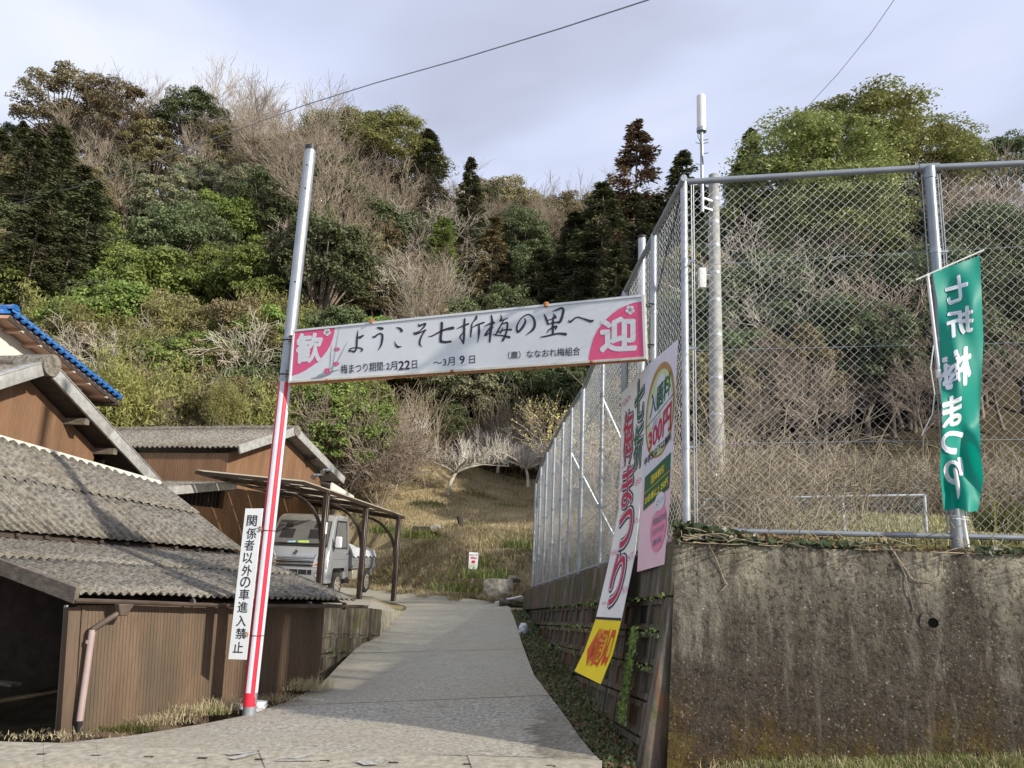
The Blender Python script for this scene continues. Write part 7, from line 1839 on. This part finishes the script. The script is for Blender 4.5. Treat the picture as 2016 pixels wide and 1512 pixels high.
# grass at the foot of the wall, in the gap beside the path, and by the shed
def line_pts(A, B, n, sp, rng, zf=None):
    out = []
    for _ in range(n):
        t = rng.random(); p = A.lerp(B, t)+Vector((rng.normal()*sp, rng.normal()*sp, 0)); out.append((p.x, p.y, (zf(p.x, p.y) if zf else p.z)))
    return np.array(out)
ftA = Vector((A0.x, A0.y, 0))+nrm*.26+frd*.25; ftB = ftA+frd*4.5
b = MB(); _zq = lambda p, dz=0: Vector((p.x, p.y, P(1380, 1505, 5.72).z+(P(1950, 1488, 5.38).z-P(1380, 1505, 5.72).z)*(p.x-P(1380, 1505, 5.72).x)/(P(1950, 1488, 5.38).x-P(1380, 1505, 5.72).x)+dz)); q = [_zq(ftA-frd*.4+nrm*.9, -.1), _zq(ftB+nrm*.9, -.1), _zq(ftB-nrm*.16, -.06), _zq(ftA-frd*.3-nrm*.14, -.06)]; b.face(q); tag(b.build('grass_verge', M['straw_ground']), kind='structure')
_za, _zb = P(1380, 1505, 5.72), P(1950, 1488, 5.38)
ftz = lambda x, y: _za.z+(_zb.z-_za.z)*(x-_za.x)/(_zb.x-_za.x)
cover('verge_grass', 'fresh green grass along the foot of the mossy wall', line_pts(ftA+frd*.15, ftB, 8000, .08, rg_, lambda x, y: ftz(x, y)-.06), .085, .005, 'grass', 8, .7)
cover('verge_straw', 'dry blades at the foot of the mossy wall', line_pts(ftA, ftB, 2500, .10, rg_, lambda x, y: ftz(x, y)-.06), .09, .006, 'straw', 9, 1.4)
gpA, gpB = Vector((.92, 6.3, .15)), Vector((.28, 14.5, .5))
def weedp(n, sp): 
    out = []
    for _ in range(n):
        t = rg_.random(); y = lerp(6.0, 15.2, t); xr = np.interp(y, [6, 6.8, 7.9, 9.3, 11.5, 14.2, 16], [P(1185, 1500, 6.02).x, P(1140, 1450, 6.8).x, P(1098, 1390, 7.9).x, P(1052, 1330, 9.3).x, P(1028, 1268, 11.5).x, P(1012, 1216, 14.2).x, P(1003, 1195, 15.8).x])
        s = (y-sA.y)/sdir.y; xw = (Vector((sA.x, sA.y, 0))+sdir*s).x-.1; x = lerp(xr+.02, xw, rg_.random()**1.1); out.append((x, y, terr1(x, y)+.0+.02))
    return np.array(out)
cover('gap_weeds', 'low weeds filling the gap between the path edge and the block wall', weedp(2600, .1), .07, .012, 'grass', 10, .9)
pos = weedp(3000, .1); pos[:, 2] += rg_.random(len(pos))*.07
o = link('gap_leaves', mesh_np('gap_leaves', *leaves(pos, unit(rg_.normal(size=pos.shape)+np.array([-.3, -.4, 1.])), .035, .7, rg_), M['ivy'])); tag(o, 'small creeping leaves beside the right edge of the path', 'weeds', None, 'stuff')
pos = weedp(3800, .1); pos[:, 2] += .02; o = link('gap_litter', mesh_np('gap_litter', *leaves(pos, unit(rg_.normal(size=pos.shape)*.5+np.array([0, 0, 1.])), .05, .6, rg_), M['deadleaf'])); tag(o, 'dead leaves in the gap beside the block wall', 'leaves', None, 'stuff')
# moss and fern strip on the block wall
pos = []
for k in range(1100):
    s = abs(rg_.normal())*.06+.62+rg_.normal()*.05; dr = .62+rg_.random()*.75; q = side_pt(s, dr, .085+.015*rg_.random()); pos.append(q)
for k in range(500):
    s = rg_.random()*6; dr = rg_.choice([CAPH, CAPH+BH, CAPH+2*BH])+rg_.normal()*.02; pos.append(side_pt(s, dr, .07+.01*rg_.random()))
pos = np.array([tuple(p) for p in pos]); o = link('wall_fern', mesh_np('wall_fern', *leaves(pos, unit(rg_.normal(size=pos.shape)*.7+np.array([-1, -.4, .4])), .03, .6, rg_), M['l_bright'])); tag(o, 'small green ferns growing down the joints of the block wall', 'fern', None, 'stuff')
# dry tufts along the shed wall
def tuft(px, py, Y, n, sp, h, mat, lb, flat=.3):
    c = P(px, py, Y); pos = np.stack([c.x+rg_.normal(size=n)*sp, c.y+rg_.normal(size=n)*sp*.35, np.full(n, c.z)+rg_.random(n)*.01], 1)
    pos[:, 2] += (pos[:, 0]-c.x)*.045
    v, f = blades(pos, h, .006, rg_, 1.5, flat); q = f[f[:, 2] != f[:, 3]]; t = f[f[:, 2] == f[:, 3]][:, :3]
    tri = np.concatenate([q[:, [0, 1, 2]], q[:, [0, 2, 3]], t]); o = link('dry_tuft' if mat == 'straw' else 'grass_tuft', mesh_np('tuft', v, tri, M[mat])); tag(o, lb, 'grass tuft')
tuft(598, 1358, 9.55, 420, .16, .20, 'straw', 'dry straw tuft at the right end of the shed wall', .2)
tuft(540, 1380, 9.05, 260, .16, .13, 'straw', 'low dry tuft between the pole and the shed end')
tuft(440, 1395, 8.65, 300, .15, .16, 'straw', 'dry straw heap just left of the pole foot', .2)
tuft(375, 1408, 8.35, 260, .14, .15, 'straw', 'dry brown tuft left of the straw heap', .2)
tuft(318, 1425, 8.0, 300, .13, .15, 'straw', 'small dry tuft in the middle of the shed wall foot')
tuft(248, 1441, 7.6, 420, .12, .08, 'grass', 'green grass tuft below the downpipe side of the shed', .0)
tuft(415, 1407, 8.4, 260, .10, .07, 'grass', 'green grass tuft left of the pole foot', .0)
tuft(85, 1452, 7.1, 260, .25, .06, 'straw', 'thin dry stems on the dirt before the open shed')
# white bag and stones
def rock(name, px, py, Y, dims, mat, lb, cat, seed):
    bm = bmesh.new(); bmesh.ops.create_icosphere(bm, subdivisions=3, radius=1); r = random.Random(seed)
    ph = [r.uniform(0, 6) for _ in range(6)]
    for v in bm.verts:
        c = v.co; k = 1+.16*math.sin(3*c.x+ph[0])+.14*math.sin(4*c.y+ph[1]+c.z*2)+.08*math.sin(9*c.z+ph[2]+5*c.x); v.co = Vector((max(-.8, min(.8, c.x*k))*dims[0], c.y*k*dims[1], max(-.7, min(.75, c.z*k))*dims[2]))
    me = bpy.data.meshes.new(name); bm.to_mesh(me); bm.free(); me.materials.append(mat)
    o = bpy.data.objects.new(name, me); C.objects.link(o); o.location = P(px, py, Y); smooth_angle(o, 28); return tag(o, lb, cat)
rock('plastic_bag', 505, 1390, 8.85, (.13, .08, .07), M['whitetape'], 'crumpled white bag lying behind the foot of the striped pole', 'bag', 1)
rock('plastic_bag', 466, 1391, 8.75, (.09, .06, .04), M['whitetape'], 'torn white scrap in the straw left of the pole foot', 'bag', 2)
rock('plastic_bag', 1030, 1240, 12.6, (.09, .12, .13), M['whitetape'], 'pale bag in the gap by the block wall', 'bag', 3)
rock('stone', 981, 1158, 17.2, (.40, .22, .26), M['gutcover'], 'large flat-faced grey stone at the right foot of the slope', 'stone', 4)
rock('stone', 1012, 1140, 17.9, (.18, .14, .10), M['oldwood'], 'small brown stone behind the large grey one', 'stone', 5)
rock('stone', 1010, 1187, 16.3, (.35, .2, .12), M['block'], 'mossy dark stone where the block wall ends', 'stone', 6)
b = MB(); a_, c_ = P(975, 1187, 16.4), P(1028, 1174, 16.0); b.tube([a_, a_.lerp(c_, .5)+Zv*.01, c_], .022, 8); tag(b.build('pale_pipe', M['plastic']), 'thin pale pipe lying on the ground before the end of the block wall', 'pipe')
# terrace objects: grey box, pale box, burnt stump
def boxat(px0, px1, py0, py1, Y, d, mat, name, lb, cat):
    a, c, e_ = P(px0, py1, Y), P(px1, py1, Y), P(px0, py0, Y); h = e_.z-a.z; u = (c-a); b = MB(); k = Vector((0, d, 0)); b.hexa([a, a+u, a+u+k, a+k, a+Zv*h, a+u+Zv*h, a+u+k+Zv*h, a+k+Zv*h]); o = b.build(name, mat); bevel(o, .02, 1); return tag(o, lb, cat)
boxat(812, 845, 1036, 1048, 24.6, .6, M['darkwood'], 'trough', 'dark grey low box on the terrace above the carport end', 'box')
boxat(846, 866, 1034, 1047, 24.5, .5, M['galvcap'], 'crate', 'pale grey box right of the dark one on the terrace', 'box')
b = MB(); p = P(905, 1044, 24.6); b.tube([p, p+Vector((.01, 0, .25)), p+Vector((-.03, 0, .42)), p+Vector((-.01, 0, .46))], [.11, .09, .10, .05], 9); tag(b.build('burnt_stump', M['darkwood']), 'charred dark stump standing on the terrace', 'stump')
# green clumps
def leafy(px, py, Y, r, n, lb, mat='grass'):
    c = P(px, py, Y); pos = np.stack([c.x+rg_.normal(size=n)*r, c.y+rg_.normal(size=n)*r*.6, np.full(n, c.z)], 1); v, f = blades(pos, .34, .025, rg_, 1.1); q = f[f[:, 2] != f[:, 3]]; t = f[f[:, 2] == f[:, 3]][:, :3]
    o = link('leafy_clump', mesh_np('leafy_clump', v, np.concatenate([q[:, [0, 1, 2]], q[:, [0, 2, 3]], t]), M[mat])); tag(o, lb, 'plant')
leafy(820, 1060, 23.6, .35, 260, 'green leafy clump on the bank behind the last carport post'); leafy(755, 1050, 23.8, .3, 240, 'green leafy clump between the carport posts'); leafy(985, 1115, 20.5, .45, 420, 'green leafy clump above the large stone'); leafy(1030, 1080, 20.5, .3, 260, 'green leafy clump beside the far end of the fence'); leafy(955, 1140, 18.8, .4, 300, 'low green plants right of the tiny placard'); leafy(905, 1165, 18.9, .35, 200, 'low green plants left of the stake')
leafy(1975, 1048, 6.9, .12, 120, 'sword-leaved plant behind the fence right of the flag'); leafy(1310, 1035, 6.9, .08, 60, 'green blades beside the price board')

# ---- poles and small fence in the field
up = P(1413, 1012, 14.5); ut = P(1400, 345, 14.0); base = Vector((up.x, 14.5, up.z-.3)); tp_ = Vector((up.x+.02, 14.5, P(1401, 345, 14.5).z))
uo = empty('utility_pole', tuple(base), 'pale concrete utility pole behind the left panel of the street fence', 'pole')
b = MB(); b.tube([base, tp_], [.155, .10], 20); smooth_angle(b.build('shaft', M['galvcap'], uo))
for t_ in (.19, .30, .40, .52, .62, .70, .78, .85, .92): p = base.lerp(tp_, t_); r = lerp(.155, .10, t_)+.006; b = MB(); b.tube([p, p+Zv*.05], r, 18); smooth_angle(b.build('steel_band', M['galv_l'], uo))
b = MB(); b.box((base.x+.02, base.y-.17, base.z+.62), (.16, .05, .32)); b.build('plate', M['plastic'], uo)
for t_, s in ((.95, 1), (.97, -1), (.90, 1), (.87, -1)): p = base.lerp(tp_, t_); b = MB(); b.tube([p, p+Vector((s*.20, 0, .02))], .01, 6); b.build('step_bolt', M['galv'], uo)
b = MB(); b.box((base.x-.27, base.y-.12, P(1381, 552, 14.5).z), (.14, .12, .42)); bevel(b.build('equipment_box', M['plastic'], uo), .02, 2)
b = MB(); pz = P(1381, 552, 14.5).z; b.beam((base.x-.25, base.y-.05, pz+.1), (base.x, base.y-.05, pz+.1), .03, .03); b.build('box_bracket', M['galv'], uo)
am = P(1383, 417, 14.3); at_ = P(1380, 255, 14.3); ah = P(1380, 188, 14.3)
ao = empty('antenna', tuple(am), 'white cylindrical mobile antenna on a thin mast beside the utility pole top', 'antenna')
b = MB(); b.tube([Vector((am.x, am.y, am.z)), Vector((am.x, am.y, at_.z+.05))], .035, 14); smooth_angle(b.build('mast', M['galv_l'], ao))
b = MB(); b.tube([Vector((am.x, am.y, at_.z)), Vector((am.x, am.y, ah.z-.02)), Vector((am.x, am.y, ah.z))], [.092, .092, .075], 24); smooth_angle(b.build('radome', M['plastic'], ao))
b = MB(); b.tube([Vector((am.x, am.y, at_.z-.05)), Vector((am.x, am.y, at_.z+.03))], .10, 20); smooth_angle(b.build('collar', M['galv'], ao))
for dz, s in ((-.25, 1), (-.33, -1), (-.32, 1), (-.55, 1), (-.8, -1)): b = MB(); b.tube([(am.x, am.y, at_.z+dz), (am.x+s*.13, am.y-.03, at_.z+dz+.02)], .009, 6); b.build('step_bolt', M['galv'], ao)
b = MB(); b.tube([(am.x-.07, am.y-.05, at_.z-.03), (am.x-.09, am.y-.06, at_.z-.2), (am.x-.02, am.y-.05, at_.z-.35), (am.x+.02, am.y-.04, at_.z-.8)], .007, 6); b.build('cable', M['blackplastic'], ao)
for z_ in (.1, .3): b = MB(); b.beam((am.x, am.y, am.z+z_), (base.x, base.y-.05, am.z+z_), .04, .04); b.build('clamp_arm', M['galv'], ao)
# small inner fence
sf2 = empty('low_fence', tuple(P(1660, 1060, 9.0)), 'low grey mesh fence standing in the field behind the street fence', 'fence')
fa, fb2, fc_ = P(1385, 984, 9.0), P(1657, 977, 9.0), P(1819, 975, 8.9)
ga_, gb_, gc_ = P(1385, 1040, 9.0), P(1662, 1030, 9.0), P(1825, 1108, 6.9); gb_ = P(1662, 1055, 9.0); gc2 = P(1824, 1062, 8.9)
for (a, c) in ((fa, ga_), (fb2, gb_), (fc_, gc2)): b = MB(); b.tube([c-Zv*.15, a], .022, 10); smooth_angle(b.build('post', M['galv_l'], sf2))
b = MB(); b.tube([fa, fb2, fc_], .016, 8); smooth_angle(b.build('top_rail', M['galv_l'], sf2))
chain_mesh('wire_mesh', [(ga_, gb_, fb2, fa), (gb_, gc2, fc_, fb2)], .0715, .0022, M['galv'], sf2)
# overhead wires
def wire(pts, r, lb):
    b = MB(); b.tube(pts, r, 6); tag(b.build('overhead_wire', M['galv_d'] if r > .01 else M['blackplastic']), lb, 'wire')
def sag(A, B, s, n=30): return [A.lerp(B, i/n)-Zv*(s*4*(i/n)*(1-i/n)) for i in range(n+1)]
Aw, Bw = P(1330, -18, 11), P(-60, 400, 34)
wire([P(x, y, Y) for x, y, Y in ((1600, -130, 9.6), (1275, 0, 11), (1100, 57, 12.5), (900, 118, 14.5), (740, 163, 16.8), (600, 207, 19.5), (450, 262, 23.5), (300, 318, 28), (150, 368, 34), (-60, 425, 44))], .013, 'long grey overhead cable crossing the sky from the upper middle down to the left hill')
wire([P(x, y, Y) for x, y, Y in ((1800, -60, 18), (1760, 0, 19), (1715, 65, 21), (1650, 145, 24), (1590, 210, 27), (1545, 247, 30), (1500, 275, 34))], .009, 'thin dark overhead wire dropping behind the camphor tree at the right')
